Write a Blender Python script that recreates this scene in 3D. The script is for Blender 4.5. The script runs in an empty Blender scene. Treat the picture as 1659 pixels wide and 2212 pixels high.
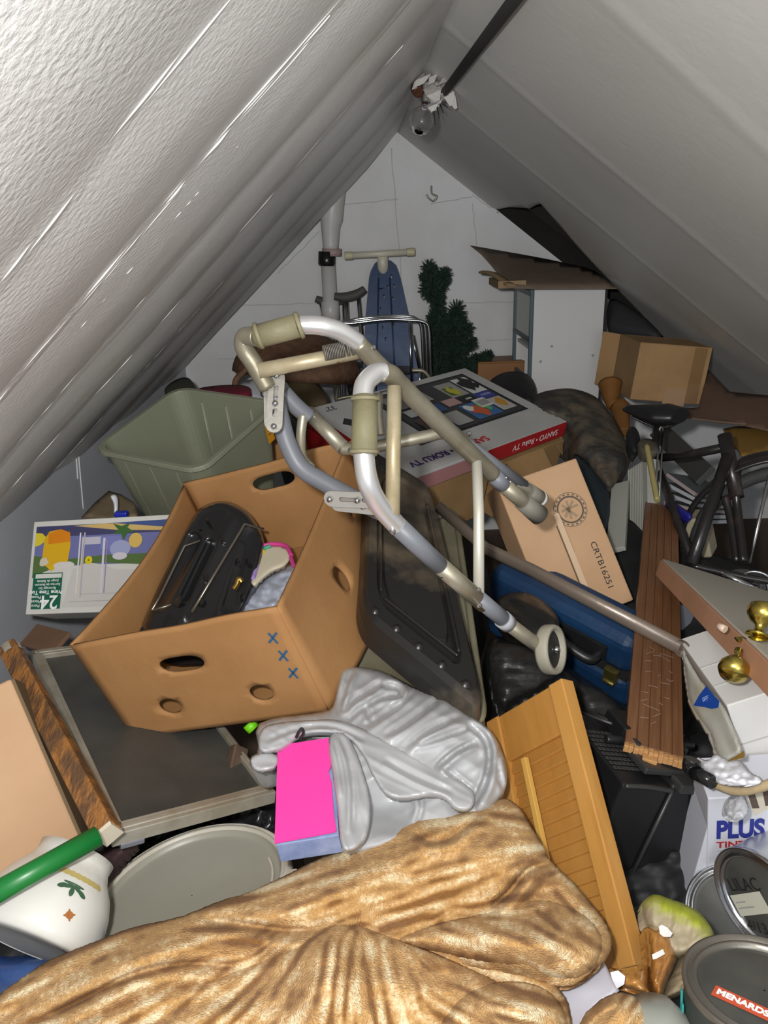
import bpy, bmesh, math, random
import numpy as np
from mathutils import Vector, Matrix, noise
from mathutils.geometry import tessellate_polygon, delaunay_2d_cdt

# ------------------------------------------------------------------ camera, world, light, exposure
SC = bpy.context.scene
COL = SC.collection
FPX, CX, CY = 1661.0, 829.5, 1106.0
CAM = np.array([0.0, 0.0, 1.75])
RC = np.array([[0.999, 0.0406, -0.0182], [-0.0313, 0.3495, -0.9364], [-0.0316, 0.936, 0.3505]])   # columns: camera right, up, back
_u, _s, _v = np.linalg.svd(RC); RC = _u @ _v
cd = bpy.data.cameras.new('camera'); cam = bpy.data.objects.new('camera', cd); COL.objects.link(cam)
cd.sensor_fit = 'VERTICAL'; cd.sensor_height = 24.0; cd.lens = 24.0 * FPX / 2212.0
cd.clip_start = 0.02; cd.clip_end = 60
m4 = Matrix.Identity(4)
for i in range(3):
    for j in range(3): m4[i][j] = RC[i][j]
    m4[i][3] = CAM[i]
cam.matrix_world = m4
SC.camera = cam
SC.view_settings.view_transform = 'Standard'
SC.view_settings.look = 'None'
SC.view_settings.gamma = 1.0
SC.view_settings.use_curve_mapping = False
SC.view_settings.exposure = 0.12
w = bpy.data.worlds.new('world'); SC.world = w; w.use_nodes = True
w.node_tree.nodes['Background'].inputs[0].default_value = (0.86, 0.93, 1.0, 1)
w.node_tree.nodes['Background'].inputs[1].default_value = 0.58
ld = bpy.data.lights.new('phone_torch', 'POINT'); ld.shadow_soft_size = 0.022; ld.energy = 42.0; ld.color = (1.0, 0.985, 0.965)
lo = bpy.data.objects.new('phone_torch', ld); COL.objects.link(lo)
fw = -RC[:, 2]
lo.location = Vector(CAM + RC @ np.array([-0.075, 0.06, 0.0]))
lo.rotation_euler = Vector(fw).to_track_quat('-Z', 'Y').to_euler()
ld.use_nodes = True
nt = ld.node_tree; em = nt.nodes['Emission']; lf = nt.nodes.new('ShaderNodeLightFalloff')
lf.inputs['Strength'].default_value = 1.0; lf.inputs['Smooth'].default_value = 0.0
nt.links.new(lf.outputs['Linear'], em.inputs['Strength'])
# added soft fill light behind the camera, no such source is known
hd = bpy.data.lights.new('rear_fill', 'AREA'); hd.shape = 'RECTANGLE'; hd.size = 0.9; hd.size_y = 0.7; hd.energy = 12.0; hd.color = (0.9, 0.95, 1.0)
ho = bpy.data.objects.new('rear_fill', hd); COL.objects.link(ho)
ho.location = (0.5, -1.0, 1.75); ho.rotation_euler = Vector((0.1, 1.0, -0.18)).to_track_quat('-Z', 'Y').to_euler()

# ------------------------------------------------------------------ geometry helpers
def ray(u, v): return RC @ np.array([(u - CX) / FPX, -(v - CY) / FPX, -1.0])
def P(u, v, d): return Vector(CAM + ray(u, v) * d)
def rodr(r):
    t = np.linalg.norm(r)
    if t < 1e-9: return np.eye(3)
    k = r / t; K = np.array([[0, -k[2], k[1]], [k[2], 0, -k[0]], [-k[1], k[0], 0]])
    return np.eye(3) + math.sin(t) * K + (1 - math.cos(t)) * K @ K
FITLOG = []
def fit(name, dims, obs, c, face=None, sd=0.07, seeds=24, spread=0.9, r0=(0, 0, 0)):
    """Pose of a real rectangular thing. obs: {(sx,sy,sz) in 0..1: (u, v[, depth])}; c: (u, v, depth) of its middle."""
    dims = np.array(dims, float)
    keys = [np.array(k, float) - 0.5 for k in obs]; vals = list(obs.values())
    c0 = np.array(P(*c)); rng = np.random.RandomState(7)
    def res(x):
        R = rodr(x[:3]); d = dims * np.exp(x[6:9]); out = []
        for k, o in zip(keys, vals):
            p = R @ (k * d) + x[3:6]; q = RC.T @ (p - CAM); z = max(-q[2], 0.05)
            out += [(CX + FPX * q[0] / z - o[0]) / 3, (CY - FPX * q[1] / z - o[1]) / 3]
            if len(o) > 2: out.append((z - o[2]) / (0.06 * o[2]))
        out += list(x[6:9] / sd)
        q = RC.T @ (x[3:6] - CAM); out.append((-q[2] - c[2]) / (0.08 * c[2]))
        return np.array(out)
    best = None
    for s in range(seeds):
        x = np.concatenate([np.array(r0, float) + (rng.randn(3) * spread if s else 0), c0, np.zeros(3)]); lam = 1e-2
        r = res(x); e = r @ r
        for it in range(60):
            J = np.empty((len(r), 9))
            for i in range(9):
                h = np.zeros(9); h[i] = 1e-5; J[:, i] = (res(x + h) - r) / 1e-5
            dx = -np.linalg.solve(J.T @ J + lam * np.eye(9), J.T @ r)
            rn = res(x + dx); en = rn @ rn
            if en < e:
                if e - en < 1e-6 * e: x, r, e = x + dx, rn, en; break
                x, r, e, lam = x + dx, rn, en, lam * 0.3
            else:
                lam *= 5
                if lam > 1e8: break
        if best is None or e < best[0] - 1e-3: best = (e, x)
    e, x = best; R = rodr(x[:3]); d = dims * np.exp(x[6:9])
    M = Matrix.Identity(4)
    o = x[3:6] - R @ (d / 2)                      # local origin at corner (0,0,0)
    for i in range(3):
        for j in range(3): M[i][j] = R[i, j]
        M[i][3] = o[i]
    print('FIT %-14s err %.1f dims %s centre %s up %s' % (name, e, np.round(d, 3), np.round(x[3:6], 2), np.round(R[:, 2], 2)))
    return M, d
def px(p):
    q = RC.T @ (np.array(p) - CAM); z = -q[2]
    return (round(CX + FPX * q[0] / z), round(CY - FPX * q[1] / z), round(z, 3))
def frame(o, xp, yp, push=0.0):
    """Matrix with its origin at o, x towards xp, z = x cross (yp-o)."""
    x = (xp - o).normalized(); z = x.cross(yp - o).normalized(); y = z.cross(x)
    M = Matrix((x, y, z)).transposed().to_4x4(); M.translation = o + z * push
    return M

# ------------------------------------------------------------------ materials
MATS = {}
def mat(name, col=(0.5, 0.5, 0.5), rough=0.6, metal=0.0, bump=0.0, bscale=60, col2=None, cscale=6, cdist=(0.4, 0.62), stretch=None,
        spec=None, detail=6, alpha=1.0, trans=0.0, vcol=None, kind='noise', sheen=0.0, uv=False, coat=0.0, spots=None):
    if name in MATS: return MATS[name]
    m = bpy.data.materials.new(name); m.use_nodes = True; MATS[name] = m
    n = m.node_tree.nodes; l = m.node_tree.links; b = n['Principled BSDF']
    b.inputs['Base Color'].default_value = (*col, 1); b.inputs['Roughness'].default_value = rough; b.inputs['Metallic'].default_value = metal
    if spec is not None: b.inputs['Specular IOR Level'].default_value = spec
    if sheen: b.inputs['Sheen Weight'].default_value = sheen; b.inputs['Sheen Roughness'].default_value = 0.4
    if coat: b.inputs['Coat Weight'].default_value = coat; b.inputs['Coat Roughness'].default_value = 0.12
    if alpha < 1: b.inputs['Alpha'].default_value = alpha
    if trans: b.inputs['Transmission Weight'].default_value = trans; b.inputs['IOR'].default_value = 1.45
    tc = n.new('ShaderNodeTexCoord'); mp = n.new('ShaderNodeMapping'); l.new(tc.outputs['UV' if uv else 'Object'], mp.inputs[0])
    if stretch: mp.inputs['Scale'].default_value = stretch
    src = None
    if vcol:
        a = n.new('ShaderNodeAttribute'); a.attribute_name = vcol; src = a.outputs['Color']
    if col2 is not None:
        t = n.new('ShaderNodeTexNoise'); t.inputs['Scale'].default_value = cscale; t.inputs['Detail'].default_value = detail; t.inputs['Roughness'].default_value = 0.62
        l.new(mp.outputs[0], t.inputs['Vector'])
        r = n.new('ShaderNodeValToRGB'); r.color_ramp.elements[0].position = cdist[0]; r.color_ramp.elements[1].position = cdist[1]
        r.color_ramp.elements[0].color = (*col, 1); r.color_ramp.elements[1].color = (*col2, 1)
        l.new(t.outputs['Fac'], r.inputs[0])
        if src is None: src = r.outputs[0]
        else:
            mx = n.new('ShaderNodeMixRGB'); mx.blend_type = 'MULTIPLY'; mx.inputs[0].default_value = 1
            l.new(src, mx.inputs[1]); l.new(r.outputs[0], mx.inputs[2]); src = mx.outputs[0]
    if spots:
        sc, thr, scol = spots
        t = n.new('ShaderNodeTexNoise'); t.inputs['Scale'].default_value = sc; t.inputs['Detail'].default_value = 3
        l.new(tc.outputs['Object'], t.inputs['Vector'])
        r = n.new('ShaderNodeValToRGB'); r.color_ramp.elements[0].position = thr; r.color_ramp.elements[1].position = thr + 0.03
        r.color_ramp.elements[0].color = (0, 0, 0, 1); r.color_ramp.elements[1].color = (1, 1, 1, 1); l.new(t.outputs['Fac'], r.inputs[0])
        mx = n.new('ShaderNodeMixRGB'); l.new(r.outputs[0], mx.inputs[0]); mx.inputs[2].default_value = (*scol, 1)
        if src is None: mx.inputs[1].default_value = (*col, 1)
        else: l.new(src, mx.inputs[1])
        src = mx.outputs[0]
    if src is not None: l.new(src, b.inputs['Base Color'])
    if bump:
        t = n.new('ShaderNodeTexNoise'); t.inputs['Scale'].default_value = bscale; t.inputs['Detail'].default_value = 5
        l.new(mp.outputs[0] if stretch else tc.outputs['Object'], t.inputs['Vector'])
        bp = n.new('ShaderNodeBump'); bp.inputs['Strength'].default_value = min(1, bump); bp.inputs['Distance'].default_value = 0.01
        l.new(t.outputs['Fac'], bp.inputs['Height']); l.new(bp.outputs[0], b.inputs['Normal'])
    return m

# ------------------------------------------------------------------ mesh builder
class MB:
    def __init__(s): s.v = []; s.f = []; s.mi = []; s.fc = []; s.sm = []
    def add(s, vs, fs, mi=0, col=(1, 1, 1), smooth=False):
        b = len(s.v); s.v += [Vector(v) for v in vs]
        for f in fs: s.f.append([b + i for i in f]); s.mi.append(mi); s.fc.append(col); s.sm.append(smooth)
        return s
    def box(s, c, d, M=None, mi=0, col=(1, 1, 1), taper=1.0):
        x, y, z = d[0] / 2, d[1] / 2, d[2] / 2; c = Vector(c); vs = []
        for k in (-1, 1):
            t = 1.0 if k < 0 else taper
            for a, b in ((-1, -1), (1, -1), (1, 1), (-1, 1)): vs.append(c + Vector((a * x * t, b * y * t, k * z)))
        if M is not None: vs = [M @ v for v in vs]
        return s.add(vs, [(3, 2, 1, 0), (4, 5, 6, 7), (0, 1, 5, 4), (1, 2, 6, 5), (2, 3, 7, 6), (3, 0, 4, 7)], mi, col)
    def tube(s, pts, r, n=14, mi=0, smooth_path=True, cap=True, res=6, closed=False, sq=(1, 1)):
        pts = [Vector(p) for p in pts]
        rr = r if isinstance(r, (list, tuple)) else [r] * len(pts)
        if smooth_path and len(pts) > 2:
            q = []; qr = []; N = len(pts)
            for i in range(N if closed else N - 1):
                g = (lambda k: pts[k % N]) if closed else (lambda k: pts[max(0, min(N - 1, k))])
                p0, p1, p2, p3 = g(i - 1), g(i), g(i + 1), g(i + 2)
                for k in range(res):
                    t = k / res
                    q.append(0.5 * ((2 * p1) + (p2 - p0) * t + (2 * p0 - 5 * p1 + 4 * p2 - p3) * t * t + (3 * p1 - p0 - 3 * p2 + p3) * t ** 3))
                    qr.append(rr[i % N] * (1 - t) + rr[(i + 1) % N] * t)
            if not closed: q.append(pts[-1]); qr.append(rr[-1])
            pts, rr = q, qr
        N = len(pts); T = []
        for i in range(N):
            a = pts[(i - 1) % N] if closed or i > 0 else pts[0]; b = pts[(i + 1) % N] if closed or i < N - 1 else pts[-1]
            t = (b - a); T.append(t.normalized() if t.length > 1e-9 else Vector((0, 0, 1)))
        up = Vector((0, 0, 1)) if abs(T[0].z) < 0.9 else Vector((1, 0, 0))
        nrm = (up - T[0] * up.dot(T[0])).normalized(); vs = []
        for i in range(N):
            nrm = (nrm - T[i] * nrm.dot(T[i])).normalized(); bi = T[i].cross(nrm)
            for k in range(n):
                a = 2 * math.pi * k / n; vs.append(pts[i] + (nrm * math.cos(a) * sq[0] + bi * math.sin(a) * sq[1]) * rr[i])
        fs = []
        for i in range(N if closed else N - 1):
            j = (i + 1) % N
            for k in range(n): fs.append((i * n + k, i * n + (k + 1) % n, j * n + (k + 1) % n, j * n + k))
        s.add(vs, fs, mi, smooth=True)
        if cap and not closed:
            b = len(s.v) - len(vs)
            s.f += [[b + k for k in range(n)][::-1], [b + (N - 1) * n + k for k in range(n)]]; s.mi += [mi] * 2; s.fc += [(1, 1, 1)] * 2; s.sm += [False] * 2
        return s
    def lathe(s, prof, M=None, n=48, mi=0, smooth=True):
        vs = []; M = M or Matrix.Identity(4)
        for r, z in prof:
            for k in range(n):
                a = 2 * math.pi * k / n; vs.append(M @ Vector((r * math.cos(a), r * math.sin(a), z)))
        fs = []
        for i in range(len(prof) - 1):
            for k in range(n): fs.append((i * n + k, i * n + (k + 1) % n, (i + 1) * n + (k + 1) % n, (i + 1) * n + k))
        return s.add(vs, fs, mi, smooth=smooth)
    def poly(s, pts, mi=0, col=(1, 1, 1)): return s.add(pts, [list(range(len(pts)))], mi, col)
    def holed(s, outer, holes, fn, mi=0, col=(1, 1, 1)):
        loops = [[Vector((p[0], p[1], 0)) for p in l] for l in [outer] + holes]
        flat = [p for l in loops for p in l]
        return s.add([fn(p.x, p.y) for p in flat], [list(t) for t in tessellate_polygon(loops)], mi, col)
def tagit(o, label=None, cat=None, group=None, kind=None):
    if label: o['label'] = label
    if cat: o['category'] = cat
    if group: o['group'] = group
    if kind: o['kind'] = kind
    return o
def obj(name, mb, mats, parent=None, world=False, bev=0, bseg=2, solid=0, soff=-1, sub=0, label=None, kind=None, ang=None, disp=None, wn=False):
    me = bpy.data.meshes.new(name)
    vs = mb.v
    if world and parent is not None:
        p = parent; chain = Matrix.Identity(4)
        while p is not None: chain = p.matrix_basis @ chain; p = p.parent
        inv = chain.inverted(); vs = [inv @ v for v in vs]
    me.from_pydata([tuple(v) for v in vs], [], mb.f)
    if not isinstance(mats, (list, tuple)): mats = [mats]
    for m in mats: me.materials.append(m)
    for i, p in enumerate(me.polygons): p.material_index = mb.mi[i]; p.use_smooth = mb.sm[i]
    if any(c != (1, 1, 1) for c in mb.fc):
        a = me.color_attributes.new('Col', 'FLOAT_COLOR', 'CORNER')
        for i, p in enumerate(me.polygons):
            for li in p.loop_indices: a.data[li].color = (*mb.fc[i], 1)
    bm = bmesh.new(); bm.from_mesh(me); bmesh.ops.recalc_face_normals(bm, faces=bm.faces); bm.to_mesh(me); bm.free()
    o = bpy.data.objects.new(name, me); COL.objects.link(o)
    if parent is not None: o.parent = parent
    if solid: md = o.modifiers.new('s', 'SOLIDIFY'); md.thickness = solid; md.offset = soff
    if bev:
        md = o.modifiers.new('b', 'BEVEL'); md.width = bev; md.segments = bseg; md.limit_method = 'ANGLE'; md.angle_limit = math.radians(35)
        if wn: md.harden_normals = False
    if sub: md = o.modifiers.new('u', 'SUBSURF'); md.levels = sub; md.render_levels = sub
    if label: o['label'] = label
    if kind: o['kind'] = kind
    return o
def thing(name, label, cat, M=None, loc=None, group=None):
    o = bpy.data.objects.new(name, None); COL.objects.link(o); o.empty_display_size = 0.05
    if M is not None: o.matrix_basis = M
    if loc is not None: o.location = loc; o.matrix_basis = Matrix.Translation(Vector(loc))
    return tagit(o, label, cat, group)
PRINT = mat('print_ink', (1, 1, 1), 0.45, vcol='Col')
def decal(name, parent, F, items, mats=None, step=0.0003, base=0.0006, label=None, solid=False):
    """Flat printed shapes on a face. F: matrix (x,y on the face, z outwards)."""
    mb = MB()
    for k, (pts, col) in enumerate(items):
        z = base + step * k
        mb.poly([F @ Vector((x, y, z)) for x, y in pts], 0, tuple(c * 0.9999 for c in col))
    return obj(name, mb, mats or PRINT, parent, label=label)
def rect(x0, y0, x1, y1): return [(x0, y0), (x1, y0), (x1, y1), (x0, y1)]
def ell(x, y, rx, ry, n=20, a0=0, w=0.0, seed=0):
    rng = random.Random(seed)
    return [(x + rx * math.cos(a) * (1 + w * rng.uniform(-1, 1)), y + ry * math.sin(a) * (1 + w * rng.uniform(-1, 1))) for a in [a0 + 2 * math.pi * k / n for k in range(n)]]
def text(s, size, m, parent, F, name='lettering', align='CENTER', ext=0.0002, squash=1.0, bold=0.0, world=False):
    c = bpy.data.curves.new(name, 'FONT'); c.body = s; c.size = size; c.extrude = ext; c.align_x = align; c.align_y = 'CENTER'; c.offset = bold
    t = bpy.data.objects.new('t', c); COL.objects.link(t)
    dg = bpy.context.evaluated_depsgraph_get(); me = bpy.data.meshes.new_from_object(t.evaluated_get(dg))
    bpy.data.objects.remove(t); bpy.data.curves.remove(c)
    me.transform(F @ Matrix.Diagonal((squash, 1, 1, 1))); me.name = name; me.materials.clear(); me.materials.append(m)
    o = bpy.data.objects.new(name, me); COL.objects.link(o); o.parent = parent
    return o
def T(x, y, z): return Matrix.Translation((x, y, z))
def R(ax, deg): return Matrix.Rotation(math.radians(deg), 4, ax)
# faces of a fitted box as frames (x right, y up on the face as read from outside)
def Ftop(d): return T(0, 0, d[2])
def Ffront(d): return Matrix(((1, 0, 0, 0), (0, 0, -1, 0), (0, 1, 0, 0), (0, 0, 0, 1)))
def Fright(d): return Matrix(((0, 0, 1, d[0]), (1, 0, 0, 0), (0, 1, 0, 0), (0, 0, 0, 1)))
def Fleft(d): return Matrix(((0, 0, -1, 0), (-1, 0, 0, d[1]), (0, 1, 0, 0), (0, 0, 0, 1)))

def pip(poly, x, y):
    px_, py_ = poly[:, 0], poly[:, 1]; qx, qy = np.roll(px_, -1), np.roll(py_, -1)
    c = ((py_[None] > y[:, None]) != (qy[None] > y[:, None])) & (x[:, None] < (qx - px_)[None] * (y[:, None] - py_[None]) / ((qy - py_)[None] + 1e-12) + px_[None])
    return c.sum(1) % 2 == 1
def segdist(pl, x, y, closed=True):
    """distance to a polyline, plus side (+ = right of travel as seen on the photo) and arc parameter"""
    a = pl; b = np.roll(pl, -1, 0)
    if not closed: a, b = pl[:-1], pl[1:]
    L = np.hypot(*(b - a).T); acc = np.concatenate([[0], np.cumsum(L)])
    best = np.full(len(x), 1e9); side = np.zeros(len(x)); par = np.zeros(len(x))
    for i in range(len(a)):
        d = b[i] - a[i]; t = np.clip(((x - a[i, 0]) * d[0] + (y - a[i, 1]) * d[1]) / (L[i] ** 2 + 1e-12), 0, 1)
        ex, ey = x - a[i, 0] - t * d[0], y - a[i, 1] - t * d[1]; dist = np.hypot(ex, ey)
        s = np.sign(d[0] * (y - a[i, 1]) - d[1] * (x - a[i, 0])); k = dist < best - 1e-9
        best = np.where(k, dist, best); side = np.where(k, s, side); par = np.where(k, acc[i] + t * L[i], par)
    return best, side, par, acc[-1]
def smooth_poly(pts, it=2, closed=True):
    p = np.array(pts, float)
    for _ in range(it):
        q = np.roll(p, -1, 0)
        if closed: p = np.stack([p * 0.75 + q * 0.25, p * 0.25 + q * 0.75], 1).reshape(-1, 2)
        else:
            a, b = p[:-1], p[1:]
            m = np.stack([a * 0.75 + b * 0.25, a * 0.25 + b * 0.75], 1).reshape(-1, 2); p = np.vstack([p[:1], m[1:-1], p[-1:]])
    return p
def soft(name, outline, depth, mats, step=8, rnd=25, rdep=0.03, thick=0.06, back=(0, 0.5, -0.85), parent=None, it=2, uvfn=None, colfn=None, wob=0.0):
    """A soft lump or sheet lying on the pile: an outline whose surface is given by its real distance, rounded at the rim, with a real underside."""
    pl = smooth_poly(outline, it)
    L = np.hypot(*(np.roll(pl, -1, 0) - pl).T); out = []
    for i in range(len(pl)):
        n = max(1, int(round(L[i] / step))); a, b = pl[i], pl[(i + 1) % len(pl)]
        for k in range(n): out.append(a + (b - a) * k / n)
    rng = np.random.RandomState(3)
    E = np.array(out)
    if wob: E = E + rng.randn(*E.shape) * wob
    nE = len(E)
    x0, y0 = E.min(0); x1, y1 = E.max(0)
    gx, gy = np.meshgrid(np.arange(x0, x1, step), np.arange(y0, y1, step)); gx = gx + (np.arange(gx.shape[0]) % 2)[:, None] * step / 2
    gx, gy = gx.ravel(), gy.ravel(); k = pip(E, gx, gy); gx, gy = gx[k], gy[k]
    dd = segdist(E, gx, gy)[0]; k = dd > step * 0.55; gx, gy, dd = gx[k], gy[k], dd[k]
    pts = np.vstack([E, np.stack([gx, gy], 1)]); ed = np.concatenate([np.zeros(nE), dd])
    r = delaunay_2d_cdt([Vector(p) for p in pts], [], [list(range(nE))], 1, 1e-5)
    vs, fs = r[0], r[2]
    q = np.array([tuple(v) for v in vs])
    if len(q) != len(pts): ed = segdist(E, q[:, 0], q[:, 1])[0]; ed[ed < 1e-3] = 0
    D = depth(q[:, 0], q[:, 1]); t = np.clip(1 - ed / rnd, 0, 1)
    D = D + rdep * (1 - np.sqrt(np.maximum(0, 1 - t * t)))
    top = [P(q[i, 0], q[i, 1], D[i]) for i in range(len(q))]
    bk = Vector(back).normalized() * thick; prof = np.sqrt(np.maximum(0, 1 - t * t)) * 0.85 + 0.15
    n = len(top); bot = [top[i] + bk * float(prof[i]) for i in range(n)]
    cnt = {}
    for f in fs:
        for i in range(len(f)):
            a, b = f[i], f[(i + 1) % len(f)]; cnt[(a, b)] = 1
    faces = [list(f) for f in fs] + [[n + i for i in f][::-1] for f in fs]
    for (a, b) in cnt:
        if (b, a) not in cnt: faces.append([b, a, n + a, n + b])
    me = bpy.data.meshes.new(name); me.from_pydata([tuple(v) for v in top + bot], [], faces)
    if not isinstance(mats, (list, tuple)): mats = [mats]
    for m in mats: me.materials.append(m)
    me.polygons.foreach_set('use_smooth', [True] * len(me.polygons))
    Q = np.vstack([q, q])
    if uvfn is not None:
        U = uvfn(Q[:, 0], Q[:, 1]); uvl = me.uv_layers.new(name='cloth')
        li = np.empty(len(me.loops), int); me.loops.foreach_get('vertex_index', li); uvl.data.foreach_set('uv', U[li].ravel())
    if colfn is not None:
        Cc = colfn(Q[:, 0], Q[:, 1]); a = me.color_attributes.new('Col', 'FLOAT_COLOR', 'POINT'); a.data.foreach_set('color', np.hstack([Cc, np.ones((len(Cc), 1))]).ravel())
    bm = bmesh.new(); bm.from_mesh(me); bmesh.ops.recalc_face_normals(bm, faces=bm.faces); bm.to_mesh(me); bm.free()
    o = bpy.data.objects.new(name, me); COL.objects.link(o)
    if parent is not None:
        me.transform(parent.matrix_basis.inverted()); o.parent = parent
    return o
def plane_depth(pts):
    """depth over the picture of the plane through three or more (u, v, depth) points"""
    a = np.array([[u, v, 1] for u, v, d in pts]); b = np.array([1 / d for u, v, d in pts]); c = np.linalg.lstsq(a, b, rcond=None)[0]
    return lambda x, y: 1.0 / np.maximum(c[0] * x + c[1] * y + c[2], 0.05)
def folds(x, y, creases):
    """creases: (polyline, height, near width, far width); the cloth on the right of the line overlaps the cloth on its left"""
    z = np.zeros(len(x))
    for pl, h, wn, wf in creases:
        p = smooth_poly(pl, 2, False); d, s, t, L = segdist(p, x, y, False); u = t / L
        f = np.sqrt(np.clip(np.minimum(u, 1 - u) * 5, 0, 1)) if len(pl) > 1 else 1
        z += (h * 0.55 * np.exp(-(d / 7.0) ** 2) - np.where(s > 0, h * 0.75 * np.exp(-((d - wn * .5) / (wn * .38)) ** 2), h * 0.25 * np.exp(-((d - wf * .8) / (wf * .5)) ** 2))) * f
    return z
def fnoise(x, y, sx, sy, amp, seed=0, ang=0.0, ridged=False):
    ca, sa = math.cos(ang), math.sin(ang); X = (x * ca + y * sa) / sx; Y = (-x * sa + y * ca) / sy
    o = np.array([noise.noise((float(a), float(b), seed * 7.3)) for a, b in zip(X, Y)])
    if ridged: o = 1 - 2 * np.abs(o)
    return amp * o

def quad(name, pts, z=1):
    """pose of a board from its corner (u,v,depth), the end of its long edge and a point on its width side"""
    A, B_, C_ = P(*pts[0]), P(*pts[1]), P(*pts[2])
    return frame(A, B_, C_), (B_ - A).length
# ------------------------------------------------------------------ shared materials
M_card = mat('cardboard', (0.325, 0.16, 0.054), 0.75, bump=0.05, bscale=90, col2=(0.37, 0.187, 0.068), cscale=5)
M_card2 = mat('cardboard_pale', (0.45, 0.275, 0.15), 0.75, bump=0.05, bscale=90, col2=(0.49, 0.31, 0.175), cscale=4)
M_card3 = mat('cardboard_old', (0.30, 0.18, 0.075), 0.75, bump=0.05, bscale=90, col2=(0.36, 0.215, 0.095), cscale=6)
M_kraft = mat('cardboard_brown', (0.16, 0.085, 0.045), 0.8, bump=0.05, col2=(0.20, 0.11, 0.06), cscale=6)
M_black = mat('black_plastic', (0.012, 0.012, 0.013), 0.38, bump=0.03, bscale=40)
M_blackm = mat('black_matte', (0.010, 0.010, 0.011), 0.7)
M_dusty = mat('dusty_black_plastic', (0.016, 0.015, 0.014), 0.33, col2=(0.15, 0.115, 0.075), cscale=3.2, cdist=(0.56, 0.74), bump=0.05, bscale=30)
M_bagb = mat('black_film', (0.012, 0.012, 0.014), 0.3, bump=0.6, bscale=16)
M_chrome = mat('chrome', (0.62, 0.63, 0.65), 0.18, 1.0)
M_alu = mat('aluminium', (0.40, 0.37, 0.29), 0.42, 0.6, col2=(0.29, 0.26, 0.185), cscale=9, bump=0.04)
M_aluw = mat('polished_aluminium', (0.86, 0.86, 0.86), 0.32, 0.75)
M_cream = mat('cream_enamel', (0.50, 0.44, 0.30), 0.42, 0.25, col2=(0.36, 0.29, 0.17), cscale=10, bump=0.04, spots=(22, 0.70, (0.22, 0.12, 0.04)))
M_olive = mat('grip_foam', (0.19, 0.175, 0.095), 0.6, bump=0.12, bscale=90, col2=(0.235, 0.21, 0.125), cscale=12)
M_hose = mat('grey_vinyl_tube', (0.155, 0.165, 0.185), 0.45)
M_greyrub = mat('grey_rubber', (0.17, 0.16, 0.13), 0.6, bump=0.05)
M_brass = mat('brass', (0.55, 0.43, 0.10), 0.22, 1.0, bump=0.08, bscale=20)
M_white = mat('white_paint', (0.62, 0.62, 0.61), 0.5, bump=0.03)
M_paper = mat('white_paper', (0.68, 0.69, 0.74), 0.65, bump=0.1, bscale=15)
M_ink = mat('black_ink', (0.02, 0.02, 0.02), 0.6)
M_redk = mat('red_ink', (0.42, 0.02, 0.02), 0.5)
M_wink = mat('white_ink', (0.80, 0.80, 0.78), 0.5)
M_bluek = mat('navy_ink', (0.02, 0.03, 0.22), 0.5)
# ------------------------------------------------------------------ the attic shell
M_ceilL = mat('ceiling_paint_rough', (0.80, 0.79, 0.77), 0.36, bump=0.16, bscale=150, col2=(0.75, 0.70, 0.58), cscale=1.4, cdist=(0.60, 0.80), spec=0.45)
M_ceilR = mat('ceiling_paint', (0.70, 0.695, 0.67), 0.55, bump=0.06, bscale=40, col2=(0.63, 0.625, 0.59), cscale=1.2, cdist=(0.35, 0.7))
M_block = mat('painted_block', (0.62, 0.62, 0.63), 0.6, bump=0.12, bscale=22, col2=(0.56, 0.56, 0.555), cscale=2.5, spots=(16, 0.745, (0.10, 0.08, 0.06)))
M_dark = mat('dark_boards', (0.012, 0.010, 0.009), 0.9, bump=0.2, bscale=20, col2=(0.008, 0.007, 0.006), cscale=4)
M_floor = mat('floor_boards', (0.10, 0.07, 0.045), 0.8, bump=0.2)
RX, RZ, LX, LZ, GX, GZ, YB, Y0 = 0.215, 2.187, -0.988, 1.06, 1.666, 1.082, 4.3, -1.8
def struct(name, mb, m, **k):
    o = obj(name, mb, m, **k); o['kind'] = 'structure'; return o
# left slope: sheets sag a little between the rafters, so every seam is a shallow valley or ridge
sdir = Vector((LX - RX, 0, LZ - RZ)); slen = sdir.length; sdir.normalize(); snrm = Vector((sdir.z, 0, -sdir.x)).normalized()
if snrm.x < 0: snrm = -snrm
SEAMS = [-0.6, 0.02, 0.33, 0.63, 0.93, 1.32, 1.69, 2.30, 2.9, 3.6]
def lprof(s, y):
    h = 0.0
    ks = [q for q in SEAMS if q <= y]; a = ks[-1] if ks else -1.8
    ks2 = [q for q in SEAMS if q > y]; b = ks2[0] if ks2 else YB
    t = (y - a) / (b - a); h += 0.010 * math.sin(math.pi * t) * (b - a) / 0.5
    dmin = min(abs(y - q) for q in SEAMS); h += 0.0035 * math.exp(-(dmin / 0.007) ** 2) * (0.6 + 0.9 * noise.noise((s * 3, y, 0)))
    h += 0.008 * noise.noise((s * 1.6, y * 1.6, 3.0)) + 0.0008 * noise.noise((s * 14, y * 14, 1.0))
    return h * min(1, (YB - y) / 0.1 + 0.2) * min(1, s / 0.25 + 0.03)
mb = MB(); NS, NY = 110, 420; vs = []
ys = [Y0 + (YB - Y0) * (k / NY) for k in range(NY + 1)]
for y in ys:
    for i in range(NS + 1):
        s = slen * i / NS * 1.012; p = Vector((RX, y, RZ)) + sdir * s + snrm * (lprof(s, y) - 0.01); vs.append(p)
mb.add(vs, [(j * (NS + 1) + i, j * (NS + 1) + i + 1, (j + 1) * (NS + 1) + i + 1, (j + 1) * (NS + 1) + i) for j in range(NY) for i in range(NS)], smooth=True)
cl = struct('ceiling', mb, M_ceilL, solid=0.03, soff=0)
tagit(cl, 'left sloping ceiling of rough painted sheets with seams')
mb = MB(); rs_ = random.Random(2)
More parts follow.
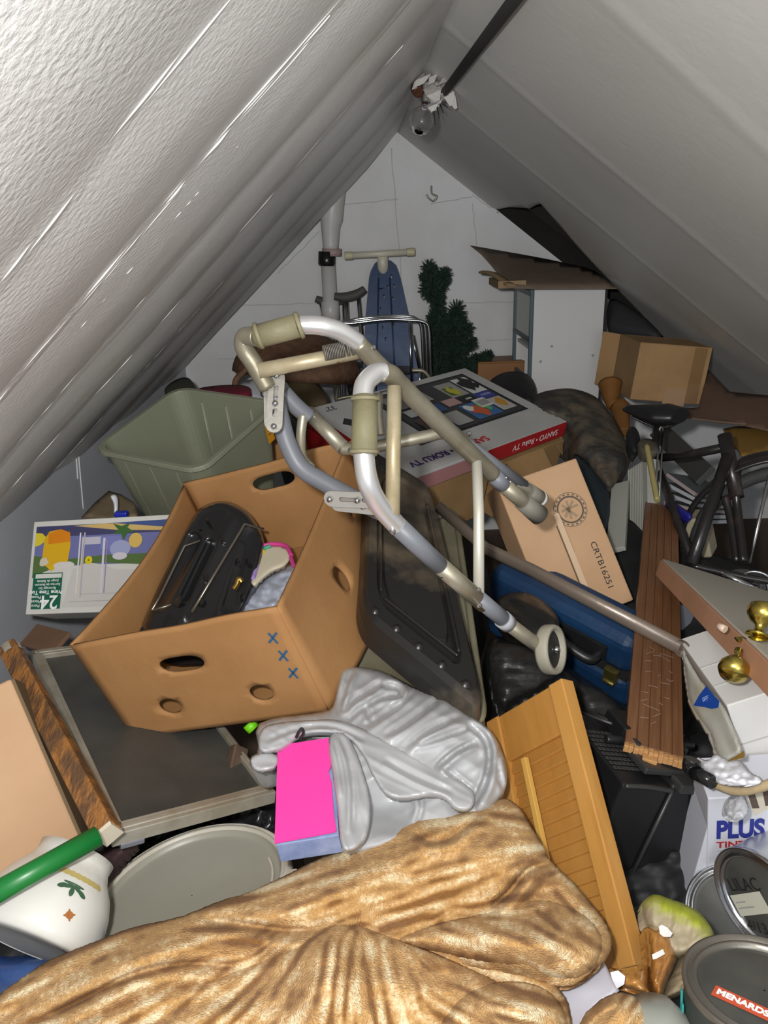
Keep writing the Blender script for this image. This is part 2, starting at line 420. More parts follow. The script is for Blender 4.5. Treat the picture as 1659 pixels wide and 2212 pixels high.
for q, rr_, a_, b_ in ((.622, .0026, 0, 1), (.633, .002, 0, 1), (.925, .003, 0, 1), (.937, .0035, .2, .8), (.949, .002, 0, 1), (1.30, .0018, .45, 1), (1.69, .002, .1, .95), (2.30, .0024, .5, 1), (1.02, .0015, .3, .5)):
    pts = []
    for k in range(41):
        s_ = slen * (a_ + (b_ - a_) * k / 40); yy = q + rs_.uniform(-.0012, .0012); pts.append(Vector((RX, yy, RZ)) + sdir * s_ + snrm * (lprof(s_, yy) + .0042 + rs_.uniform(-.0014, .0008)))
    mb.tube(pts, rr_ * .6, 6)
struct('trim_5', mb, mat('seam_bead', (.80, .79, .77), .85), label='raised paint beads along the seams of the left ceiling')
# right slope, with the torn opening next to the gable
rd = Vector((GX - RX, 0, GZ - RZ)).normalized()
def onR(u, v):
    nr = np.cross(np.array(rd), [0, 1, 0]); r = ray(u, v); A = np.array([RX, 0, RZ]); return Vector(CAM + r * (((A - CAM) @ nr) / (r @ nr)))
rn = rd.cross(Vector((0, 1, 0))).normalized()
if rn.z > 0: rn = -rn
def rprof(s, y):
    h = 0.006 * noise.noise((s * 1.5, y * 1.5, 9.0))
    for q in (1.33, 2.05, 2.75):
        d = abs(y - q); h += 0.003 * math.exp(-(d / 0.012) ** 2)
    k = ((y + 0.05) % 0.70) / 0.70; h -= 0.004 * math.sin(math.pi * k)
    return h
EDGE = [(1058, 447), (1075, 450), (1100, 446), (1128, 447), (1146, 448), (1158, 441), (1170, 437), (1330, 620), (1440, 730), (1500, 785), (1530, 825), (1565, 845), (1600, 850), (1659, 858)]
ep = [onR(*e) for e in EDGE]
def sc_(p): return ((p - Vector((RX, 0, RZ))).dot(rd), p.y)
ol = [(0.0, Y0), (0.0, YB)] + [(sc_(ep[0])[0], YB)] + [sc_(p) for p in ep[1:]] + [(2.02, 2.6), (1.98, 1.6), (1.98, Y0)]
E = []
for i in range(len(ol)):
    a, b = Vector(ol[i]), Vector(ol[(i + 1) % len(ol)]); n = max(1, int((b - a).length / 0.04)); E += [a + (b - a) * k / n for k in range(n)]
EA = np.array([tuple(e) for e in E]); gx, gy = np.meshgrid(np.arange(0.01, 2.6, 0.02), np.arange(Y0, YB, 0.02)); gx, gy = gx.ravel(), gy.ravel()
k = pip(EA, gx, gy); gx, gy = gx[k], gy[k]; k = segdist(EA, gx, gy)[0] > 0.012; gx, gy = gx[k], gy[k]
r = delaunay_2d_cdt(E + [Vector(p) for p in zip(gx, gy)], [], [list(range(len(E)))], 1, 1e-6)
mb = MB(); mb.add([Vector((RX, q[1], RZ)) + rd * q[0] + rn * rprof(q[0], q[1]) for q in r[0]], [list(f) for f in r[2]], smooth=True)
cr = struct('ceiling', mb, M_ceilR, solid=0.016, soff=0); tagit(cr, 'right sloping ceiling of smooth grey painted panels')
# dark roof boards and rafters seen through the opening
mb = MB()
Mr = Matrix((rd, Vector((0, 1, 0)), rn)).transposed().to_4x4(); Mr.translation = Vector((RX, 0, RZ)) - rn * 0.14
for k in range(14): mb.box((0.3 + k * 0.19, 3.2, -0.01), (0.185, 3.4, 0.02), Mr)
mb.box((1.5, YB + .05, 0.045), (3.0, 0.04, 0.17), Mr)  # added dark end panel, shuts out the sky and keeps the cavity dark
struct('trim_1', mb, M_dark, label='dark roof boards and an added dark end panel behind the torn ceiling opening')
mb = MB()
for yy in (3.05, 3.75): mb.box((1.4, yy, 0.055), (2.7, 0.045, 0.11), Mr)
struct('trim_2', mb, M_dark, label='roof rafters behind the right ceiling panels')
# gable wall of painted block
mb = MB()
def gwall(x): return RZ + 0.004 - (RX - x) * (RZ - LZ) / (RX - LX) if x < RX else RZ + 0.004 - (x - RX) * (RZ - GZ) / (GX - RX)
NX = 60
for k in range(NX):
    xa, xb = LX - 0.05 + (2.75 - LX) * k / NX, LX - 0.05 + (2.75 - LX) * (k + 1) / NX
    mb.add([(xa, YB, 0), (xb, YB, 0), (xb, YB, max(0.15, gwall(xb))), (xa, YB, max(0.15, gwall(xa)))], [(0, 1, 2, 3)])
    mb.add([(xa, YB + .12, 0), (xb, YB + .12, 0), (xb, YB + .12, max(0.15, gwall(xb))), (xa, YB + .12, max(0.15, gwall(xa)))], [(3, 2, 1, 0)])
struct('wall_back', mb, M_block, label='white painted block gable wall')
M_seam = mat('painted_joint', (0.52, 0.52, 0.52), 0.6, bump=0.1, bscale=60)
mb = MB()
def onB(u, v): r_ = ray(u, v); return Vector(CAM + r_ * ((YB - 0.002 - CAM[1]) / r_[1]))
for a, b in [((1050, 735), (1112, 733)), ((500, 660), (690, 655)), ((740, 442), (860, 430)), ((845, 320), (870, 640)), ((1020, 440), (1030, 530)), ((470, 775), (700, 778)), ((920, 655), (1110, 652)), ((1020, 420), (1060, 450)), ((930, 440), (1020, 425)), ((600, 590), (690, 500)), ((560, 870), (640, 872))]:
    A, B = onB(*a), onB(*b); n_ = 8
    pts = [A.lerp(B, k / n_) + Vector((random.Random(k).uniform(-.003, .003), 0, random.Random(k + 9).uniform(-.003, .003))) for k in range(n_ + 1)]
    mb.tube(pts, 0.0022, 6, sq=(1, 0.6))
struct('trim_3', mb, M_seam, label='block joints showing through the paint of the gable wall')
# knee walls, floor and rear
mb = MB(); mb.box((LX - 0.03, (Y0 + YB) / 2, 0.53), (0.06, YB - Y0, 1.06))
struct('wall_left', mb, mat('kneewall_paint', (0.50, 0.52, 0.56), 0.6, bump=0.08, bscale=12, col2=(0.45, 0.47, 0.50), cscale=2), label='pale grey low wall under the left slope')
mb = MB(); mb.box((2.45, 2.9, 0.4), (0.06, 2.8, 0.8)); mb.box((2.2, 0, 0.4), (0.06, 3.6, 0.8))
struct('wall_right', mb, mat('right_wall_paint', (0.42, 0.44, 0.48), 0.6, bump=0.08), label='pale low wall under the right slope')
mb = MB(); mb.box((0.7, 1.25, -0.03), (3.6, 6.1, 0.06)); struct('floor', mb, M_floor)
mb = MB()
for pts in ([(168, 962), (172, 1010), (180, 1100)], [(163, 965), (166, 1005), (168, 1035)]):
    pp = []
    for (u, v) in pts:
        r_ = ray(u, v); pp.append(Vector(CAM + r_ * ((LX + 0.001 - CAM[0]) / r_[0])))
    mb.tube(pp, 0.0028, 6)
struct('trim_4', mb, mat('caulk', (0.62, 0.62, 0.62), 0.5), label='dried white caulk drips on the low left wall')

# ------------------------------------------------------------------ ridge light and its conduit
A = onR(965, 190)
t = thing('ceiling_light', 'bare clear bulb and paint-crusted socket under the ridge at the end of a dark conduit', 'light', loc=P(930, 190, 2.320))
flake = mat('peeling_paint', (0.55, 0.53, 0.50), 0.5, bump=0.5, bscale=40)
mb = MB(); rng = random.Random(5)
mb.box(P(938, 205, 2.300), (0.08, 0.06, 0.05), None)
obj('junction_box', MB().box(P(938, 200, 2.330), (0.075, 0.06, 0.06)), mat('dirty_steel', (0.16, 0.15, 0.14), 0.5, 0.4, bump=0.3), t, world=True, bev=0.006)
mb = MB()
for (u0, v0, u1, v1, wd) in [(955, 190, 975, 228, 9), (970, 190, 985, 235, 7), (940, 190, 938, 240, 11), (925, 188, 945, 218, 12), (905, 185, 925, 160, 12), (950, 185, 960, 170, 8), (960, 215, 972, 195, 8), (925, 225, 936, 240, 9), (898, 190, 912, 160, 9), (932, 180, 934, 160, 7)]:
    d0, d1 = 2.270 + rng.uniform(-.03, .03), 2.270 + rng.uniform(-.05, .03)
    A0, A1 = P(u0, v0, d0), P(u1, v1, d1); sx = Vector((wd * 0.0013, 0.004, wd * 0.0005)); mid = A0.lerp(A1, .5) + Vector((rng.uniform(-.006, .006), -.012, rng.uniform(-.006, .006)))
    mb.add([A0 - sx, A0 + sx, mid + sx * 1.5, mid - sx * 1.3, A1 + sx * .5, A1 - sx * .4], [(0, 1, 2, 3), (3, 2, 4, 5)])
obj('peeling_flakes', mb, flake, t, world=True, solid=0.002)
mb = MB(); mb.tube([P(905, 200, 2.270), P(897, 188, 2.290)], 0.017, 16, smooth_path=False)
obj('socket', mb, mat('brown_bakelite', (0.07, 0.025, 0.012), 0.35, bump=0.5, bscale=60), t, world=True, bev=0.004)
mb = MB()
for k in range(4): mb.tube([P(936 + k * 7, 225, 2.270), P(937 + k * 9 + 3, 268 - k * 12, 2.250)], 0.0018, 6)
obj('wire', mb, M_ink, t, world=True)
Mb = frame(P(903, 262, 2.240), P(930, 262, 2.240), P(903, 240, 2.240))
prof = [(a * .8, b * .8) for a, b in [(0.001, -0.047), (0.02, -0.043), (0.036, -0.030), (0.045, -0.010), (0.047, 0.006), (0.043, 0.022), (0.032, 0.038), (0.020, 0.052), (0.014, 0.066), (0.013, 0.085)]]
Mb2 = frame(P(910, 262, 2.240), P(930, 266, 2.240), P(902, 205, 2.270)); Mb2 = Mb2 @ R('X', -90)
mb = MB(); mb.lathe(prof, Mb2, 32)
obj('bulb', mb, mat('clear_glass', (1, 1, 1), 0.03, trans=1.0), t, world=True, solid=0.0012)
mb = MB(); a_, b_ = onR(965, 190) + rn * 0.03, onR(1112, -6) + rn * 0.03; mb.tube([a_, b_, b_ + (b_ - a_) * 0.6], 0.012, 12, smooth_path=False)
tagit(obj('conduit', mb, mat('dark_conduit', (0.03, 0.03, 0.028), 0.7)), 'dark grey conduit running up across the right ceiling to the bulb', 'conduit')

# ------------------------------------------------------------------ vent pipe and wall hook
def wp(u, v, y): r_ = ray(u, v); return Vector(CAM + r_ * ((y - CAM[1]) / r_[1]))
t = thing('vent_pipe', 'white painted vent pipe with flared upper hub rising by the gable wall', 'pipe', loc=wp(742, 870, 4.15))
Mpipe = mat('pipe_paint', (0.52, 0.51, 0.49), 0.4, bump=0.1, bscale=15)
def vtube(rows, y, m, name, n=24):
    mb = MB(); mb.tube([wp(u, v, y) for u, v, r_ in rows], [r_ for u, v, r_ in rows], n, smooth_path=False); o = obj(name, mb, m, t, world=True); return o
vtube([(722, 395, .062), (718, 440, .058), (716, 475, .056), (714, 490, .048), (714, 530, .040), (714, 540, .039)], 4.15, Mpipe, 'upper_hub')
vtube([(717, 537, .050), (717, 553, .050)], 4.15, mat('pinkish_paint', (0.36, 0.27, 0.25), 0.6), 'collar')
vtube([(706, 543, .043), (706, 570, .045), (706, 574, .040)], 4.14, mat('black_tar', (0.01, 0.01, 0.01), 0.25, bump=0.4, bscale=18), 'tar_patch')
vtube([(708, 560, .037), (713, 650, .038), (713, 652, .046), (715, 690, .048), (716, 692, .040), (740, 860, .040), (742, 900, .040)], 4.15, Mpipe, 'lower_pipe')
mb = MB(); hp = [wp(932, 402, 4.26), wp(933, 418, 4.23), wp(944, 424, 4.21), wp(936, 434, 4.21), wp(926, 428, 4.2), wp(921, 420, 4.2)]
mb.tube(hp, 0.0045, 8); tagit(obj('wall_hook', mb, mat('painted_iron', (0.34, 0.33, 0.31), 0.5, 0.3)), 'small painted iron hook high on the white gable wall', 'hook')

# ------------------------------------------------------------------ ironing board upside down against the gable
t = thing('ironing_board', 'blue ironing board standing on end against the gable wall with cream foot bar on top', 'ironing board', loc=wp(850, 880, 4.0))
M_ib = mat('blue_board_metal', (0.028, 0.055, 0.12), 0.42, 0.3, bump=0.08, bscale=25, col2=(0.035, 0.05, 0.10), cscale=4)
prof2 = [(800, 880, 4.02), (798, 700, 4.07), (797, 610, 4.08)]
L_ = [(778, 880), (785, 780), (789, 690), (797, 600), (801, 585), (810, 568), (820, 562), (832, 560), (845, 563), (855, 572), (861, 588), (868, 615), (882, 680), (905, 790), (925, 890)]
holes = []
for (u, v) in [(829, 578), (818, 597), (845, 597), (817, 620), (838, 620), (852, 618), (829, 640), (848, 645), (822, 668), (846, 664), (827, 708), (833, 732), (850, 700), (815, 760)]:
    holes.append([(u - 1.5, v - 4), (u + 1.5, v - 4), (u + 1.5, v + 4), (u - 1.5, v + 4)])
mb = MB(); mb.holed([(u, v) for u, v in L_], holes, lambda x, y: wp(x, y, 4.10 - (y - 560) / 330 * 0.22))
obj('board', mb, M_ib, t, world=True, solid=0.02)
mb = MB(); 
for x0, x1 in ((818, 812), (842, 856)): mb.tube([wp(x0, 600, 4.055), wp(x1, 860, 3.87)], 0.0035, 6)
obj('seam', mb, M_ib, t, world=True)
mb = MB(); mb.tube([wp(746, 553, 4.07), wp(893, 544, 4.07)], 0.0165, 14, smooth_path=False); obj('foot_bar', mb, mat('cream_tube', (0.55, 0.52, 0.42), 0.4), t, world=True)
mb = MB(); mb.tube([wp(744, 553, 4.07), wp(762, 552, 4.07)], 0.020, 14, smooth_path=False); obj('end_cap', mb, mat('yellowed_rubber', (0.50, 0.47, 0.31), 0.5), t, world=True, bev=.003)
mb = MB(); mb.tube([wp(878, 545, 4.07), wp(896, 544, 4.07)], 0.020, 14, smooth_path=False); obj('end_cap', mb, MATS['yellowed_rubber'], t, world=True, bev=.003)
mb = MB(); mb.tube([wp(826, 550, 4.07), wp(828, 600, 4.12)], [0.026, 0.03], 14, smooth_path=False); obj('leg', mb, MATS['cream_tube'], t, world=True)

# ------------------------------------------------------------------ crutches
def crutch(label, pad, legs, y):
    t = thing('crutch', label, 'crutch', loc=wp(legs[0][1][0], legs[0][1][1], y))
    mb = MB(); mb.tube([wp(u, v, y) for u, v in pad], [0.022] + [0.03] * (len(pad) - 2) + [0.022], 12, sq=(0.8, 1)); obj('underarm_pad', mb, mat('crutch_pad', (0.075, 0.07, 0.065), 0.7), t, world=True)
    for (a, b) in legs:
        mb = MB(); mb.tube([wp(*a, y), wp(*b, y - 0.05)], 0.0095, 10, smooth_path=False); obj('tube', mb, M_chrome, t, world=True)
    a, b = legs
    mb = MB(); mb.tube([wp(a[0][0] + 2, 790, y), wp(b[0][0] + 6, 788, y)], 0.014, 10, smooth_path=False); obj('hand_grip', mb, MATS['crutch_pad'], t, world=True)
crutch('aluminium crutch with grey pad just right of the vent pipe', [(722, 640), (745, 642), (770, 636), (788, 624)], [((748, 645), (757, 860)), ((774, 640), (790, 850))], 4.02)
crutch('aluminium crutch partly hidden behind the vent pipe', [(682, 645), (700, 652), (722, 652), (748, 648)], [((693, 655), (728, 870)), ((743, 650), (748, 858))], 4.24)

# ------------------------------------------------------------------ nest of chrome tube frames
t = thing('folding_chair', 'folded chrome tube chair frame with dark hinge standing in front of the blue ironing board', 'chair', loc=wp(830, 880, 3.7))
for k in range(3):
    mb = MB(); y = 3.75 - k * 0.04; o_ = k * 11
    mb.tube([wp(742 - o_ * .4, 870, y), wp(740 - o_ * .6, 760, y), wp(742 - o_ * .8, 712 - o_ * .5, y), wp(760, 696 + o_ * .3 - 4, y), wp(830, 688 + o_ * .3 - 4, y), wp(885, 684 + o_ * .35, y), wp(903 + o_ * .6, 694 + o_ * .1, y), wp(911 + o_ * .7, 715, y), wp(915 + o_ * .7, 800, y), wp(918 + o_ * .8, 850, y)], 0.008, 10, res=5)
    obj('tube_frame', mb, M_chrome, t, world=True)
mb = MB()
for a, b in (((884, 695), (890, 850)), ((889, 720), (906, 800)), ((906, 800), (908, 850))): mb.tube([wp(*a, 3.62), wp(*b, 3.62)], 0.005, 8, smooth_path=False)
obj('brace', mb, M_chrome, t, world=True)
mb = MB(); mb.tube([wp(800, 850, 3.55), wp(740, 859, 3.55), wp(727, 862, 3.55), wp(728, 845, 3.55), wp(730, 832, 3.55), wp(738, 815, 3.55), wp(757, 805, 3.55), (wp(775, 803, 3.55))], 0.0095, 10, res=3)
obj('lower_bar', mb, M_alu, t, world=True)
mb = MB(); mb.tube([wp(890, 800, 3.55), wp(915, 802, 3.55), wp(930, 820, 3.55)], 0.009, 10); obj('lower_bar', mb, M_alu, t, world=True)
mb = MB(); mb.tube([wp(757, 805, 3.55), wp(772, 803, 3.55)], 0.016, 10); mb.box(wp(767, 825, 3.57), (0.07, 0.02, 0.09)); mb.box(wp(850, 800, 3.6), (0.16, 0.02, 0.035)); obj('hinge_cover', mb, M_black, t, world=True, bev=0.004)

# ------------------------------------------------------------------ artificial tree
t = thing('artificial_tree', 'dark green artificial fir tree standing against the white gable wall', 'tree', loc=wp(975, 800, 4.0))
M_fir = mat('fir_needles', (0.010, 0.028, 0.016), 0.85)
rng = random.Random(11); mb = MB()
def tuft(c, rad, n=60):
    for k in range(n):
        a, b = rng.uniform(0, 6.283), math.acos(rng.uniform(-1, 1)); d = Vector((math.sin(b) * math.cos(a), math.sin(b) * math.sin(a) * .7, math.cos(b)))
        s = d.cross(Vector((rng.uniform(-1, 1), rng.uniform(-1, 1), rng.uniform(-1, 1)))).normalized() * 0.0035; L1 = rad * rng.uniform(.7, 1.12)
        mb.add([c + s, c - s, c + d * L1 + s * .6, c + d * L1 - s * .6], [(0, 1, 3, 2)])
branches = [([(975, 810), (962, 740), (948, 670), (935, 620), (925, 580)], .045), ([(935, 640), (922, 625)], .05), ([(945, 645), (955, 600), (958, 592)], .045), ([(925, 600), (915, 598)], .03), ([(960, 760), (985, 700), (985, 672)], .06), ([(940, 580), (934, 576)], .02),
            ([(970, 760), (1000, 715), (1010, 708)], .045), ([(985, 780), (1010, 745), (1020, 740)], .04), ([(990, 800), (1030, 775), (1055, 768)], .035), ([(950, 790), (945, 700)], .07), ([(960, 800), (1000, 800), (1015, 790)], .06), ([(955, 700), (990, 690)], .05), ([(945, 720), (935, 690)], .04), ([(975, 800), (975, 720)], .09), ([(950, 800), (950, 760)], .08), ([(1040, 775), (1060, 768)], .028)]
for pts, rad in branches:
    for i in range(len(pts) - 1):
        a, b = Vector(pts[i]), Vector(pts[i + 1]); n = max(2, int((b - a).length / 9))
        for k in range(n + 1):
            p = a.lerp(b, k / n); tuft(wp(p.x + rng.uniform(-3, 3), p.y + rng.uniform(-3, 3), 4.0 + rng.uniform(-.03, .05)), rad, 110)
obj('foliage', mb, M_fir, t, world=True)
mb = MB(); mb.tube([wp(985, 830, 4.02), wp(962, 740, 4.02), wp(945, 660, 4.02), wp(930, 600, 4.02)], [0.018, 0.014, 0.01, 0.006], 8); obj('stem', mb, mat('stem_green', (0.02, 0.025, 0.015), 0.8), t, world=True)

# ------------------------------------------------------------------ dome lampshade, white sack, red cushion behind the tub
t = thing('wicker_hood', 'brown domed wicker hood with dark knob leaning behind the walker handles', 'basket', loc=wp(640, 860, 3.6))
M_wick = mat('wicker', (0.13, 0.065, 0.035), 0.7, bump=0.5, bscale=120, col2=(0.19, 0.10, 0.055), cscale=30)
mb = MB(); Md = frame(wp(660, 800, 3.5), wp(740, 800, 3.55), wp(660, 740, 3.62))
mb.lathe([(0.30 * math.cos(a), 0.21 * math.sin(a)) for a in [k * math.pi / 22 for k in range(11)]] + [(0.01, .212)], Matrix.Translation(wp(642, 812, 3.6)) @ R('Y', 8) @ R('X', -6), 40)
obj('hood', mb, M_wick, t, world=True, solid=0.008)
mb = MB(); mb.lathe([(0.001, .05), (.03, .045), (.042, .02), (.05, 0)], Matrix.Translation(wp(642, 812, 3.6)) @ R('Y', 8) @ R('X', -6) @ T(0, 0, .2), 20); obj('knob', mb, M_blackm, t, world=True)
mb = MB(); mb.tube([wp(508, 850, 3.3), wp(510, 822, 3.3), wp(530, 800, 3.3), wp(555, 780, 3.3)], 0.014, 10); obj('handle', mb, M_wick, t, world=True)
o = soft('folded_coat', [(600, 800), (660, 795), (690, 830), (712, 865), (700, 880), (640, 900), (600, 860)], plane_depth([(600, 800, 3.4), (700, 800, 3.4), (650, 900, 3.1)]), mat('tan_cloth', (0.15, 0.11, 0.055), 0.8, bump=0.2), step=8, thick=0.1, rdep=0.08, rnd=40)
tagit(o, 'olive brown folded coat slumped below the domed wicker hood', 'coat')
o = soft('paper_sack', [(515, 830), (530, 820), (590, 815), (625, 825), (630, 870), (560, 875), (510, 850)], plane_depth([(520, 820, 3.1), (620, 820, 3.1), (560, 870, 2.9)]), M_paper, step=7, thick=0.1, rdep=0.05, rnd=25)
tagit(o, 'white sack with a round black mark behind the grey tub', 'sack')
mb = MB(); Fm = frame(P(572, 850, 2.92), P(590, 850, 2.92), P(572, 840, 2.92)); mb.lathe([(0.011, 0), (0.011, .002), (0.017, .002), (0.017, 0)], Fm, 24); obj('printed_mark', mb, M_ink, o)
o.children[0].data.transform(o.matrix_basis.inverted())
o = soft('red_cushion', [(425, 838), (470, 832), (520, 830), (545, 838), (540, 858), (480, 860), (430, 850)], plane_depth([(430, 840, 2.9), (540, 840, 2.9), (480, 860, 2.8)]), mat('crimson_cloth', (0.17, 0.01, 0.03), 0.6), step=6, thick=0.12, rdep=0.04, rnd=14)
tagit(o, 'dark crimson cushion just behind the far rim of the grey tub', 'cushion')
o = soft('rag_bundle', [(350, 845), (372, 822), (405, 812), (420, 830), (425, 850), (370, 860)], plane_depth([(350, 840, 3.0), (420, 840, 3.0), (380, 860, 2.9)]), mat('grey_green_rag', (0.05, 0.052, 0.04), 0.8, bump=0.3), step=6, thick=0.1, rdep=0.04, rnd=18)
tagit(o, 'small grey green bundle tucked in the eave behind the tub', 'bundle')

# ------------------------------------------------------------------ white cabinet with cardboard on top
cx0, cx1, cyf, cyb = 0, 0, 0, 0
A_, B_ = wp(1155, 625, 3.62), wp(1308, 625, 3.62)
wcab = (B_ - A_).length; H_ = A_.z
t = thing('cabinet', 'white panel cabinet with blue-edged glass side door standing near the gable', 'cabinet', M=Matrix.Translation((A_.x, A_.y, 0)) @ R('Z', 0))
mb = MB(); mb.box((wcab / 2, 0.009, H_ / 2), (wcab, 0.018, H_)); obj('side_panel', mb, mat('white_laminate', (0.60, 0.60, 0.59), 0.45, bump=0.02), t, bev=0.001)
mb = MB(); mb.box((wcab / 2, 0.40, H_ / 2), (wcab, 0.018, H_)); obj('side_panel', mb, MATS['white_laminate'], t, bev=0.001)
mb = MB()
for z in (H_ - .01, H_ - .28, H_ - .5, 0.3): mb.box((wcab / 2, 0.2, z), (wcab - .01, 0.38, 0.016))
obj('shelf', mb, MATS['white_laminate'], t)
mb = MB(); mb.box((wcab + .004, 0.2, H_ / 2 - .01), (0.008, 0.42, H_)); obj('back_panel', mb, M_blackm, t)
M_teal = mat('teal_frame', (0.06, 0.10, 0.115), 0.4)
d_ = thing('door', None, None, M=Matrix.Identity(4)); d_.parent = t
del_ = MB()
for (yy, zz, sy, sz) in ((0.0, H_ / 2, 0.016, H_), (0.39, H_ / 2, 0.016, H_), (0.2, H_ - .02, .4, .02), (0.2, H_ - .23, .4, .018), (.2, H_ - .42, .4, .018)): del_.box((-0.012, yy, zz), (0.014, sy, sz))
bpy.data.objects.remove(d_)
dr = obj('door', del_, M_teal, t, bev=0.001)
mb = MB(); mb.box((-0.012, 0.2, H_ - .125), (0.003, 0.38, .20)); mb.box((-0.012, 0.2, H_ / 2 - .22), (0.003, 0.38, H_ - .45)); obj('glass_pane', mb, mat('dusty_glass', (0.55, 0.62, 0.58), 0.15, alpha=0.35), dr)
mb = MB()
for (x, z) in ((0.04, H_ - .33), (wcab - .04, H_ - .31), (0.09, H_ - .26)): mb.lathe([(0.001, 0), (.006, 0), (.006, .002)], T(x, -0.001, z) @ R('X', 90), 12)
obj('screw_cap', mb, mat('grey_cap', (0.3, 0.3, 0.3), 0.5), t)
mb = MB(); Mc_ = [(1015, 530), (1028, 532), (1120, 548), (1185, 560), (1260, 576), (1285, 585), (1335, 624), (1230, 624), (1155, 624), (1098, 622), (1062, 575), (1040, 550)]
o = soft('cardboard_sheet', Mc_, plane_depth([(1020, 530, 3.75), (1100, 622, 3.25), (1330, 624, 3.25), (1200, 570, 3.8)]), mat('weathered_card', (0.21, 0.155, 0.11), 0.8, bump=0.06, bscale=60, col2=(0.17, 0.12, 0.085), cscale=5), step=10, rnd=4, rdep=0.004, thick=0.006, back=(0, 0, -1), it=0)
tagit(o, 'curled weathered cardboard sheet lying on top of the white cabinet', 'cardboard')
mb = MB(); mb.tube([P(1042, 588, 3.5), P(1066, 592, 3.4), P(1105, 618, 3.25)], 0.022, 6, sq=(.35, 1)); mb.box(P(1095, 610, 3.4), (0.12, 0.25, 0.03), None)
tagit(obj('wood_slat', mb, mat('plywood', (0.25, 0.17, 0.085), 0.7, bump=0.1)), 'short plywood slat jutting left from under the cardboard on the cabinet', 'slat')
mb = MB(); o_ = wp(1075, 800, 4.05); mb.box(o_, (0.24, 0.2, 0.12)); mb.box(o_ + Vector((0, -.1, .06)), (.24, .02, .01))
tagit(obj('wooden_crate', mb, mat('orange_pine', (0.24, 0.105, 0.03), 0.5, bump=0.1, stretch=(30, 30, 2)), bev=0.004), 'reddish wooden crate low on the gable wall between tree and cabinet', 'crate')
o = soft('dark_bag', [(1050, 830), (1075, 808), (1110, 800), (1145, 808), (1160, 840), (1158, 880), (1110, 872), (1060, 850)], plane_depth([(1060, 810, 3.5), (1150, 810, 3.4), (1100, 870, 3.2)]), M_blackm, step=8, thick=0.2, rdep=0.12, rnd=45)
tagit(o, 'black bag slumped between the television carton and the white cabinet', 'bag')
# ------------------------------------------------------------------ right side under the slope: cartons, brown flap, chair, bicycle
def box_obj(name, label, cat, M, d, m, bev=0.002, partname='body', group=None):
    t = thing(name, label, cat, M=M, group=group); mb = MB(); mb.box((d[0] / 2, d[1] / 2, d[2] / 2), tuple(d)); obj(partname, mb, m, t, bev=bev); return t
M, d = fit('eave_carton', (.32, .24, .26), {(0, 0, 1): (1382, 738), (0, 0, 0): (1362, 862), (1, 0, 0): (1510, 878, 3.0), (0, 1, 1): (1338, 724, 3.25), (0, 1, 0): (1326, 834)}, (1430, 800, 3.1))
t = thing('carton', 'open brown cardboard carton wedged under the right slope beside the white cabinet', 'carton', M=M)
mb = MB(); X, Yd, Z = d
mb.box((X / 2, .002, Z / 2), (X, .004, Z)); mb.box((X / 2, Yd, Z / 2), (X, .004, Z)); mb.box((0.002, Yd / 2, Z / 2), (.004, Yd, Z)); mb.box((X, Yd / 2, Z / 2), (.004, Yd, Z)); mb.box((X / 2, Yd / 2, .002), (X, Yd, .004)); mb.box((X / 2, Yd / 2, Z - .002), (X, Yd, .003))
obj('body', mb, M_card3, t, bev=.001)
mb = MB(); mb.poly([(-.002, Yd, Z), (-.002, Yd, .0), (-.06, Yd * 1.25, .0), (-.06, Yd * 1.25, Z)]); obj('flap', mb, M_card3, t, solid=.004)
mb = MB(); mb.box((X * .62, -.0015, Z * .1), (.09, .001, .07)); obj('tape', mb, mat('clear_tape', (0.36, .22, .12), .25), t)
mb = MB(); mb.box((X * .86, -.0025, Z * .5), (.05, .001, Z * .96)); obj('tape', mb, mat('brown_tape', (0.22, .125, .05), .25), t)
o = soft('brown_flap', [(1438, 884), (1508, 880), (1530, 798), (1575, 846), (1700, 858), (1700, 940), (1610, 920), (1540, 912), (1470, 902)], plane_depth([(1440, 885, 2.95), (1540, 820, 3.1), (1659, 860, 3.0), (1659, 935, 2.6)]), mat('brown_board', (0.125, 0.075, 0.05), 0.75, bump=0.05, col2=(0.15, .09, .06), cscale=4), step=9, rnd=4, rdep=.004, thick=.008, back=(0, .2, -1), it=0)
tagit(o, 'dark brown bent cardboard sheet under the lower edge of the right slope', 'cardboard')
mb = MB(); mb.poly([P(1470, 890, 2.82), P(1612, 918, 2.62), P(1560, 914, 2.66), P(1470, 903, 2.75)]); tagit(obj('board_strip', mb, MATS['brown_board'], solid=.006), 'thin brown strip of board lying along the brown bent sheet', 'board')
o = soft('wooden_chair_seat', [(1560, 918), (1700, 925), (1700, 965), (1640, 975), (1606, 990), (1592, 968), (1570, 950)], plane_depth([(1560, 930, 2.75), (1659, 930, 2.75), (1600, 990, 2.5)]), mat('yellow_pine', (0.28, 0.16, 0.03), 0.5, bump=.05, col2=(.24, .13, .025), cscale=5), step=8, rnd=4, rdep=.004, thick=.025, it=1)
tagit(o, 'yellow pine chair seat edge below the brown bent cardboard at the right', 'seat')
mb = MB(); mb.tube([P(1318, 830, 3.25), P(1322, 868, 3.2), P(1338, 880, 3.18), P(1345, 915, 3.1), P(1350, 935, 3.05)], [.05, .028, .04, .028, .02], 16)
tagit(obj('turned_table_leg', mb, mat('orange_wood', (0.20, 0.085, 0.02), 0.5, bump=.05)), 'turned orange brown wooden table leg under the open carton', 'table leg')
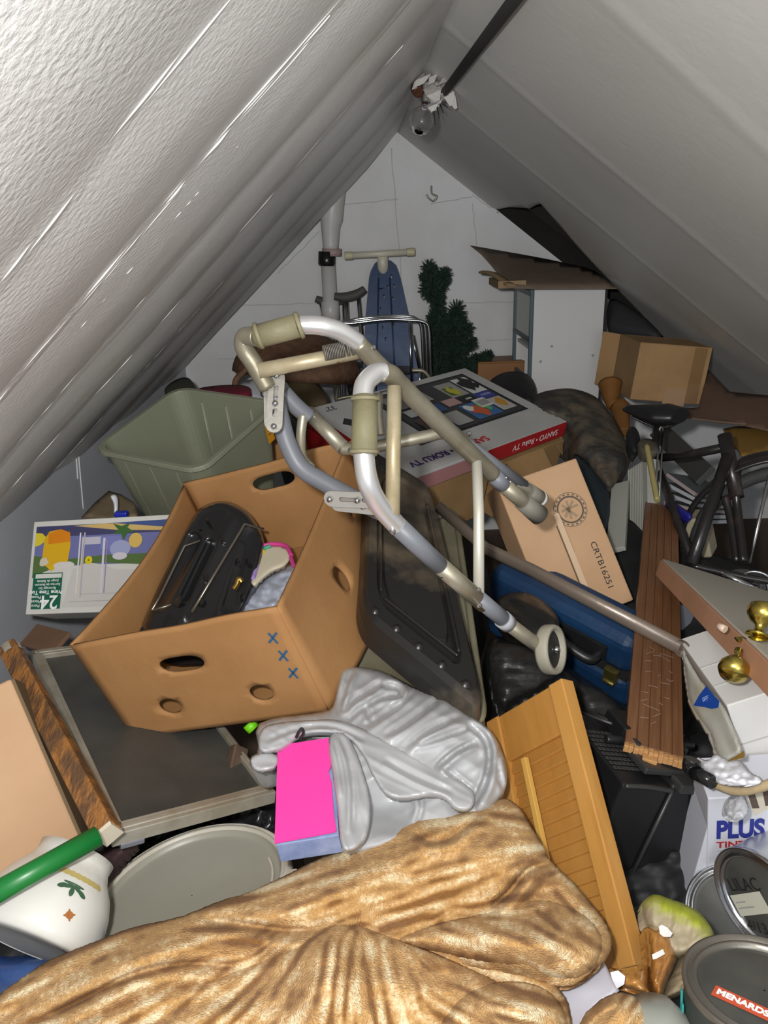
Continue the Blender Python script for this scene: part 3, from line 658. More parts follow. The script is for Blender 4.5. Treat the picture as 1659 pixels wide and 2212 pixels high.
o = soft('dark_cloth_cavity', [(1312, 640), (1345, 652), (1400, 690), (1440, 736), (1380, 728), (1312, 716)], plane_depth([(1312, 640, 3.6), (1440, 735, 3.3), (1312, 716, 3.5)]), mat('charcoal_cloth', (.022, .022, .026), .8, bump=.3), step=8, rnd=20, rdep=.05, thick=.08)  # dark cloth lump that also carries the cavity's shade in its colour
tagit(o, 'charcoal lump for dark cloth and the dark cavity under the slope above the open carton', 'jacket')
# camo coat bundle with the navy trousers under it
def camod(x, y): return plane_depth([(1150, 860, 2.75), (1300, 860, 2.8), (1340, 1050, 2.3)])(x, y) + fnoise(x, y, 45, 30, .035, 3) + fnoise(x, y, 16, 14, .010, 4)
M_camo = mat('camo_fleece', (0.035, 0.032, 0.028), 0.75, bump=.6, bscale=35, col2=(0.15, 0.115, 0.075), cscale=11, cdist=(.42, .66), detail=8)
o = soft('camouflage_coat', [(1148, 866), (1158, 850), (1200, 840), (1240, 838), (1290, 856), (1318, 890), (1345, 940), (1366, 980), (1356, 1015), (1335, 1040), (1312, 1062), (1290, 1030), (1262, 1000), (1238, 975), (1240, 940), (1215, 915), (1150, 885)], camod, M_camo, step=7, rnd=38, rdep=.13, thick=.22)
tagit(o, 'mottled brown and grey camouflage coat bundled in front of the white cabinet', 'coat')
o = soft('navy_trousers', [(1236, 975), (1262, 990), (1300, 1020), (1322, 1060), (1318, 1120), (1300, 1170), (1275, 1130), (1255, 1060), (1240, 1010)], plane_depth([(1240, 975, 2.45), (1320, 1050, 2.4), (1290, 1165, 2.05)]), mat('navy_cloth', (0.010, 0.022, 0.030), .8, bump=.3), step=8, rnd=25, rdep=.08, thick=.15)
tagit(o, 'black navy cloth hanging below the camouflage coat', 'cloth')
# slatted radiator-like panel and white board
M, d = fit('slats', (.13, .05, .42), {(0, 0, 1): (1352, 1025), (1, 0, 1): (1400, 985, 2.25), (0, 0, 0): (1358, 1190, 2.05), (1, 0, 0): (1398, 1190)}, (1375, 1095, 2.15))
t = thing('window_blind', 'off-white panel of thin vertical slats standing behind the brown plank', 'blind', M=M)
mb = MB(); M_off = mat('offwhite_plastic', (0.36, .36, .32), .5, bump=.05)
for k in range(9): mb.box((d[0] * (k + .5) / 12, .008, d[2] / 2), (d[0] / 12 * .55, .016, d[2]), R('Z', 0))
mb.box((d[0] / 2, .03, d[2] / 2), (d[0], .02, d[2])); mb.box((d[0] * .88, .01, d[2] / 2), (d[0] * .24, .02, d[2]))
obj('slat_panel', mb, M_off, t, bev=.001)
mb = MB(); mb.box((d[0] * .5, .01, .012), (d[0], .03, .024)); obj('bottom_rail', mb, M_off, t)
M, d = fit('whiteboard', (.07, .015, .36), {(0, 0, 1): (1328, 1058), (1, 0, 1): (1350, 1026, 2.2), (0, 0, 0): (1312, 1175, 2.05), (1, 0, 0): (1346, 1195)}, (1334, 1112, 2.12))
box_obj('white_board', 'narrow off-white board standing just left of the slatted panel', 'board', M, d, M_off)
mb = MB(); mb.tube([P(1397, 962, 2.3), P(1408, 1020, 2.22), P(1420, 1082, 2.15)], .0085, 8); tagit(obj('yellow_stick', mb, mat('bamboo', (.30, .25, .10), .5)), 'yellow bamboo stick standing behind the top of the brown plank', 'stick')
mb = MB(); mb.tube([P(1424, 930, 2.35), P(1415, 1080, 2.2)], .0035, 6, smooth_path=False); mb.tube([P(1432, 930, 2.36), P(1424, 1080, 2.2)], .0035, 6, smooth_path=False); mb.tube([P(1424, 930, 2.35), P(1428, 922, 2.35), P(1432, 930, 2.36)], .0035, 6)
tagit(obj('wire_hanger', mb, M_chrome), 'thin bright wire loop standing beside the bamboo stick', 'wire')
o = soft('glove', [(1375, 955), (1395, 945), (1420, 952), (1428, 975), (1408, 985), (1385, 980)], plane_depth([(1375, 955, 2.35), (1425, 955, 2.35), (1400, 985, 2.25)]), mat('tan_leather', (.10, .085, .06), .6, bump=.4), step=5, rnd=14, rdep=.03, thick=.05)
tagit(o, 'crumpled tan leather scrap on top of the slatted panel', 'leather scrap')
o = soft('black_knob_bag', [(1352, 930), (1368, 918), (1382, 935), (1385, 975), (1368, 985), (1356, 960)], plane_depth([(1352, 930, 2.45), (1382, 935, 2.45), (1368, 985, 2.35)]), M_blackm, step=6, rnd=14, rdep=.05, thick=.06)
tagit(o, 'small black rubber boot toe poking up left of the bicycle saddle', 'boot')

# magazines
M_mag = [mat('page_white', (.36, .37, .39), .6), mat('page_grey', (.12, .13, .14), .45), mat('page_pink', (.32, .26, .25), .5)]
mg = None
for k in range(6):
    e = 20 * k
    pts = {(0, 0, 1): (1442 - 2 * k, 1022 + e, 2.42 - .02 * k), (1, 0, 1): (1500 + 2 * k, 1062 + e * .62, 2.22), (1, 1, 1): (1575 + 2 * k, 1072 + e * .5, 2.4), (0, 0, 0): (1442 - 2 * k, 1030 + e)}
    M, d = fit('magazine%d' % k, (.20, .27, .014), pts, (1508, 1055 + e * .6, 2.38), seeds=8, spread=.5, sd=.1)
    t = thing('magazine', ['grey glossy magazine on top of the slumped pile behind the bicycle tube', 'second magazine from the top of the slumped pile', 'third magazine from the top of the slumped pile with white page edges', 'fourth magazine from the top of the slumped pile', 'fifth magazine of the slumped pile just above the lowest one', 'lowest magazine of the slumped pile resting on the blue bag'][k], 'magazine', M=M, group='magazines in the slumped pile')
    mb = MB(); mb.box((d[0] / 2, d[1] / 2, d[2] / 2), (d[0], d[1], max(.006, d[2] * .8))); obj('pages', mb, M_mag[0] if k % 3 else M_mag[2], t, bev=.001)
    mb = MB(); mb.box((d[0] / 2, d[1] / 2, max(.006, d[2] * .8) / 2 + d[2] / 2 + .0006), (d[0], d[1], .001)); obj('cover', mb, M_mag[1], t)
o = soft('blue_bag', [(1436, 1070), (1450, 1078), (1478, 1100), (1496, 1108), (1492, 1125), (1462, 1108), (1440, 1090)], plane_depth([(1436, 1070, 2.3), (1496, 1108, 2.12), (1440, 1090, 2.25)]), mat('royal_blue_film', (.02, .02, .25), .4), step=5, rnd=8, rdep=.02, thick=.03)
tagit(o, 'royal blue plastic bag edge under the slumped magazines', 'bag')
M, d = fit('beigebox', (.10, .08, .13), {(0, 0, 1): (1467, 1118), (1, 0, 1): (1514, 1124, 2.0), (0, 0, 0): (1478, 1206), (0, 1, 1): (1470, 1105, 2.08)}, (1495, 1165, 2.03), seeds=8)
box_obj('beige_canister', 'beige plastic box below the magazine pile behind the bicycle tube', 'box', M, d, mat('beige_plastic', (.33, .29, .20), .5), bev=.006)

# ------------------------------------------------------------------ bicycle
t = thing('bicycle', 'old black bicycle with worn saddle leaning in the right corner', 'bicycle', loc=P(1640, 1330, 2.1))
M_bike = mat('bike_paint', (.018, .016, .016), .28, bump=.05, col2=(.06, .035, .03), cscale=12, cdist=(.55, .75))
M_tyre = mat('tyre_rubber', (.03, .032, .030), .75, bump=.2, bscale=90)
def tb(name, pts, r, m, **k): mb = MB(); mb.tube([P(*p) for p in pts], r, 14, **k); return obj(name, mb, m, t, world=True)
tb('top_tube', [(1412, 990, 2.42), (1480, 984, 2.3), (1568, 966, 2.15)], .013, M_bike, smooth_path=False)
tb('down_tube', [(1572, 985, 2.10), (1530, 1110, 2.04), (1492, 1222, 1.98)], .0155, M_bike, smooth_path=False)
tb('head_tube', [(1565, 940, 2.14), (1592, 1075, 2.08)], .019, M_bike, smooth_path=False)
tb('fork', [(1590, 1070, 2.08), (1594, 1110, 2.07), (1606, 1215, 2.0)], .011, M_bike)
tb('fork', [(1566, 1072, 2.10), (1578, 1120, 2.08), (1592, 1215, 2.02)], .011, M_bike)
tb('chrome_stay', [(1664, 1020, 1.96), (1618, 1216, 1.92)], .0045, M_chrome, smooth_path=False)
tb('seat_post', [(1420, 900, 2.46), (1414, 990, 2.42), (1408, 1070, 2.4)], .012, M_bike, smooth_path=False)
tb('seat_tube', [(1412, 985, 2.42), (1500, 1225, 1.98)], .012, M_bike, smooth_path=False)
tb('handlebar', [(1700, 975, 2.3), (1640, 985, 2.2), (1600, 1000, 2.15), (1590, 1040, 2.12)], .011, M_bike)
# wheels: real circles standing in the frame's plane
def wheel(c, rad, ax1, ax2, name='wheel'):
    mb = MB(); pts = [c + ax1 * rad * math.cos(a) + ax2 * rad * math.sin(a) for a in [2 * math.pi * k / 48 for k in range(48)]]
    mb.tube(pts, .019, 12, closed=True, smooth_path=False); w_ = obj(name, mb, M_tyre, t, world=True)
    mb = MB(); pts = [c + ax1 * (rad - .03) * math.cos(a) + ax2 * (rad - .03) * math.sin(a) for a in [2 * math.pi * k / 48 for k in range(48)]]
    mb.tube(pts, .011, 8, closed=True, smooth_path=False)
    obj('rim', mb, M_chrome, w_)
    mb = MB(); nrm_ = ax1.cross(ax2)
    for k in range(32):
        a = 2 * math.pi * k / 32; mb.tube([c + nrm_ * (.025 if k % 2 else -.025), c + (ax1 * math.cos(a + .15) + ax2 * math.sin(a + .15)) * (rad - .03)], .0013, 5, smooth_path=False)
    obj('spokes', mb, M_chrome, w_)
    mb = MB(); mb.tube([c - nrm_ * .04, c + nrm_ * .04], .018, 14, smooth_path=False); obj('hub', mb, M_chrome, w_)
    return w_
c_ = P(1700, 1195, 2.12); a1 = (P(1700, 1195, 2.12) - P(1500, 1190, 2.22)).normalized(); a2 = Vector((0, 0, 1)); a2 = (a2 - a1 * a1.dot(a2)).normalized()
wheel(c_, .235, a1, a2)
mb = MB(); pts = [c_ + a1 * .275 * math.cos(a) + a2 * .275 * math.sin(a) for a in [math.radians(x) for x in range(60, 200, 8)]]; mb.tube(pts, .024, 10, sq=(.35, 1)); obj('mudguard', mb, M_bike, t, world=True)
# saddle
mb = MB(); A, B_ = P(1352, 882, 2.5), P(1470, 902, 2.36)
mb.tube([A, A.lerp(B_, .3), A.lerp(B_, .7), B_ + Vector((0, 0, .005))], [.02, .045, .075, .05], 16, sq=(.45, 1)); obj('saddle', mb, M_black, t, world=True)
mb = MB(); mb.tube([P(1360, 890, 2.48), P(1420, 915, 2.42), P(1462, 905, 2.35)], .005, 8); mb.tube([P(1365, 900, 2.5), P(1425, 925, 2.45), P(1466, 912, 2.38)], .005, 8); obj('saddle_rail', mb, M_chrome, t, world=True)
mb = MB(); cc = P(1630, 1270, 1.95)
for q in (.045, .03): mb.tube([cc + a1 * q * math.cos(a) + a2 * q * math.sin(a) for a in [2 * math.pi * k / 24 for k in range(24)]], .004, 8, closed=True, smooth_path=False)
mb.tube([cc - a1.cross(a2) * .03, cc + a1.cross(a2) * .03], .012, 12); obj('crank_gear', mb, M_chrome, t, world=True)
tb('crank_arm', [(1630, 1270, 1.93), (1560, 1240, 1.95)], .008, M_chrome, smooth_path=False)
tb('chain_stay', [(1495, 1222, 1.98), (1600, 1245, 1.95), (1700, 1262, 1.92)], .009, M_bike)
M, d = fit('greybeam', (.50, .02, .09), {(0, 0, 1): (1422, 915), (0, 0, 0): (1412, 935), (1, 0, 1): (1540, 1010, 2.3), (1, 0, 0): (1500, 1040)}, (1475, 975, 2.5), seeds=8)
box_obj('grey_board', 'dark grey flat board slanting down behind the bicycle frame', 'board', M, d, mat('dark_grey_laminate', (.05, .05, .047), .6))
o = soft('plastic_tangle', [(1560, 1240), (1600, 1225), (1640, 1240), (1700, 1235), (1700, 1330), (1640, 1320), (1600, 1290)], lambda x, y: plane_depth([(1560, 1240, 2.05), (1659, 1240, 2.05), (1659, 1320, 1.85)])(x, y) + fnoise(x, y, 14, 10, .02, 8), mat('clear_film', (.20, .20, .21), .15, bump=1, bscale=50, col2=(.05, .05, .05), cscale=16), step=6, rnd=10, rdep=.03, thick=.05)
tagit(o, 'crinkled clear plastic film stuffed below the bicycle wheel', 'plastic film')

# ------------------------------------------------------------------ television carton lying on two brown cartons
M, d = fit('tv_box', (.78, .50, .11), {(0, 0, 1): (886, 1038, 2.0), (1, 0, 1): (1215, 915), (1, 1, 1): (1004, 799), (0, 1, 1): (666, 881), (1, 0, 0): (1228, 932), (0, 1, 0): (657, 915)}, (945, 910, 2.35), sd=.12)
t = thing('television_carton', 'flat white and red television carton lying behind the walker', 'carton', M=M); TVM, TVD = M, d
mb = MB(); X, Yd, Z = d; mb.box((X / 2, Yd / 2, Z / 2), tuple(d)); obj('body', mb, mat('tv_carton_white', (.46, .46, .45), .5, col2=(.40, .40, .39), cscale=3), t, bev=.003)
F = Ftop(d); BK, GR = (.02, .02, .022), (.10, .10, .11)
sx0, sx1, sy0, sy1 = X * .30, X * .93, Yd * .27, Yd * .93
it = [(rect(sx0, sy0, sx1, sy1), BK), (rect(sx0 + .012, sy0 + .012, sx1 - .012, sy1 - .012), (.045, .047, .05))]
W_, Hh = sx1 - sx0, sy1 - sy0
def cell(a, b, c2, e): return rect(sx0 + W_ * a, sy0 + Hh * b, sx0 + W_ * c2, sy0 + Hh * e)
it += [(cell(.60, .58, .78, .90), (.30, .30, .28)), (cell(.62, .62, .72, .80), (.10, .16, .04)), (cell(.80, .55, .96, .92), (.62, .62, .62)), (cell(.78, .40, .95, .54), (.05, .06, .28)), (cell(.62, .42, .76, .55), (.02, .02, .02)), (cell(.46, .44, .60, .58), (.42, .26, .25)),
       (cell(.52, .08, .78, .40), (.05, .14, .33)), (cell(.80, .10, .95, .38), (.45, .42, .38)), (cell(.24, .40, .42, .56), (.04, .10, .26)), (cell(.08, .44, .22, .58), (.42, .42, .40)), (cell(.05, .62, .25, .90), (.20, .20, .21)), (cell(.28, .64, .44, .90), (.42, .42, .42)), (cell(.30, .08, .46, .34), (.32, .32, .31)), (cell(.06, .08, .26, .38), (.10, .06, .05))]
it += [(ell(sx0 + W_ * .88, sy0 + Hh * .75, .035, .05, 12, w=.35, seed=1), BK), (ell(sx0 + W_ * .67, sy0 + Hh * .70, .02, .03, 9, w=.5, seed=2), (.45, .42, .05)), (ell(sx0 + W_ * .63, sy0 + Hh * .22, .03, .035, 11, w=.5, seed=3), (.50, .10, .04)), (ell(sx0 + W_ * .70, sy0 + Hh * .28, .02, .03, 9, w=.5, seed=4), (.10, .40, .10)), (ell(sx0 + W_ * .88, sy0 + Hh * .24, .018, .03, 9, w=.3, seed=5), (.50, .26, .03)), (ell(sx0 + W_ * .56, sy0 + Hh * .3, .02, .02, 9, w=.4, seed=6), (.6, .6, .55)), (cell(.67, .24, .80, .42), (.60, .60, .58))]
for k in range(8): it.append((rect(sx0 + W_ * (.685 + .013 * k), sy0 + Hh * .27, sx0 + W_ * (.691 + .013 * k), sy0 + Hh * .38), BK))
obj_tv = decal('screen_print', t, F, it)
decal('side_band', t, Ffront(d), [(rect(X * .45, .001, X, Z), (.40, .015, .02)), (rect(0, .001, X * .45, Z * .9), (.42, .20, .20))])
decal('side_band', t, Fleft(d), [(rect(.001, .001, Yd, Z), (.35, .012, .015)), (rect(Yd * .30, .01, Yd * .62, Z * .75), (.45, .45, .45)), (rect(Yd * .35, .02, Yd * .5, Z * .5), (.1, .1, .1)), (rect(Yd * .75, .01, Yd * .9, Z * .6), (.45, .45, .45))])
U = R('Z', 180)
M_navyp = mat('violet_ink', (.05, .015, .14), .5)
text('SANYO', .041, M_redk, t, F @ T(X * .44, Yd * .12, .0015) @ U, bold=.001)
text('\u2022 ROKU TV', .038, M_navyp, t, F @ T(X * .19, Yd * .115, .0015) @ U, bold=.001)
decal('stand_print', t, F, [(rect(X * .22, Yd * .26, X * .36, Yd * .31), (.02, .02, .06)), ([(X * .05, Yd * .72), (X * .08, Yd * .66), (X * .12, Yd * .72), (X * .09, Yd * .78)], BK), ([(X * .16, Yd * .62), (X * .19, Yd * .58), (X * .21, Yd * .63)], BK), (rect(X * .40, Yd * .955, X * .47, Yd * .975), GR)])
text('32"', .035, M_ink, t, F @ T(X * .09, Yd * .93, .0015) @ U); text('ROKU', .017, mat('lilac_ink', (.45, .45, .6), .5), t, F @ T(sx0 + W_ * .87, sy0 + Hh * .47, .006) @ U); text('HBO', .014, M_wink, t, F @ T(sx0 + W_ * .69, sy0 + Hh * .48, .006) @ U)
text('SANYO \u2022 Roku TV', Z * .55, M_wink, t, Ffront(d) @ T(X * .78, Z * .5, .0015) @ U)
Mc = TVM.copy(); 
def under(name, label, x0, y0, x1, y1, z0, z1, m, top=False):
    t = thing(name, label, 'carton', M=TVM @ T(x0, y0, z0)); mb = MB(); W2, D2, H2 = x1 - x0, y1 - y0, z1 - z0
    mb.box((W2 / 2, D2 / 2, H2 / 2), (W2, D2, H2)); obj('body', mb, m, t, bev=.002); return t, W2, D2, H2
ta, W2, D2, H2 = under('carton', 'brown cardboard carton under the near left corner of the television carton', .02, .015, .40, .42, -.22, -.004, M_card3)
tr_, W2, D2, H2 = under('carton', 'red printed block with white labels standing for the left side of the television carton', -.01, .08, .30, .47, -.13, -.004, mat('red_card', (.33, .012, .015), .5))  # separate block standing for the television carton's own red side
decal('white_labels', tr_, Fleft((W2, D2, H2)), [(rect(D2 * .35, H2 * .2, D2 * .6, H2 * .8), (.45, .45, .45)), (rect(D2 * .38, H2 * .3, D2 * .48, H2 * .6), (.10, .10, .10)), (rect(D2 * .75, H2 * .1, D2 * .9, H2 * .5), (.45, .45, .45))])
tb_, W2, D2, H2 = under('carton', 'brown carton with raised flap under the right end of the television carton', .45, .0, TVD[0] * 1.02, .40, -.24, -.02, M_card3)
mb = MB(); mb.poly([(W2 * .9, -.002, H2 * .92), (W2 * 1.0, -.01, H2 * .75), (W2 * 1.06, .02, H2 * .95), (W2 * 1.04, .05, H2 * 1.12), (W2 * .98, .01, H2 * 1.0)]); mb.poly([(0, 0, H2), (W2 * .6, 0, H2), (W2 * .55, -.10, H2 * .72), (.01, -.10, H2 * .72)]); obj('flap', mb, M_card3, tb_, solid=.004)

# ------------------------------------------------------------------ carton with the round stamp
M, d = fit('crtb', (.235, .13, .40), {(0, 0, 1): (1070, 1052, 1.85), (1, 0, 1): (1245, 993), (1, 0, 0): (1372, 1300), (0, 0, 0): (1198, 1357, 1.65), (0, 1, 1): (1046, 1063, 1.95)}, (1220, 1180, 1.85), sd=.12)
t = thing('carton', 'pale tan cardboard carton with a round black maker stamp leaning beyond the walker feet', 'carton', M=M)
X, Yd, Z = d; mb = MB(); mb.box((X / 2, Yd / 2, Z / 2), tuple(d)); obj('body', mb, M_card2, t, bev=.004)
F = Ffront(d)
mb = MB(); mb.box((X * .52, -.0012, Z * .35), (.014, .002, Z * .69)); obj('seam_tape', mb, mat('seam_tape', (.58, .42, .28), .3), t)
decal('seam_line', t, F, [(rect(X * .47, 0, X * .485, Z * .62), (.10, .06, .03)), (rect(X * .56, Z * .42, X * .565, Z * .72), (.30, .19, .10))], base=.0004)
cxs, czs, rs = X * .70, Z * .69, .042
its = []
def ring(cx_, cy_, r0_, r1_, col, n=48):
    o_ = []
    for k in range(n):
        a, b = 2 * math.pi * k / n, 2 * math.pi * (k + 1) / n; o_.append(([(cx_ + r0_ * math.cos(a), cy_ + r0_ * math.sin(a)), (cx_ + r1_ * math.cos(a), cy_ + r1_ * math.sin(a)), (cx_ + r1_ * math.cos(b), cy_ + r1_ * math.sin(b)), (cx_ + r0_ * math.cos(b), cy_ + r0_ * math.sin(b))], col))
    return o_
inkc = (.09, .07, .055)
mb = MB()
for pts, col in ring(cxs, czs, rs * .97, rs, inkc) + ring(cxs, czs, rs * .70, rs * .80, inkc) + [r_ for r_ in ring(cxs, czs, rs * .84, rs * .93, (.12, .10, .08), 40)][::2] + [([(cxs + rs * .55 * math.cos(a), czs + rs * .55 * math.sin(a)) for a in [0.1 + q, 0.35 + q, 2.9 + q, 3.2 + q]], (.30, .21, .13)) for q in (0, .7, 1.4, 2.1)]: mb.poly([F @ Vector((x, y, .0007)) for x, y in pts], 0, col)
obj('round_stamp', mb, PRINT, t)
text('CRTB16251', .021, M_ink, t, F @ T(X * .80, Z * .28, .0008) @ R('Z', -90), squash=1.15)

# ------------------------------------------------------------------ blue suitcase
M, d = fit('suitcase', (.55, .36, .17), {(0, 0, 1): (1062, 1218, 1.75), (1, 0, 1): (1368, 1400), (0, 0, 0): (1040, 1375), (1, 0, 0): (1348, 1545, 1.5), (0, 1, 1): (1110, 1180, 1.95)}, (1205, 1360, 1.72), sd=.15)
t = thing('suitcase', 'deep blue hard suitcase with black handle and brass clasps under the tan carton', 'suitcase', M=M)
X, Yd, Z = d; M_sc = mat('blue_vinyl', (.005, .034, .095), .5, bump=.12, bscale=50, col2=(.004, .026, .075), cscale=6)
mb = MB(); mb.box((X / 2, Yd / 2, Z * .76), (X, Yd, Z * .48)); obj('lid', mb, M_sc, t, bev=.03, bseg=4)
mb = MB(); mb.box((X / 2, Yd / 2, Z * .25), (X, Yd, Z * .48)); obj('base', mb, M_sc, t, bev=.03, bseg=4)
mb = MB(); mb.box((X / 2, Yd / 2, Z * .5), (X * .97, Yd * .97, .012)); obj('seam_trim', mb, M_blackm, t)
mb = MB(); mb.tube([(X * .40, -.002, Z * .80), (X * .42, -.03, Z * .80), (X * .6, -.038, Z * .74), (X * .78, -.03, Z * .66), (X * .80, -.002, Z * .66)], .012, 12); mb.box((X * .6, -.004, Z * .73), (X * .5, .008, .035), None); obj('handle', mb, M_black, t, bev=.002)
for xx in (.30, .90):
    mb = MB(); mb.box((X * xx, -.006, Z * .50), (.03, .014, .035)); mb.box((X * xx, -.012, Z * .56), (.022, .012, .016)); mb.tube([(X * xx - .013, -.012, Z * .42), (X * xx + .013, -.012, Z * .42)], .006, 10); obj('clasp', mb, mat('aged_brass', (.30, .25, .08), .35, .9, bump=.2), t, bev=.001)
o = soft('motorcycle_visor', [(1068, 1305), (1080, 1288), (1110, 1276), (1150, 1282), (1185, 1305), (1212, 1340), (1200, 1372), (1160, 1385), (1110, 1365), (1078, 1335)], lambda x, y: plane_depth([(1070, 1300, 1.62), (1200, 1330, 1.52), (1120, 1380, 1.48)])(x, y) + fnoise(x, y, 60, 18, .015, 2, .5), mat('black_vinyl', (.015, .014, .013), .35, bump=.1), step=6, rnd=26, rdep=.05, thick=.09)
tagit(o, 'rounded black vinyl pouch on the blue suitcase just above the walker wheel', 'pouch')

# ------------------------------------------------------------------ grey-green tub
M, d = fit('tub', (.36, .50, .34), {(0, 0, 1): (432, 1012, 1.72), (0, 1, 1): (205, 967), (1, 1, 1): (386, 838), (1, 0, 1): (592, 868)}, (400, 1020, 2.0), sd=.12)
for i in range(0): pass
t = thing('storage_tub', 'empty grey-green plastic storage tub with an orange price sticker', 'tub', M=M)
X, Yd, Z = d; M_tub = mat('tub_plastic', (.225, .235, .165), .45, bump=.04, bscale=15, col2=(.20, .21, .145), cscale=3)
def rrect(x0, y0, x1, y1, r, n=6):
    o_ = []
    for cx_, cy_, a0 in ((x1 - r, y0 + r, -90), (x1 - r, y1 - r, 0), (x0 + r, y1 - r, 90), (x0 + r, y0 + r, 180)):
        for k in range(n + 1): a = math.radians(a0 + 90 * k / n); o_.append((cx_ + r * math.cos(a), cy_ + r * math.sin(a)))
    return o_
mb = MB(); rings = []
for z, ins, rr_ in ((Z - .012, -.012, .05), (Z, -.010, .05), (Z, .004, .045), (Z - .02, .006, .045), (Z * .5, .02, .045), (.01, .04, .05), (0, .055, .05)): rings.append([(x, y, z) for x, y in rrect(ins, ins, X - ins, Yd - ins, rr_)])
nv = len(rings[0]); vs = [p for r_ in rings for p in r_]
fs = [(i * nv + k, i * nv + (k + 1) % nv, (i + 1) * nv + (k + 1) % nv, (i + 1) * nv + k) for i in range(len(rings) - 1) for k in range(nv)] + [[(len(rings) - 1) * nv + k for k in range(nv)]]
mb.add(vs, fs, smooth=False); obj('body', mb, M_tub, t, solid=.004, bev=.003)
for k in range(3):
    for xa, xb in ((.008, .035), (X - .008, X - .035)):
        yy = Yd * (.25 + .25 * k); mb = MB(); mb.tube([(xa, yy, Z - .03), (xb, yy, .02)], .006, 8, sq=(1, .6)); obj('rib', mb, M_tub, t)
decal('price_sticker', t, Ffront(d) @ T(0, 0, 0), [(rect(X * .80, Z * .72, X * .89, Z * .90), (.62, .27, .01)), (rect(X * .82, Z * .79, X * .87, Z * .80), (.15, .08, .02)), (rect(X * .82, Z * .83, X * .87, Z * .835), (.15, .08, .02))], base=-.0005)
# ------------------------------------------------------------------ black bags, cartons and dark filler added to darken gaps low in the pile
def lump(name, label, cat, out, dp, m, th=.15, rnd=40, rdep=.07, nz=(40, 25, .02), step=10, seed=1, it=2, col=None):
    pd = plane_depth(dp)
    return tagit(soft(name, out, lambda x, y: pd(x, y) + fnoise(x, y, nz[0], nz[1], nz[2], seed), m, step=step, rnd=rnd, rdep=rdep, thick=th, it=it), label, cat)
lump('filler_bag', 'black garbage bag deep in the heap below the chest-high suitcase', 'bag', [(1040, 1370), (1120, 1380), (1200, 1420), (1300, 1490), (1360, 1530), (1480, 1560), (1520, 1640), (1420, 1680), (1300, 1600), (1180, 1600), (1060, 1560)], [(1040, 1370, 1.65), (1360, 1540, 1.5), (1200, 1600, 1.35)], M_bagb, th=.4)
lump('filler_bag', 'black garbage bag behind the beige bucket and below the aluminium screen', 'bag', [(190, 1780), (330, 1740), (480, 1700), (620, 1680), (640, 1860), (560, 1900), (300, 1900), (180, 1900)], [(190, 1800, 1.42), (620, 1700, 1.42), (400, 1900, 1.40)], M_bagb, th=.6, nz=(30, 20, .025))
lump('filler_bag', 'dark filler lump added in the shaded gap between the tub and the television carton', 'bag', [(590, 900), (700, 900), (800, 960), (960, 1080), (1060, 1200), (1060, 1420), (900, 1400), (760, 1200), (600, 1020)], [(590, 900, 2.9), (900, 1000, 2.75), (1000, 1400, 2.1)], M_blackm, th=.35)
lump('filler_bag', 'dark filler lump added in the shaded gap right of the brown plank', 'bag', [(1300, 1080), (1400, 1150), (1480, 1180), (1700, 1240), (1700, 1500), (1500, 1420), (1380, 1420), (1340, 1330)], [(1300, 1100, 2.35), (1700, 1240, 2.2), (1500, 1450, 1.75)], M_blackm, th=.5)
lump('dark_filler', 'dark filler heap added in the shaded gap at the far right edge under the white box', 'blanket', [(1480, 1560), (1700, 1600), (1700, 2100), (1560, 2120), (1420, 2000), (1300, 2000), (1280, 1800)], [(1480, 1600, 1.45), (1700, 1600, 1.45), (1500, 2100, 1.15)], M_blackm, th=.4)  # added black filler, keeps the gaps at both edges in shade
lump('dark_filler', 'dark filler heap added in the shaded gap low at the left edge under the painted pot', 'blanket', [(-60, 1850), (230, 1800), (250, 2000), (200, 2120), (-60, 2200)], [(-60, 1850, 1.25), (230, 1800, 1.3), (0, 2200, 1.0)], M_blackm, th=.3)
# small strewn things seen in gaps
M, d = fit('gapcarton', (.12, .1, .12), {(0, 0, 1): (588, 950), (1, 0, 1): (636, 938, 2.2), (0, 0, 0): (592, 1010), (0, 1, 1): (592, 928, 2.3)}, (612, 970, 2.25), seeds=8)
box_obj('small_carton', 'small tan carton in the gap right of the grey-green tub', 'carton', M, d, M_card)
lump('cream_jug', 'dark jumble of hoses in the gap behind the walker bracket', 'hose', [(586, 905), (610, 895), (640, 905), (650, 935), (620, 950), (590, 940)], [(586, 905, 2.35), (650, 905, 2.35), (620, 950, 2.25)], M_blackm, th=.05, rnd=14, rdep=.04, step=6)

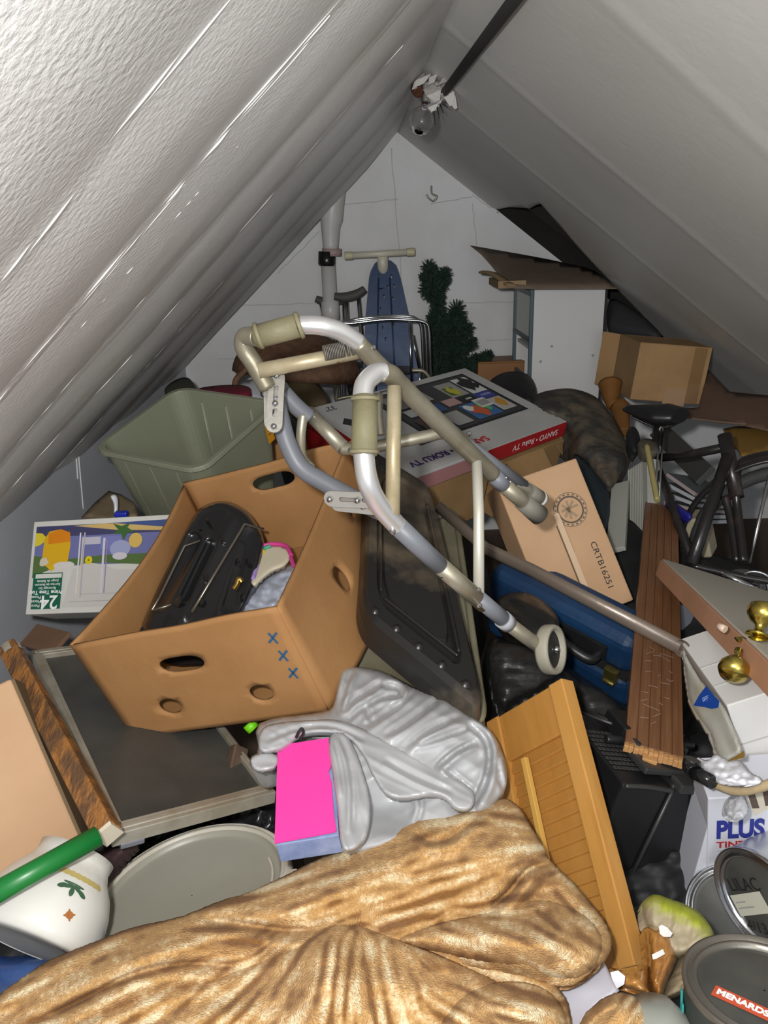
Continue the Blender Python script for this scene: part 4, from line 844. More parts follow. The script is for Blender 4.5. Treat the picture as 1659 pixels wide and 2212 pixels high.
# ------------------------------------------------------------------ dusty black case on a grey bin
t = thing('black_case', 'dusty black hard plastic case lid lying tilted on the grey bin beneath the walker', 'case', loc=P(900, 1500, 1.35))
def qf(q, nrm_in):
    """unit square -> real quadrilateral lid; h lifts along the lid's own normal"""
    a, b, c_, e = [P(*p) for p in q]; nn = (b - a).cross(e - a).normalized()
    if nn.dot(Vector(CAM) - a) < 0: nn = -nn
    return lambda x, y, h=0.0: a * (1 - x) * (1 - y) + b * x * (1 - y) + c_ * x * y + e * (1 - x) * y + nn * h
CQ = [(780, 1322, 1.36), (1064, 1556, 1.22), (930, 1040, 1.78), (797, 958, 1.85)]
cf = qf(CQ, 0)
def lidmesh(f, rings, r=.11, n=7):
    mb = MB(); vs = []; nv = None
    for h, ins in rings:
        pr_ = rrect(ins * 1.0, ins * .75, 1 - ins * 1.0, 1 - ins * .75, r, n); nv = len(pr_); vs += [f(x, y, h) for x, y in pr_]
    m_ = len(rings); fs = [(i * nv + k, i * nv + (k + 1) % nv, (i + 1) * nv + (k + 1) % nv, (i + 1) * nv + k) for i in range(m_ - 1) for k in range(nv)]
    mb.add(vs, fs, smooth=False); mb.add([vs[(m_ - 1) * nv + k] for k in range(nv)], [list(range(nv))]); mb.add(vs[:nv], [list(range(nv))[::-1]]); return mb
obj('lid', lidmesh(cf, [(-.06, .0), (-.03, .0), (-.008, .015), (0, .05), (0, .13), (-.008, .15), (-.008, .20), (-.003, .215)]), M_dusty, t, world=True)
for a_, b_ in (((.17, .80), (.17, .16)), ((.20, .14), (.82, .14)), ((.84, .16), (.84, .82))):
    mb = MB(); mb.tube([cf(a_[0] + (b_[0] - a_[0]) * k / 6, a_[1] + (b_[1] - a_[1]) * k / 6, .001) for k in range(7)], .0035, 8); obj('moulded_ridge', mb, M_dusty, t, world=True)
for k in range(5):
    mb = MB(); F_ = frame(cf(.12 + .18 * k, .055), cf(.2 + .18 * k, .055), cf(.12 + .18 * k, .1)); mb.lathe([(.001, .006), (.006, .004), (.009, 0)], F_, 14); obj('rivet', mb, M_dusty, t, world=True)
t2 = thing('grey_bin', 'dirty olive grey plastic bin under the dusty black case', 'bin', loc=P(850, 1450, 1.5))
bf = qf([(742, 1462, 1.43), (1052, 1572, 1.27), (985, 1100, 1.90), (778, 1180, 1.74)], 0)
obj('body', lidmesh(bf, [(-.16, .05), (-.12, .03), (-.015, .01), (-.002, .02), (0, .05)], .06), mat('grimy_bin', (.19, .175, .115), .55, bump=.1, bscale=20, col2=(.10, .085, .05), cscale=4, cdist=(.45, .7)), t2, world=True)
mb = MB(); mb.tube([bf(x, y, .0) for x, y in rrect(.01, .01, .99, .99, .06, 5)], .007, 8, closed=True, smooth_path=False); obj('rim', mb, MATS['grimy_bin'], t2, world=True)

# ------------------------------------------------------------------ long rail, brown plank
mb = MB(); mb.tube([P(948, 1095, 1.80), P(1050, 1185, 1.72), P(1150, 1232, 1.63), P(1474, 1400, 1.36)], .0145, 20, smooth_path=False, sq=(1, .75)); mb.lathe([(.001, .006), (.010, .004), (.0155, 0), (.0155, -.006)], frame(P(1476, 1401, 1.355), P(1490, 1395, 1.38), P(1470, 1385, 1.37)) @ R('Y', 75), 20)
tagit(obj('bed_rail', mb, mat('dull_brown_metal', (.19, .15, .12), .3, .35, bump=.05, coat=.4)), 'long dull brown grey rail lying diagonally over the blue suitcase and the plank', 'rail')
M, d = fit('plank', (.105, .018, .95), {(0, 0, 1): (1397, 1084), (1, 0, 1): (1462, 1096, 2.35), (0, 0, 0): (1349, 1600), (1, 0, 0): (1479, 1637, 1.28)}, (1420, 1320, 1.65), sd=.15)
t = thing('plank', 'reddish brown grooved tongue-and-groove plank with a raw broken end', 'plank', M=M)
X, Yd, Z = d; mb = MB()
M_plank = mat('brown_varnished_wood', (.145, .062, .026), .35, bump=.15, bscale=14, stretch=(14, 14, .7), col2=(.21, .10, .045), cscale=9, cdist=(.35, .7))
nb = 5
for k in range(nb): mb.box((X * (k + .5) / nb, Yd / 2, Z / 2 + (.0, .004, -.006, .002, -.002)[k] * 0), (X / nb - .0012, Yd, Z)); 
mb.box((X / 2, Yd / 2 + .001, Z / 2), (X - .004, Yd - .004, Z - .002)); obj('boards', mb, M_plank, t, bev=.001)
mb = MB(); rng = random.Random(4)
for k in range(12): mb.box((X * (k + .5) / 12, Yd / 2, -.002 - .003 * rng.random()), (X / 12, Yd * (.7 + .25 * rng.random()), .008 + .006 * rng.random()))
mb.box((X * .45, Yd * .6, -.012), (X * .25, Yd * .4, .02)); obj('raw_end', mb, mat('raw_wood', (.42, .22, .08), .7, bump=.4, bscale=60), t, bev=.001)
mb = MB()
for (z0, xx) in ((Z * .965, .02), (Z * .55, .02)): mb.box((-.006, Yd * .5, z0), (.014, .02, .02))
rng = random.Random(8)
its = []
for k in range(26):
    x0 = rng.uniform(.02, X - .02); z0 = rng.uniform(.02, Z * .35); L1 = rng.uniform(.006, .03); a = rng.uniform(-.6, .9)
    its.append(([(x0, z0), (x0 + L1 * math.cos(a), z0 + L1 * math.sin(a)), (x0 + L1 * math.cos(a), z0 + L1 * math.sin(a) + .0022), (x0, z0 + .0018)], (.34, .24, .19)))
decal('scuff_marks', t, Ffront(d), its, base=.0009, step=0)

# ------------------------------------------------------------------ banana box
M, d = fit('banana', (.40, .50, .24), {(0, 0, 1): (155, 1395), (1, 0, 1): (598, 1309), (0, 0, 0): (287, 1590), (1, 0, 0): (710, 1537), (0, 1, 1): (398, 1047)}, (480, 1290, 1.65), sd=.06)
X, Yd, Z = d
for k, q in {'BR top': (X, Yd, Z), 'BR bot': (X, Yd, 0)}.items(): print(k, px(M @ Vector(q)))
t = thing('cardboard_box', 'large open brown cardboard box with handle holes and three blue crosses', 'box', M=M)
M_in = mat('cardboard_inside', (0.40, 0.23, 0.105), 0.8, bump=0.05, bscale=90, col2=(0.44, 0.25, 0.12), cscale=5)
def slot(cx_, cy_, w_, h_, n=8):
    r_ = h_ / 2; o_ = []
    for s_, a0 in ((1, -90), (-1, 90)):
        for k in range(n + 1): a = math.radians(a0 + 180 * k / n); o_.append((cx_ + s_ * (w_ / 2 - r_) + r_ * math.cos(a), cy_ + r_ * math.sin(a)))
    return o_
def circ(cx_, cy_, r_, n=16): return [(cx_ + r_ * math.cos(2 * math.pi * k / n), cy_ + r_ * math.sin(2 * math.pi * k / n)) for k in range(n)]
def bil(a, b, c2, e): return lambda x, y: a * (1 - x) * (1 - y) + b * x * (1 - y) + c2 * x * y + e * (1 - x) * y
V = Vector
f0, f1, f2, f3 = V((0, 0, 0)), V((X, 0, 0)), V((X, 0, Z)), V((0, 0, Z))
b0, b1, b2, b3 = V((0, Yd, 0)), V((X, Yd, 0)), V((X + .01, Yd + .02, Z)), V((0, Yd, Z))
def wall(name, q, holes, sag=None):
    fn = bil(*q); mb = MB()
    n = 14; outer = [(k / n, 0) for k in range(n)] + [(1, k / n) for k in range(n)] + [(1 - k / n, 1) for k in range(n)] + [(0, 1 - k / n) for k in range(n)]
    g = (lambda x, y: fn(x, y) + (sag(x, y) if sag else V((0, 0, 0))))
    pts = [V(p) for p in outer]; hol = [[V(p) for p in h] for h in holes]
    E_ = list(pts); F_ = [list(range(len(pts)))]
    inner = []
    for i in range(1, 22):
        for j in range(1, 22):
            x, y = i / 22, j / 22
            if not any(pip(np.array([tuple(p) for p in h]), np.array([x]), np.array([y]))[0] or segdist(np.array([tuple(p) for p in h]), np.array([x]), np.array([y]))[0][0] < .015 for h in hol): inner.append(V((x, y)))
    allp = pts + [p for h in hol for p in h] + inner; edges = [(i, (i + 1) % len(pts)) for i in range(len(pts))]; b_ = len(pts)
    for h in hol: edges += [(b_ + i, b_ + (i + 1) % len(h)) for i in range(len(h))]; b_ += len(h)
    r_ = delaunay_2d_cdt(allp, edges, [], 0, 1e-6)
    hp = [np.array([tuple(p) for p in h]) for h in hol]; fs_ = []
    for f in r_[2]:
        c_ = sum((r_[0][i] for i in f), V((0, 0))) / len(f)
        if not any(pip(h, np.array([c_.x]), np.array([c_.y]))[0] for h in hp): fs_.append(list(f))
    mb.add([g(p.x, p.y) for p in r_[0]], fs_, smooth=True)
    return obj(name, mb, M_card, t, solid=.0065, soff=0)
wv = lambda amp, s: (lambda x, y: V((0, 0, amp * noise.noise((x * 3 + s, y * .5, s)))) * y)
wall('front_wall', (f0, f1, f2, f3), [slot(.46, .66, .22, .155), circ(.335, .26, .0), ][:1] + [[(.285 + .055 * math.cos(a) * 1, .27 + .085 * math.sin(a)) for a in [2 * math.pi * k / 18 for k in range(18)]], [(.745 + .055 * math.cos(a), .27 + .085 * math.sin(a)) for a in [2 * math.pi * k / 18 for k in range(18)]]], wv(.006, 1))
wall('back_wall', (b0, b1, b2, b3), [slot(.52, .80, .26, .16)], wv(.012, 2))
wall('left_wall', (f0, b0, b3, f3), [[(x0 + .045 * math.cos(a), .42 + .16 * math.sin(a)) for a in [2 * math.pi * k / 18 for k in range(18)]] for x0 in (.30, .66)], lambda x, y: V((.018 * math.sin(math.pi * x) * y, 0, -.012 * math.sin(math.pi * x) * y)))
wall('right_wall', (f1, b1, b2, f2), [[(x0 + .04 * math.cos(a), z0 + .13 * math.sin(a)) for a in [2 * math.pi * k / 18 for k in range(18)]] for x0, z0 in ((.42, .52), (.80, .66))], lambda x, y: V((.05 * math.sin(math.pi * min(1, x * 1.15)) * (1 - y) * 1.0 - .022 * math.sin(math.pi * x) * y, 0, -.03 * math.sin(math.pi * x) * y)))
mb = MB(); mb.box((X / 2, Yd / 2, .004), (X - .01, Yd - .01, .006)); obj('bottom', mb, M_card, t)
mb = MB()
mb.poly([b2 + V((.0, .0, -.12)), b2 + V((0, 0, 0)), b2 + V((.035, -.02, .01)), b2 + V((.055, -.05, -.02)), b2 + V((.04, -.04, -.14))]); obj('corner_flap', mb, M_card, t, solid=.005)
M_pen = mat('blue_marker', (.03, .10, .19), .6); mb = MB(); F = Ffront(d)
for (u, v) in [(.925, .76), (.930, .59), (.935, .42)]:
    for (a, b) in (((-.012, -.008), (.012, .010)), ((-.004, .012), (.004, -.012))):
        p0, p1 = Vector((u * X + a[0] * .9, v * Z + a[1])), Vector((u * X + b[0] * .9, v * Z + b[1])); q = (p1 - p0).normalized(); s_ = V((-q.y, q.x)) * .0021
        mb.poly([F @ V((p.x, p.y, .0045)) for p in (p0 - s_, p1 - s_, p1 + s_, p0 + s_)])
obj('blue_crosses', mb, M_pen, t)
BM, BD = M, d
# black moulded device inside the box: a shell with raised trough and rails, leaning on the back wall
def bd(x, y): return plane_depth([(300, 1360, 1.46), (520, 1330, 1.44), (400, 1090, 1.62), (560, 1150, 1.60)])(x, y)
M_dev = mat('glossy_black_shell', (.011, .011, .012), .26, bump=.12, bscale=22, coat=.5)
t = thing('black_shell', 'glossy black moulded appliance shell lying in the big cardboard box', 'appliance', loc=P(420, 1340, 1.6))
def bdepth(x, y):
    z = bd(x, y); a = np.array([[455, 1100], [330, 1355]], float)
    d1, s1, p1, _ = segdist(np.array([[500, 1120], [395, 1330]], float), x, y, False); z = z - .010 * np.exp(-(d1 / 14) ** 2)
    d2 = segdist(np.array([[420, 1165], [345, 1300]], float), x, y, False)[0]; z = z + .025 * np.exp(-(d2 / 17) ** 4)
    d3 = segdist(np.array([[455, 1175], [400, 1290]], float), x, y, False)[0]; z = z + .018 * np.exp(-(d3 / 10) ** 4)
    d4 = segdist(np.array([[545, 1160], [500, 1310]], float), x, y, False)[0]; z = z + .012 * np.exp(-(d4 / 20) ** 4)
    return z
o = soft('shell', [(292, 1385), (330, 1290), (375, 1200), (398, 1150), (418, 1112), (440, 1090), (478, 1080), (510, 1087), (540, 1108), (560, 1140), (572, 1165), (566, 1215), (545, 1290), (520, 1330), (505, 1380)], bdepth, M_dev, step=5, rnd=22, rdep=.04, thick=.09, back=(0, .25, -1), parent=t, it=2)
mb = MB(); mb.tube([P(415, 1322, 1.42), P(470, 1230, 1.47), P(528, 1132, 1.555), P(570, 1143, 1.57)], .0028, 8, smooth_path=False); obj('metal_rod', mb, mat('dull_rod', (.30, .27, .22), .35, .9), t, world=True)
mb = MB(); mb.tube([P(327, 1320, 1.43), P(345, 1290, 1.455), P(398, 1180, 1.535), P(432, 1168, 1.54)], .0024, 8, smooth_path=False); mb.tube([P(327, 1320, 1.43), P(370, 1306, 1.43)], .0024, 8); obj('tray_edge', mb, MATS['dull_rod'], t, world=True)
mb = MB(); mb.tube([P(505, 1272, 1.42), P(512, 1262, 1.42), P(516, 1250, 1.42), P(522, 1258, 1.42)], .005, 10); obj('brass_fitting', mb, mat('brass_fitting', (.42, .25, .05), .3, .9), t, world=True)
mb = MB()
for (u, v, s_) in ((445, 1248, .012), (385, 1300, .013), (516, 1215, .010), (537, 1218, .012), (482, 1165, .012), (452, 1130, .016), (430, 1140, .010), (525, 1290, .01), (435, 1300, .01)):
    mb.lathe([(.001, .004), (s_ * .6, .004), (s_, 0)], frame(P(u, v, float(bdepth(np.array([u * 1.]), np.array([v * 1.]))[0]) - .002), P(u + 20, v, 1.45), P(u, v - 20, 1.5)), 14)
obj('screw_boss', mb, M_dev, t, world=True, bev=.001)
# cream paddle toy and plastic bag
def cream(x, y): return plane_depth([(545, 1260, 1.50), (640, 1200, 1.56), (580, 1170, 1.62)])(x, y)
t = thing('foam_paddle', 'cream foam shape with rainbow coloured edge beside the black shell in the box', 'toy', loc=P(590, 1230, 1.6))
soft('foam_body', [(545, 1270), (540, 1240), (556, 1200), (562, 1182), (575, 1178), (604, 1178), (622, 1186), (628, 1205), (615, 1222), (590, 1230), (570, 1245)], cream, mat('cream_foam', (.60, .54, .40), .6), step=5, rnd=5, rdep=.004, thick=.02, parent=t)
mb = MB(); cols = [(.55, .03, .20), (.55, .5, .05), (.05, .3, .2), (.3, .2, .5)]
mts = [mat('edge_pink', (.6, .05, .25), .5), mat('edge_yellow', (.6, .5, .05), .5), mat('edge_green', (.05, .28, .18), .5), mat('edge_violet', (.35, .25, .55), .5)]
for pts, m_ in (([(562, 1180), (590, 1175), (618, 1180), (629, 1200)], mts[0]), ([(556, 1215), (562, 1200), (570, 1190)], mts[1]), ([(562, 1190), (572, 1184), (585, 1180)], mts[2]), ([(547, 1250), (551, 1235), (556, 1220)], mts[3]), ([(629, 1205), (634, 1220), (640, 1225)], mts[0])):
    mb = MB(); mb.tube([P(u, v, float(cream(np.array([u * 1.]), np.array([v * 1.]))[0]) - .004) for u, v in pts], .0045, 8, sq=(1, 1)); obj('coloured_edge', mb, m_, t, world=True)
lump('plastic_bag', 'crumpled pale blue-grey plastic shopping bag inside the big cardboard box', 'bag', [(512, 1345), (518, 1300), (540, 1268), (580, 1238), (615, 1222), (640, 1215), (645, 1230), (632, 1262), (605, 1315), (575, 1345)], [(515, 1340, 1.47), (640, 1225, 1.58), (590, 1330, 1.46)], mat('bluish_film', (.42, .45, .54), .28, bump=.25, bscale=20), th=.12, rnd=18, rdep=.05, nz=(16, 9, .012), step=4)

# ------------------------------------------------------------------ glassware carton on the left
M, d = fit('glassbox', (.37, .12, .235), {(0, 0, 1): (75, 1128), (0, 0, 0): (53, 1326), (1, 0, 1): (385, 1110, 1.75), (1, 0, 0): (380, 1318)}, (220, 1225, 1.72), sd=.06)
t = thing('glassware_carton', 'white picture carton of drinking glasses lying upside down by the low left wall', 'carton', M=M)
X, Yd, Z = d; mb = MB(); mb.box((X / 2, Yd / 2, Z / 2), tuple(d)); obj('body', mb, mat('glossy_white_card', (.58, .57, .53), .4), t, bev=.002)
F = Ffront(d)
def pr(a, b, c2, e): return rect(X * a, Z * b, X * c2, Z * e)
it = [(pr(.025, .50, .97, .94), (.14, .15, .34)), (pr(.025, .82, .97, .94), (.05, .05, .12)), ([(X * .28, Z * .93), (X * .60, Z * .86), (X * .97, Z * .83), (X * .97, Z * .90), (X * .5, Z * .94)], (.55, .38, .14)), ([(X * .55, Z * .94), (X * .97, Z * .86), (X * .97, Z * .95), (X * .7, Z * .945)], (.05, .08, .22)),
      ([(X * .025, Z * .38), (X * .10, Z * .44), (X * .2, Z * .50), (X * .5, Z * .52), (X * .8, Z * .48), (X * .97, Z * .45), (X * .97, Z * .60), (X * .5, Z * .60), (X * .25, Z * .57), (X * .025, Z * .62)], (.08, .14, .04)),
      ([(X * .3, Z * .46), (X * .4, Z * .53), (X * .5, Z * .50), (X * .6, Z * .44), (X * .97, Z * .42), (X * .97, Z * .06), (X * .25, Z * .06)], (.52, .50, .47)), (pr(.36, .72, .48, .80), (.45, .44, .52)), ([(X * .48, Z * .66), (X * .62, Z * .64), (X * .62, Z * .80), (X * .48, Z * .80)], (.17, .18, .42)),
      ([(X * .026, Z * .87), (X * .07, Z * .865), (X * .10, Z * .82), (X * .09, Z * .77), (X * .06, Z * .735), (X * .026, Z * .72)], (.62, .50, .03)),
      ([(X * .115, Z * .50), (X * .085, Z * .60), (X * .09, Z * .80), (X * .12, Z * .88), (X * .20, Z * .90), (X * .265, Z * .86), (X * .275, Z * .72), (X * .265, Z * .55), (X * .20, Z * .49)], (.62, .36, .01)),
      ([(X * .115, Z * .86), (X * .2, Z * .90), (X * .265, Z * .86), (X * .27, Z * .76), (X * .12, Z * .74)], (.62, .20, .005)), ([(X * .12, Z * .50), (X * .155, Z * .45), (X * .20, Z * .50)], (.62, .40, .01)), (ell(X * .10, Z * .55, X * .03, Z * .05, 12, w=.2, seed=2), (.55, .50, .40)),
      (ell(X * .24, Z * .50, X * .07, Z * .045, 12, w=.2, seed=5), (.58, .56, .52)),
      (rect(X * .335, Z * .20, X * .345, Z * .85), (.60, .60, .62)), (rect(X * .365, Z * .16, X * .375, Z * .85), (.42, .38, .45)), (rect(X * .355, Z * .18, X * .363, Z * .80), (.60, .52, .40)),
      (rect(X * .50, Z * .18, X * .515, Z * .78), (.55, .55, .60)), (rect(X * .525, Z * .20, X * .532, Z * .76), (.30, .20, .35)),
      (ell(X * .41, Z * .55, X * .025, Z * .045, 14), (.62, .50, .01)), (ell(X * .41, Z * .55, X * .007, Z * .014, 8), (.30, .15, .01)),
      (ell(X * .62, Z * .66, X * .07, Z * .09, 18), (.30, .32, .50)), (ell(X * .62, Z * .58, X * .05, Z * .04, 14), (.55, .52, .58)), (ell(X * .72, Z * .74, X * .045, Z * .08, 14), (.60, .40, .10)),
      ([(X * .56, Z * .93), (X * .60, Z * .86), (X * .56, Z * .82), (X * .62, Z * .82), (X * .64, Z * .74), (X * .66, Z * .82), (X * .71, Z * .83), (X * .66, Z * .88), (X * .68, Z * .93), (X * .62, Z * .90)], (.04, .12, .03)), (rect(X * .30, Z * .115, X * .9, Z * .12), (.35, .33, .33)), (rect(X * .37, Z * .19, X * .9, Z * .195), (.38, .36, .36)),
      (pr(.04, .05, .24, .43), (.005, .10, .055)), (pr(.055, .375, .235, .42), (.60, .60, .55))]
decal('picture_print', t, F, it, step=.00012)
z_ = .0055
text('24', .045, M_wink, t, F @ T(X * .165, Z * .125, z_) @ U, bold=.0006); text('Piece\nPi\u00e8ces\nPiezas', .010, M_wink, t, F @ T(X * .075, Z * .13, z_) @ U)
text('Prime Time Too', .0125, M_wink, t, F @ T(X * .14, Z * .225, z_) @ U, bold=.0003); text('Beverage Set\nService de Boisson\nJuego de Bebida', .0085, M_wink, t, F @ T(X * .145, Z * .305, z_) @ U)
M, d = fit('brownflap', (.16, .10, .01), {(0, 0, 1): (42, 1392), (0, 1, 1): (80, 1345, 1.7), (1, 1, 1): (140, 1378), (1, 0, 1): (120, 1400, 1.5)}, (90, 1375, 1.6), seeds=8)
box_obj('cardboard_flap', 'dark brown triangular cardboard scrap below the glassware carton', 'cardboard', M, d, M_kraft, partname='flap')
lump('paper_carton', 'brown paper sack corner behind the top edge of the glassware carton', 'sack', [(175, 1118), (205, 1085), (235, 1060), (262, 1068), (290, 1085), (300, 1120), (240, 1130)], [(175, 1115, 1.95), (300, 1115, 1.9), (240, 1065, 2.05)], mat('sack_paper', (.17, .125, .075), .8), th=.1, rnd=10, rdep=.03, step=6, it=0, nz=(20, 14, .008))
mb = MB(); mb.box(P(262, 1110, 1.84), (.03, .02, .012)); tagit(obj('blue_clip', mb, mat('royal_blue', (.01, .02, .35), .4), bev=.003), 'tiny royal blue clip behind the glassware carton', 'clip')
lump('tissue', 'twisted white tissue standing behind the glassware carton', 'tissue', [(236, 1070), (250, 1066), (256, 1080), (252, 1112), (246, 1112), (246, 1086)], [(236, 1070, 1.88), (256, 1070, 1.88), (250, 1112, 1.84)], M_paper, th=.015, rnd=5, rdep=.01, step=3)
# ------------------------------------------------------------------ window screen, stick, left carton, green pole
M, d = fit('screen', (.32, .75, .022), {(0, 0, 1): (240, 1810, 1.12), (1, 0, 1): (603, 1690), (0, 1, 1): (72, 1395), (1, .4, 1): (462, 1568)}, (300, 1560, 1.4), sd=.35, seeds=40)
t = thing('window_screen', 'aluminium framed window screen with dark dusty mesh under the big cardboard box', 'window screen', M=M)
X, Yd, Z = d; M_fr = mat('weathered_aluminium', (.46, .43, .36), .5, .5, bump=.1, col2=(.33, .29, .22), cscale=9)
for nm, c_, s_ in (('bottom_rail', (X / 2, .012, Z / 2), (X, .026, Z)), ('top_rail', (X / 2, Yd - .012, Z / 2), (X, .024, Z)), ('side_rail', (.010, Yd / 2, Z / 2), (.020, Yd, Z)), ('side_rail', (X - .006, Yd / 2, Z / 2), (.012, Yd, Z * .8))):
    mb = MB(); mb.box(c_, s_); mb.box((c_[0], c_[1], Z), (s_[0] * .96 if s_[0] > .1 else s_[0] * .35, s_[1] * .96 if s_[1] > .1 else s_[1] * .35, .003)); obj(nm, mb, M_fr, t, bev=.0015)
mb = MB(); mb.box((.03, .012, -.002), (.035, .03, .008)); obj('corner_key', mb, mat('bluish_steel', (.30, .31, .36), .4, .6), t, bev=.001)
mb = MB(); mb.box((X / 2, Yd / 2, Z * .45), (X - .02, Yd - .03, .0015)); obj('mesh_pane', mb, mat('dusty_mesh', (.045, .045, .042), .45, col2=(.085, .082, .07), cscale=5, cdist=(.4, .7), alpha=.9, bump=.06, bscale=200), t)
mb = MB(); mb.lathe([(.001, .02), (.03, .018), (.04, 0), (.03, -.018), (.001, -.02)], M @ T(X * .52, Yd * .26, -.03), 24); tagit(obj('green_ball', mb, mat('lime_plastic', (.25, .62, .03), .5)), 'lime green object dimly seen through the dark screen mesh', 'ball')
mb = MB(); mb.tube([P(536, 1562, 1.38), P(548, 1575, 1.38)], .012, 12); tagit(obj('lime_toy', mb, mat('lime_bright', (.18, .65, .01), .4)), 'small bright lime green piece peeking under the big box by the vinyl bag', 'toy')
mb = MB(); mb.box((0, -.02, 0), (.02, .10, .03), frame(P(505, 1590, 1.38), P(540, 1575, 1.35), P(430, 1470, 1.6)) @ T(.01, -.05, -.01)); 
tagit(obj('brown_moulding', mb, mat('dark_moulding', (.085, .055, .035), .6, bump=.2), bev=.003), 'dark brown wooden moulding beside the right rail of the screen', 'moulding')
t = thing('wooden_pole', 'chipped orange brown square wooden pole with rounded metal tip leaning over the screen', 'pole', loc=P(235, 1800, 1.06))
M_stick = mat('chipped_varnish', (.30, .125, .03), .45, bump=.5, bscale=25, stretch=(9, 3, 3), col2=(.11, .055, .025), cscale=6, cdist=(.42, .58), detail=8)
Fp = frame(P(232, 1798, 1.06), P(22, 1400, 1.34), P(300, 1770, 1.06)); Ls = (P(22, 1400, 1.34) - P(232, 1798, 1.06)).length
mb = MB(); n_ = 26
mb.box((Ls / 2, 0, 0), (Ls, .031, .031), Fp)
obj('shaft', mb, M_stick, t, world=True, bev=.002)
mb = MB(); mb.lathe([(.001, .012), (.012, .009), (.017, 0), (.017, -.02)], Fp @ T(Ls, 0, 0) @ R('Y', 90), 20); obj('metal_tip', mb, mat('worn_cap', (.55, .50, .42), .35, .5), t, world=True)
mb = MB(); mb.box((.001, 0, .0), (.006, .028, .034), Fp @ T(-.004, 0, 0)); obj('pale_end', mb, mat('pale_end', (.60, .54, .42), .6), t, world=True)
M, d = fit('leftcarton', (.34, .40, .20), {(1, 1, 1): (22, 1466, 1.32), (1, 0, 1): (172, 1808, 1.05), (0, 0, 1): (-160, 1990, .98), (1, 0, 0): (216, 1790)}, (0, 1740, 1.15), sd=.15)
t = box_obj('carton', 'pale tan cardboard carton at the left edge behind the green pole', 'carton', M, d, M_card2, bev=.004)
mb = MB(); mb.box((d[0] + .002, d[1] / 2, d[2] * .55), (.004, d[1] * .98, d[2] * .88)); obj('dark_side', mb, mat('brown_board_side', (.13, .085, .04), .75), t)
t = thing('green_pole', 'shiny green plastic coated pole crossing in front of the tan carton at the left', 'pole', loc=P(60, 1890, .98))
mb = MB(); mb.tube([P(-80, 1968, .90), P(212, 1806, 1.0)], .0135, 20, smooth_path=False); obj('shaft', mb, mat('green_plastic', (.008, .16, .03), .35), t, world=True)

# ------------------------------------------------------------------ painted pot, grey block, beige bucket
t = thing('painted_pot', 'white glazed pot with green leaf sprigs and an orange flower at lower left', 'pot', loc=P(75, 2060, .95))
M_glaze = mat('white_glaze', (.62, .61, .57), .18, col2=(.50, .46, .34), cscale=9, cdist=(.62, .8), coat=.5)
ax_o = P(66, 2034, 1.0); up_ = (P(146, 1885, 1.06) - ax_o).normalized()
xd = (P(205, 2005, 1.0) - ax_o); xd = (xd - up_ * up_.dot(xd)).normalized(); yd_ = up_.cross(xd)
Mp = Matrix((xd, yd_, up_)).transposed().to_4x4(); Mp.translation = ax_o
prof = [(.066, -.004), (.075, 0), (.078, .008), (.076, .025), (.072, .042), (.064, .058), (.052, .072), (.047, .082), (.048, .092)]; prof = [(a * 1.12, b * 1.25) for a, b in prof]
mb = MB(); mb.lathe(prof, Mp, 56); body = obj('body', mb, M_glaze, t, world=True, solid=.005, soff=-1)
mb = MB(); mb.lathe([(.001, .002), (.075, -.004)], Mp, 56); obj('foot_disc', mb, mat('grey_bisque', (.24, .235, .22), .7), t, world=True)
def onpot(a, h, out=.0008):
    for i in range(len(prof) - 1):
        if prof[i][1] <= h <= prof[i + 1][1]:
            k = (h - prof[i][1]) / (prof[i + 1][1] - prof[i][1]); r_ = prof[i][0] + (prof[i + 1][0] - prof[i][0]) * k; break
    else: r_ = .05
    r_ += out; return Mp @ Vector((r_ * math.cos(a), r_ * math.sin(a), h))
# angle on the pot that faces the viewer
vdir = (Vector(CAM) - ax_o); af = math.atan2(vdir.dot(yd_), vdir.dot(xd))
def leafs(name, m_, lst):
    mb = MB()
    for a, h, ra, rh, rot in lst:
        pts = []
        for k in range(12):
            q = 2 * math.pi * k / 12; x_, y_ = ra * math.cos(q), rh * math.sin(q); X_, Y_ = x_ * math.cos(rot) - y_ * math.sin(rot), x_ * math.sin(rot) + y_ * math.cos(rot)
            pts.append(onpot(af + a + X_ / .07, h + Y_))
        mb.poly(pts)
    obj(name, mb, m_, t, world=True)
M_leaf = mat('leaf_green_glaze', (.045, .10, .055), .25)
leafs('leaf_sprig', M_leaf, [(.20, .055, .003, .006, 0), (.29, .060, .007, .0025, -.4), (.38, .057, .006, .003, -.5), (.12, .060, .007, .0025, .4), (.02, .058, .006, .003, .5), (.20, .064, .014, .002, 0)])
leafs('orange_flower', mat('orange_glaze', (.33, .12, .03), .3), [(.32, .030, .0045, .0045, 0), (.32, .030, .007, .0018, .5), (.32, .030, .007, .0018, 2.0)])
leafs('yellow_band', mat('yellow_glaze', (.50, .40, .14), .3), [(.1 + .12 * k, .076, .006, .004, 0) for k in range(-4, 6)])
M, d = fit('greyblock', (.035, .05, .04), {(0, 0, 1): (166, 1902), (1, 0, 1): (198, 1884, 1.0), (0, 0, 0): (168, 1938), (1, 0, 0): (200, 1912)}, (183, 1908, 1.02), seeds=8)
box_obj('foam_block', 'small grey brown foam block between the painted pot and the bucket', 'block', M, d, mat('grey_brown_foam', (.12, .11, .085), .8), bev=.003)
t = thing('bucket', 'large beige plastic bucket lid up with a raised rim, half covered by the blanket', 'bucket', loc=P(420, 1900, 1.1))
c0 = P(411, 1922, 1.15); maj = (P(628, 1842, 1.03) - c0).normalized(); 
ncam = Vector(RC @ np.array([-.187, .957, .222])).normalized()
maj = (Vector(RC @ np.array([.95, .30, -.05]))); maj = (maj - ncam * ncam.dot(maj)).normalized()
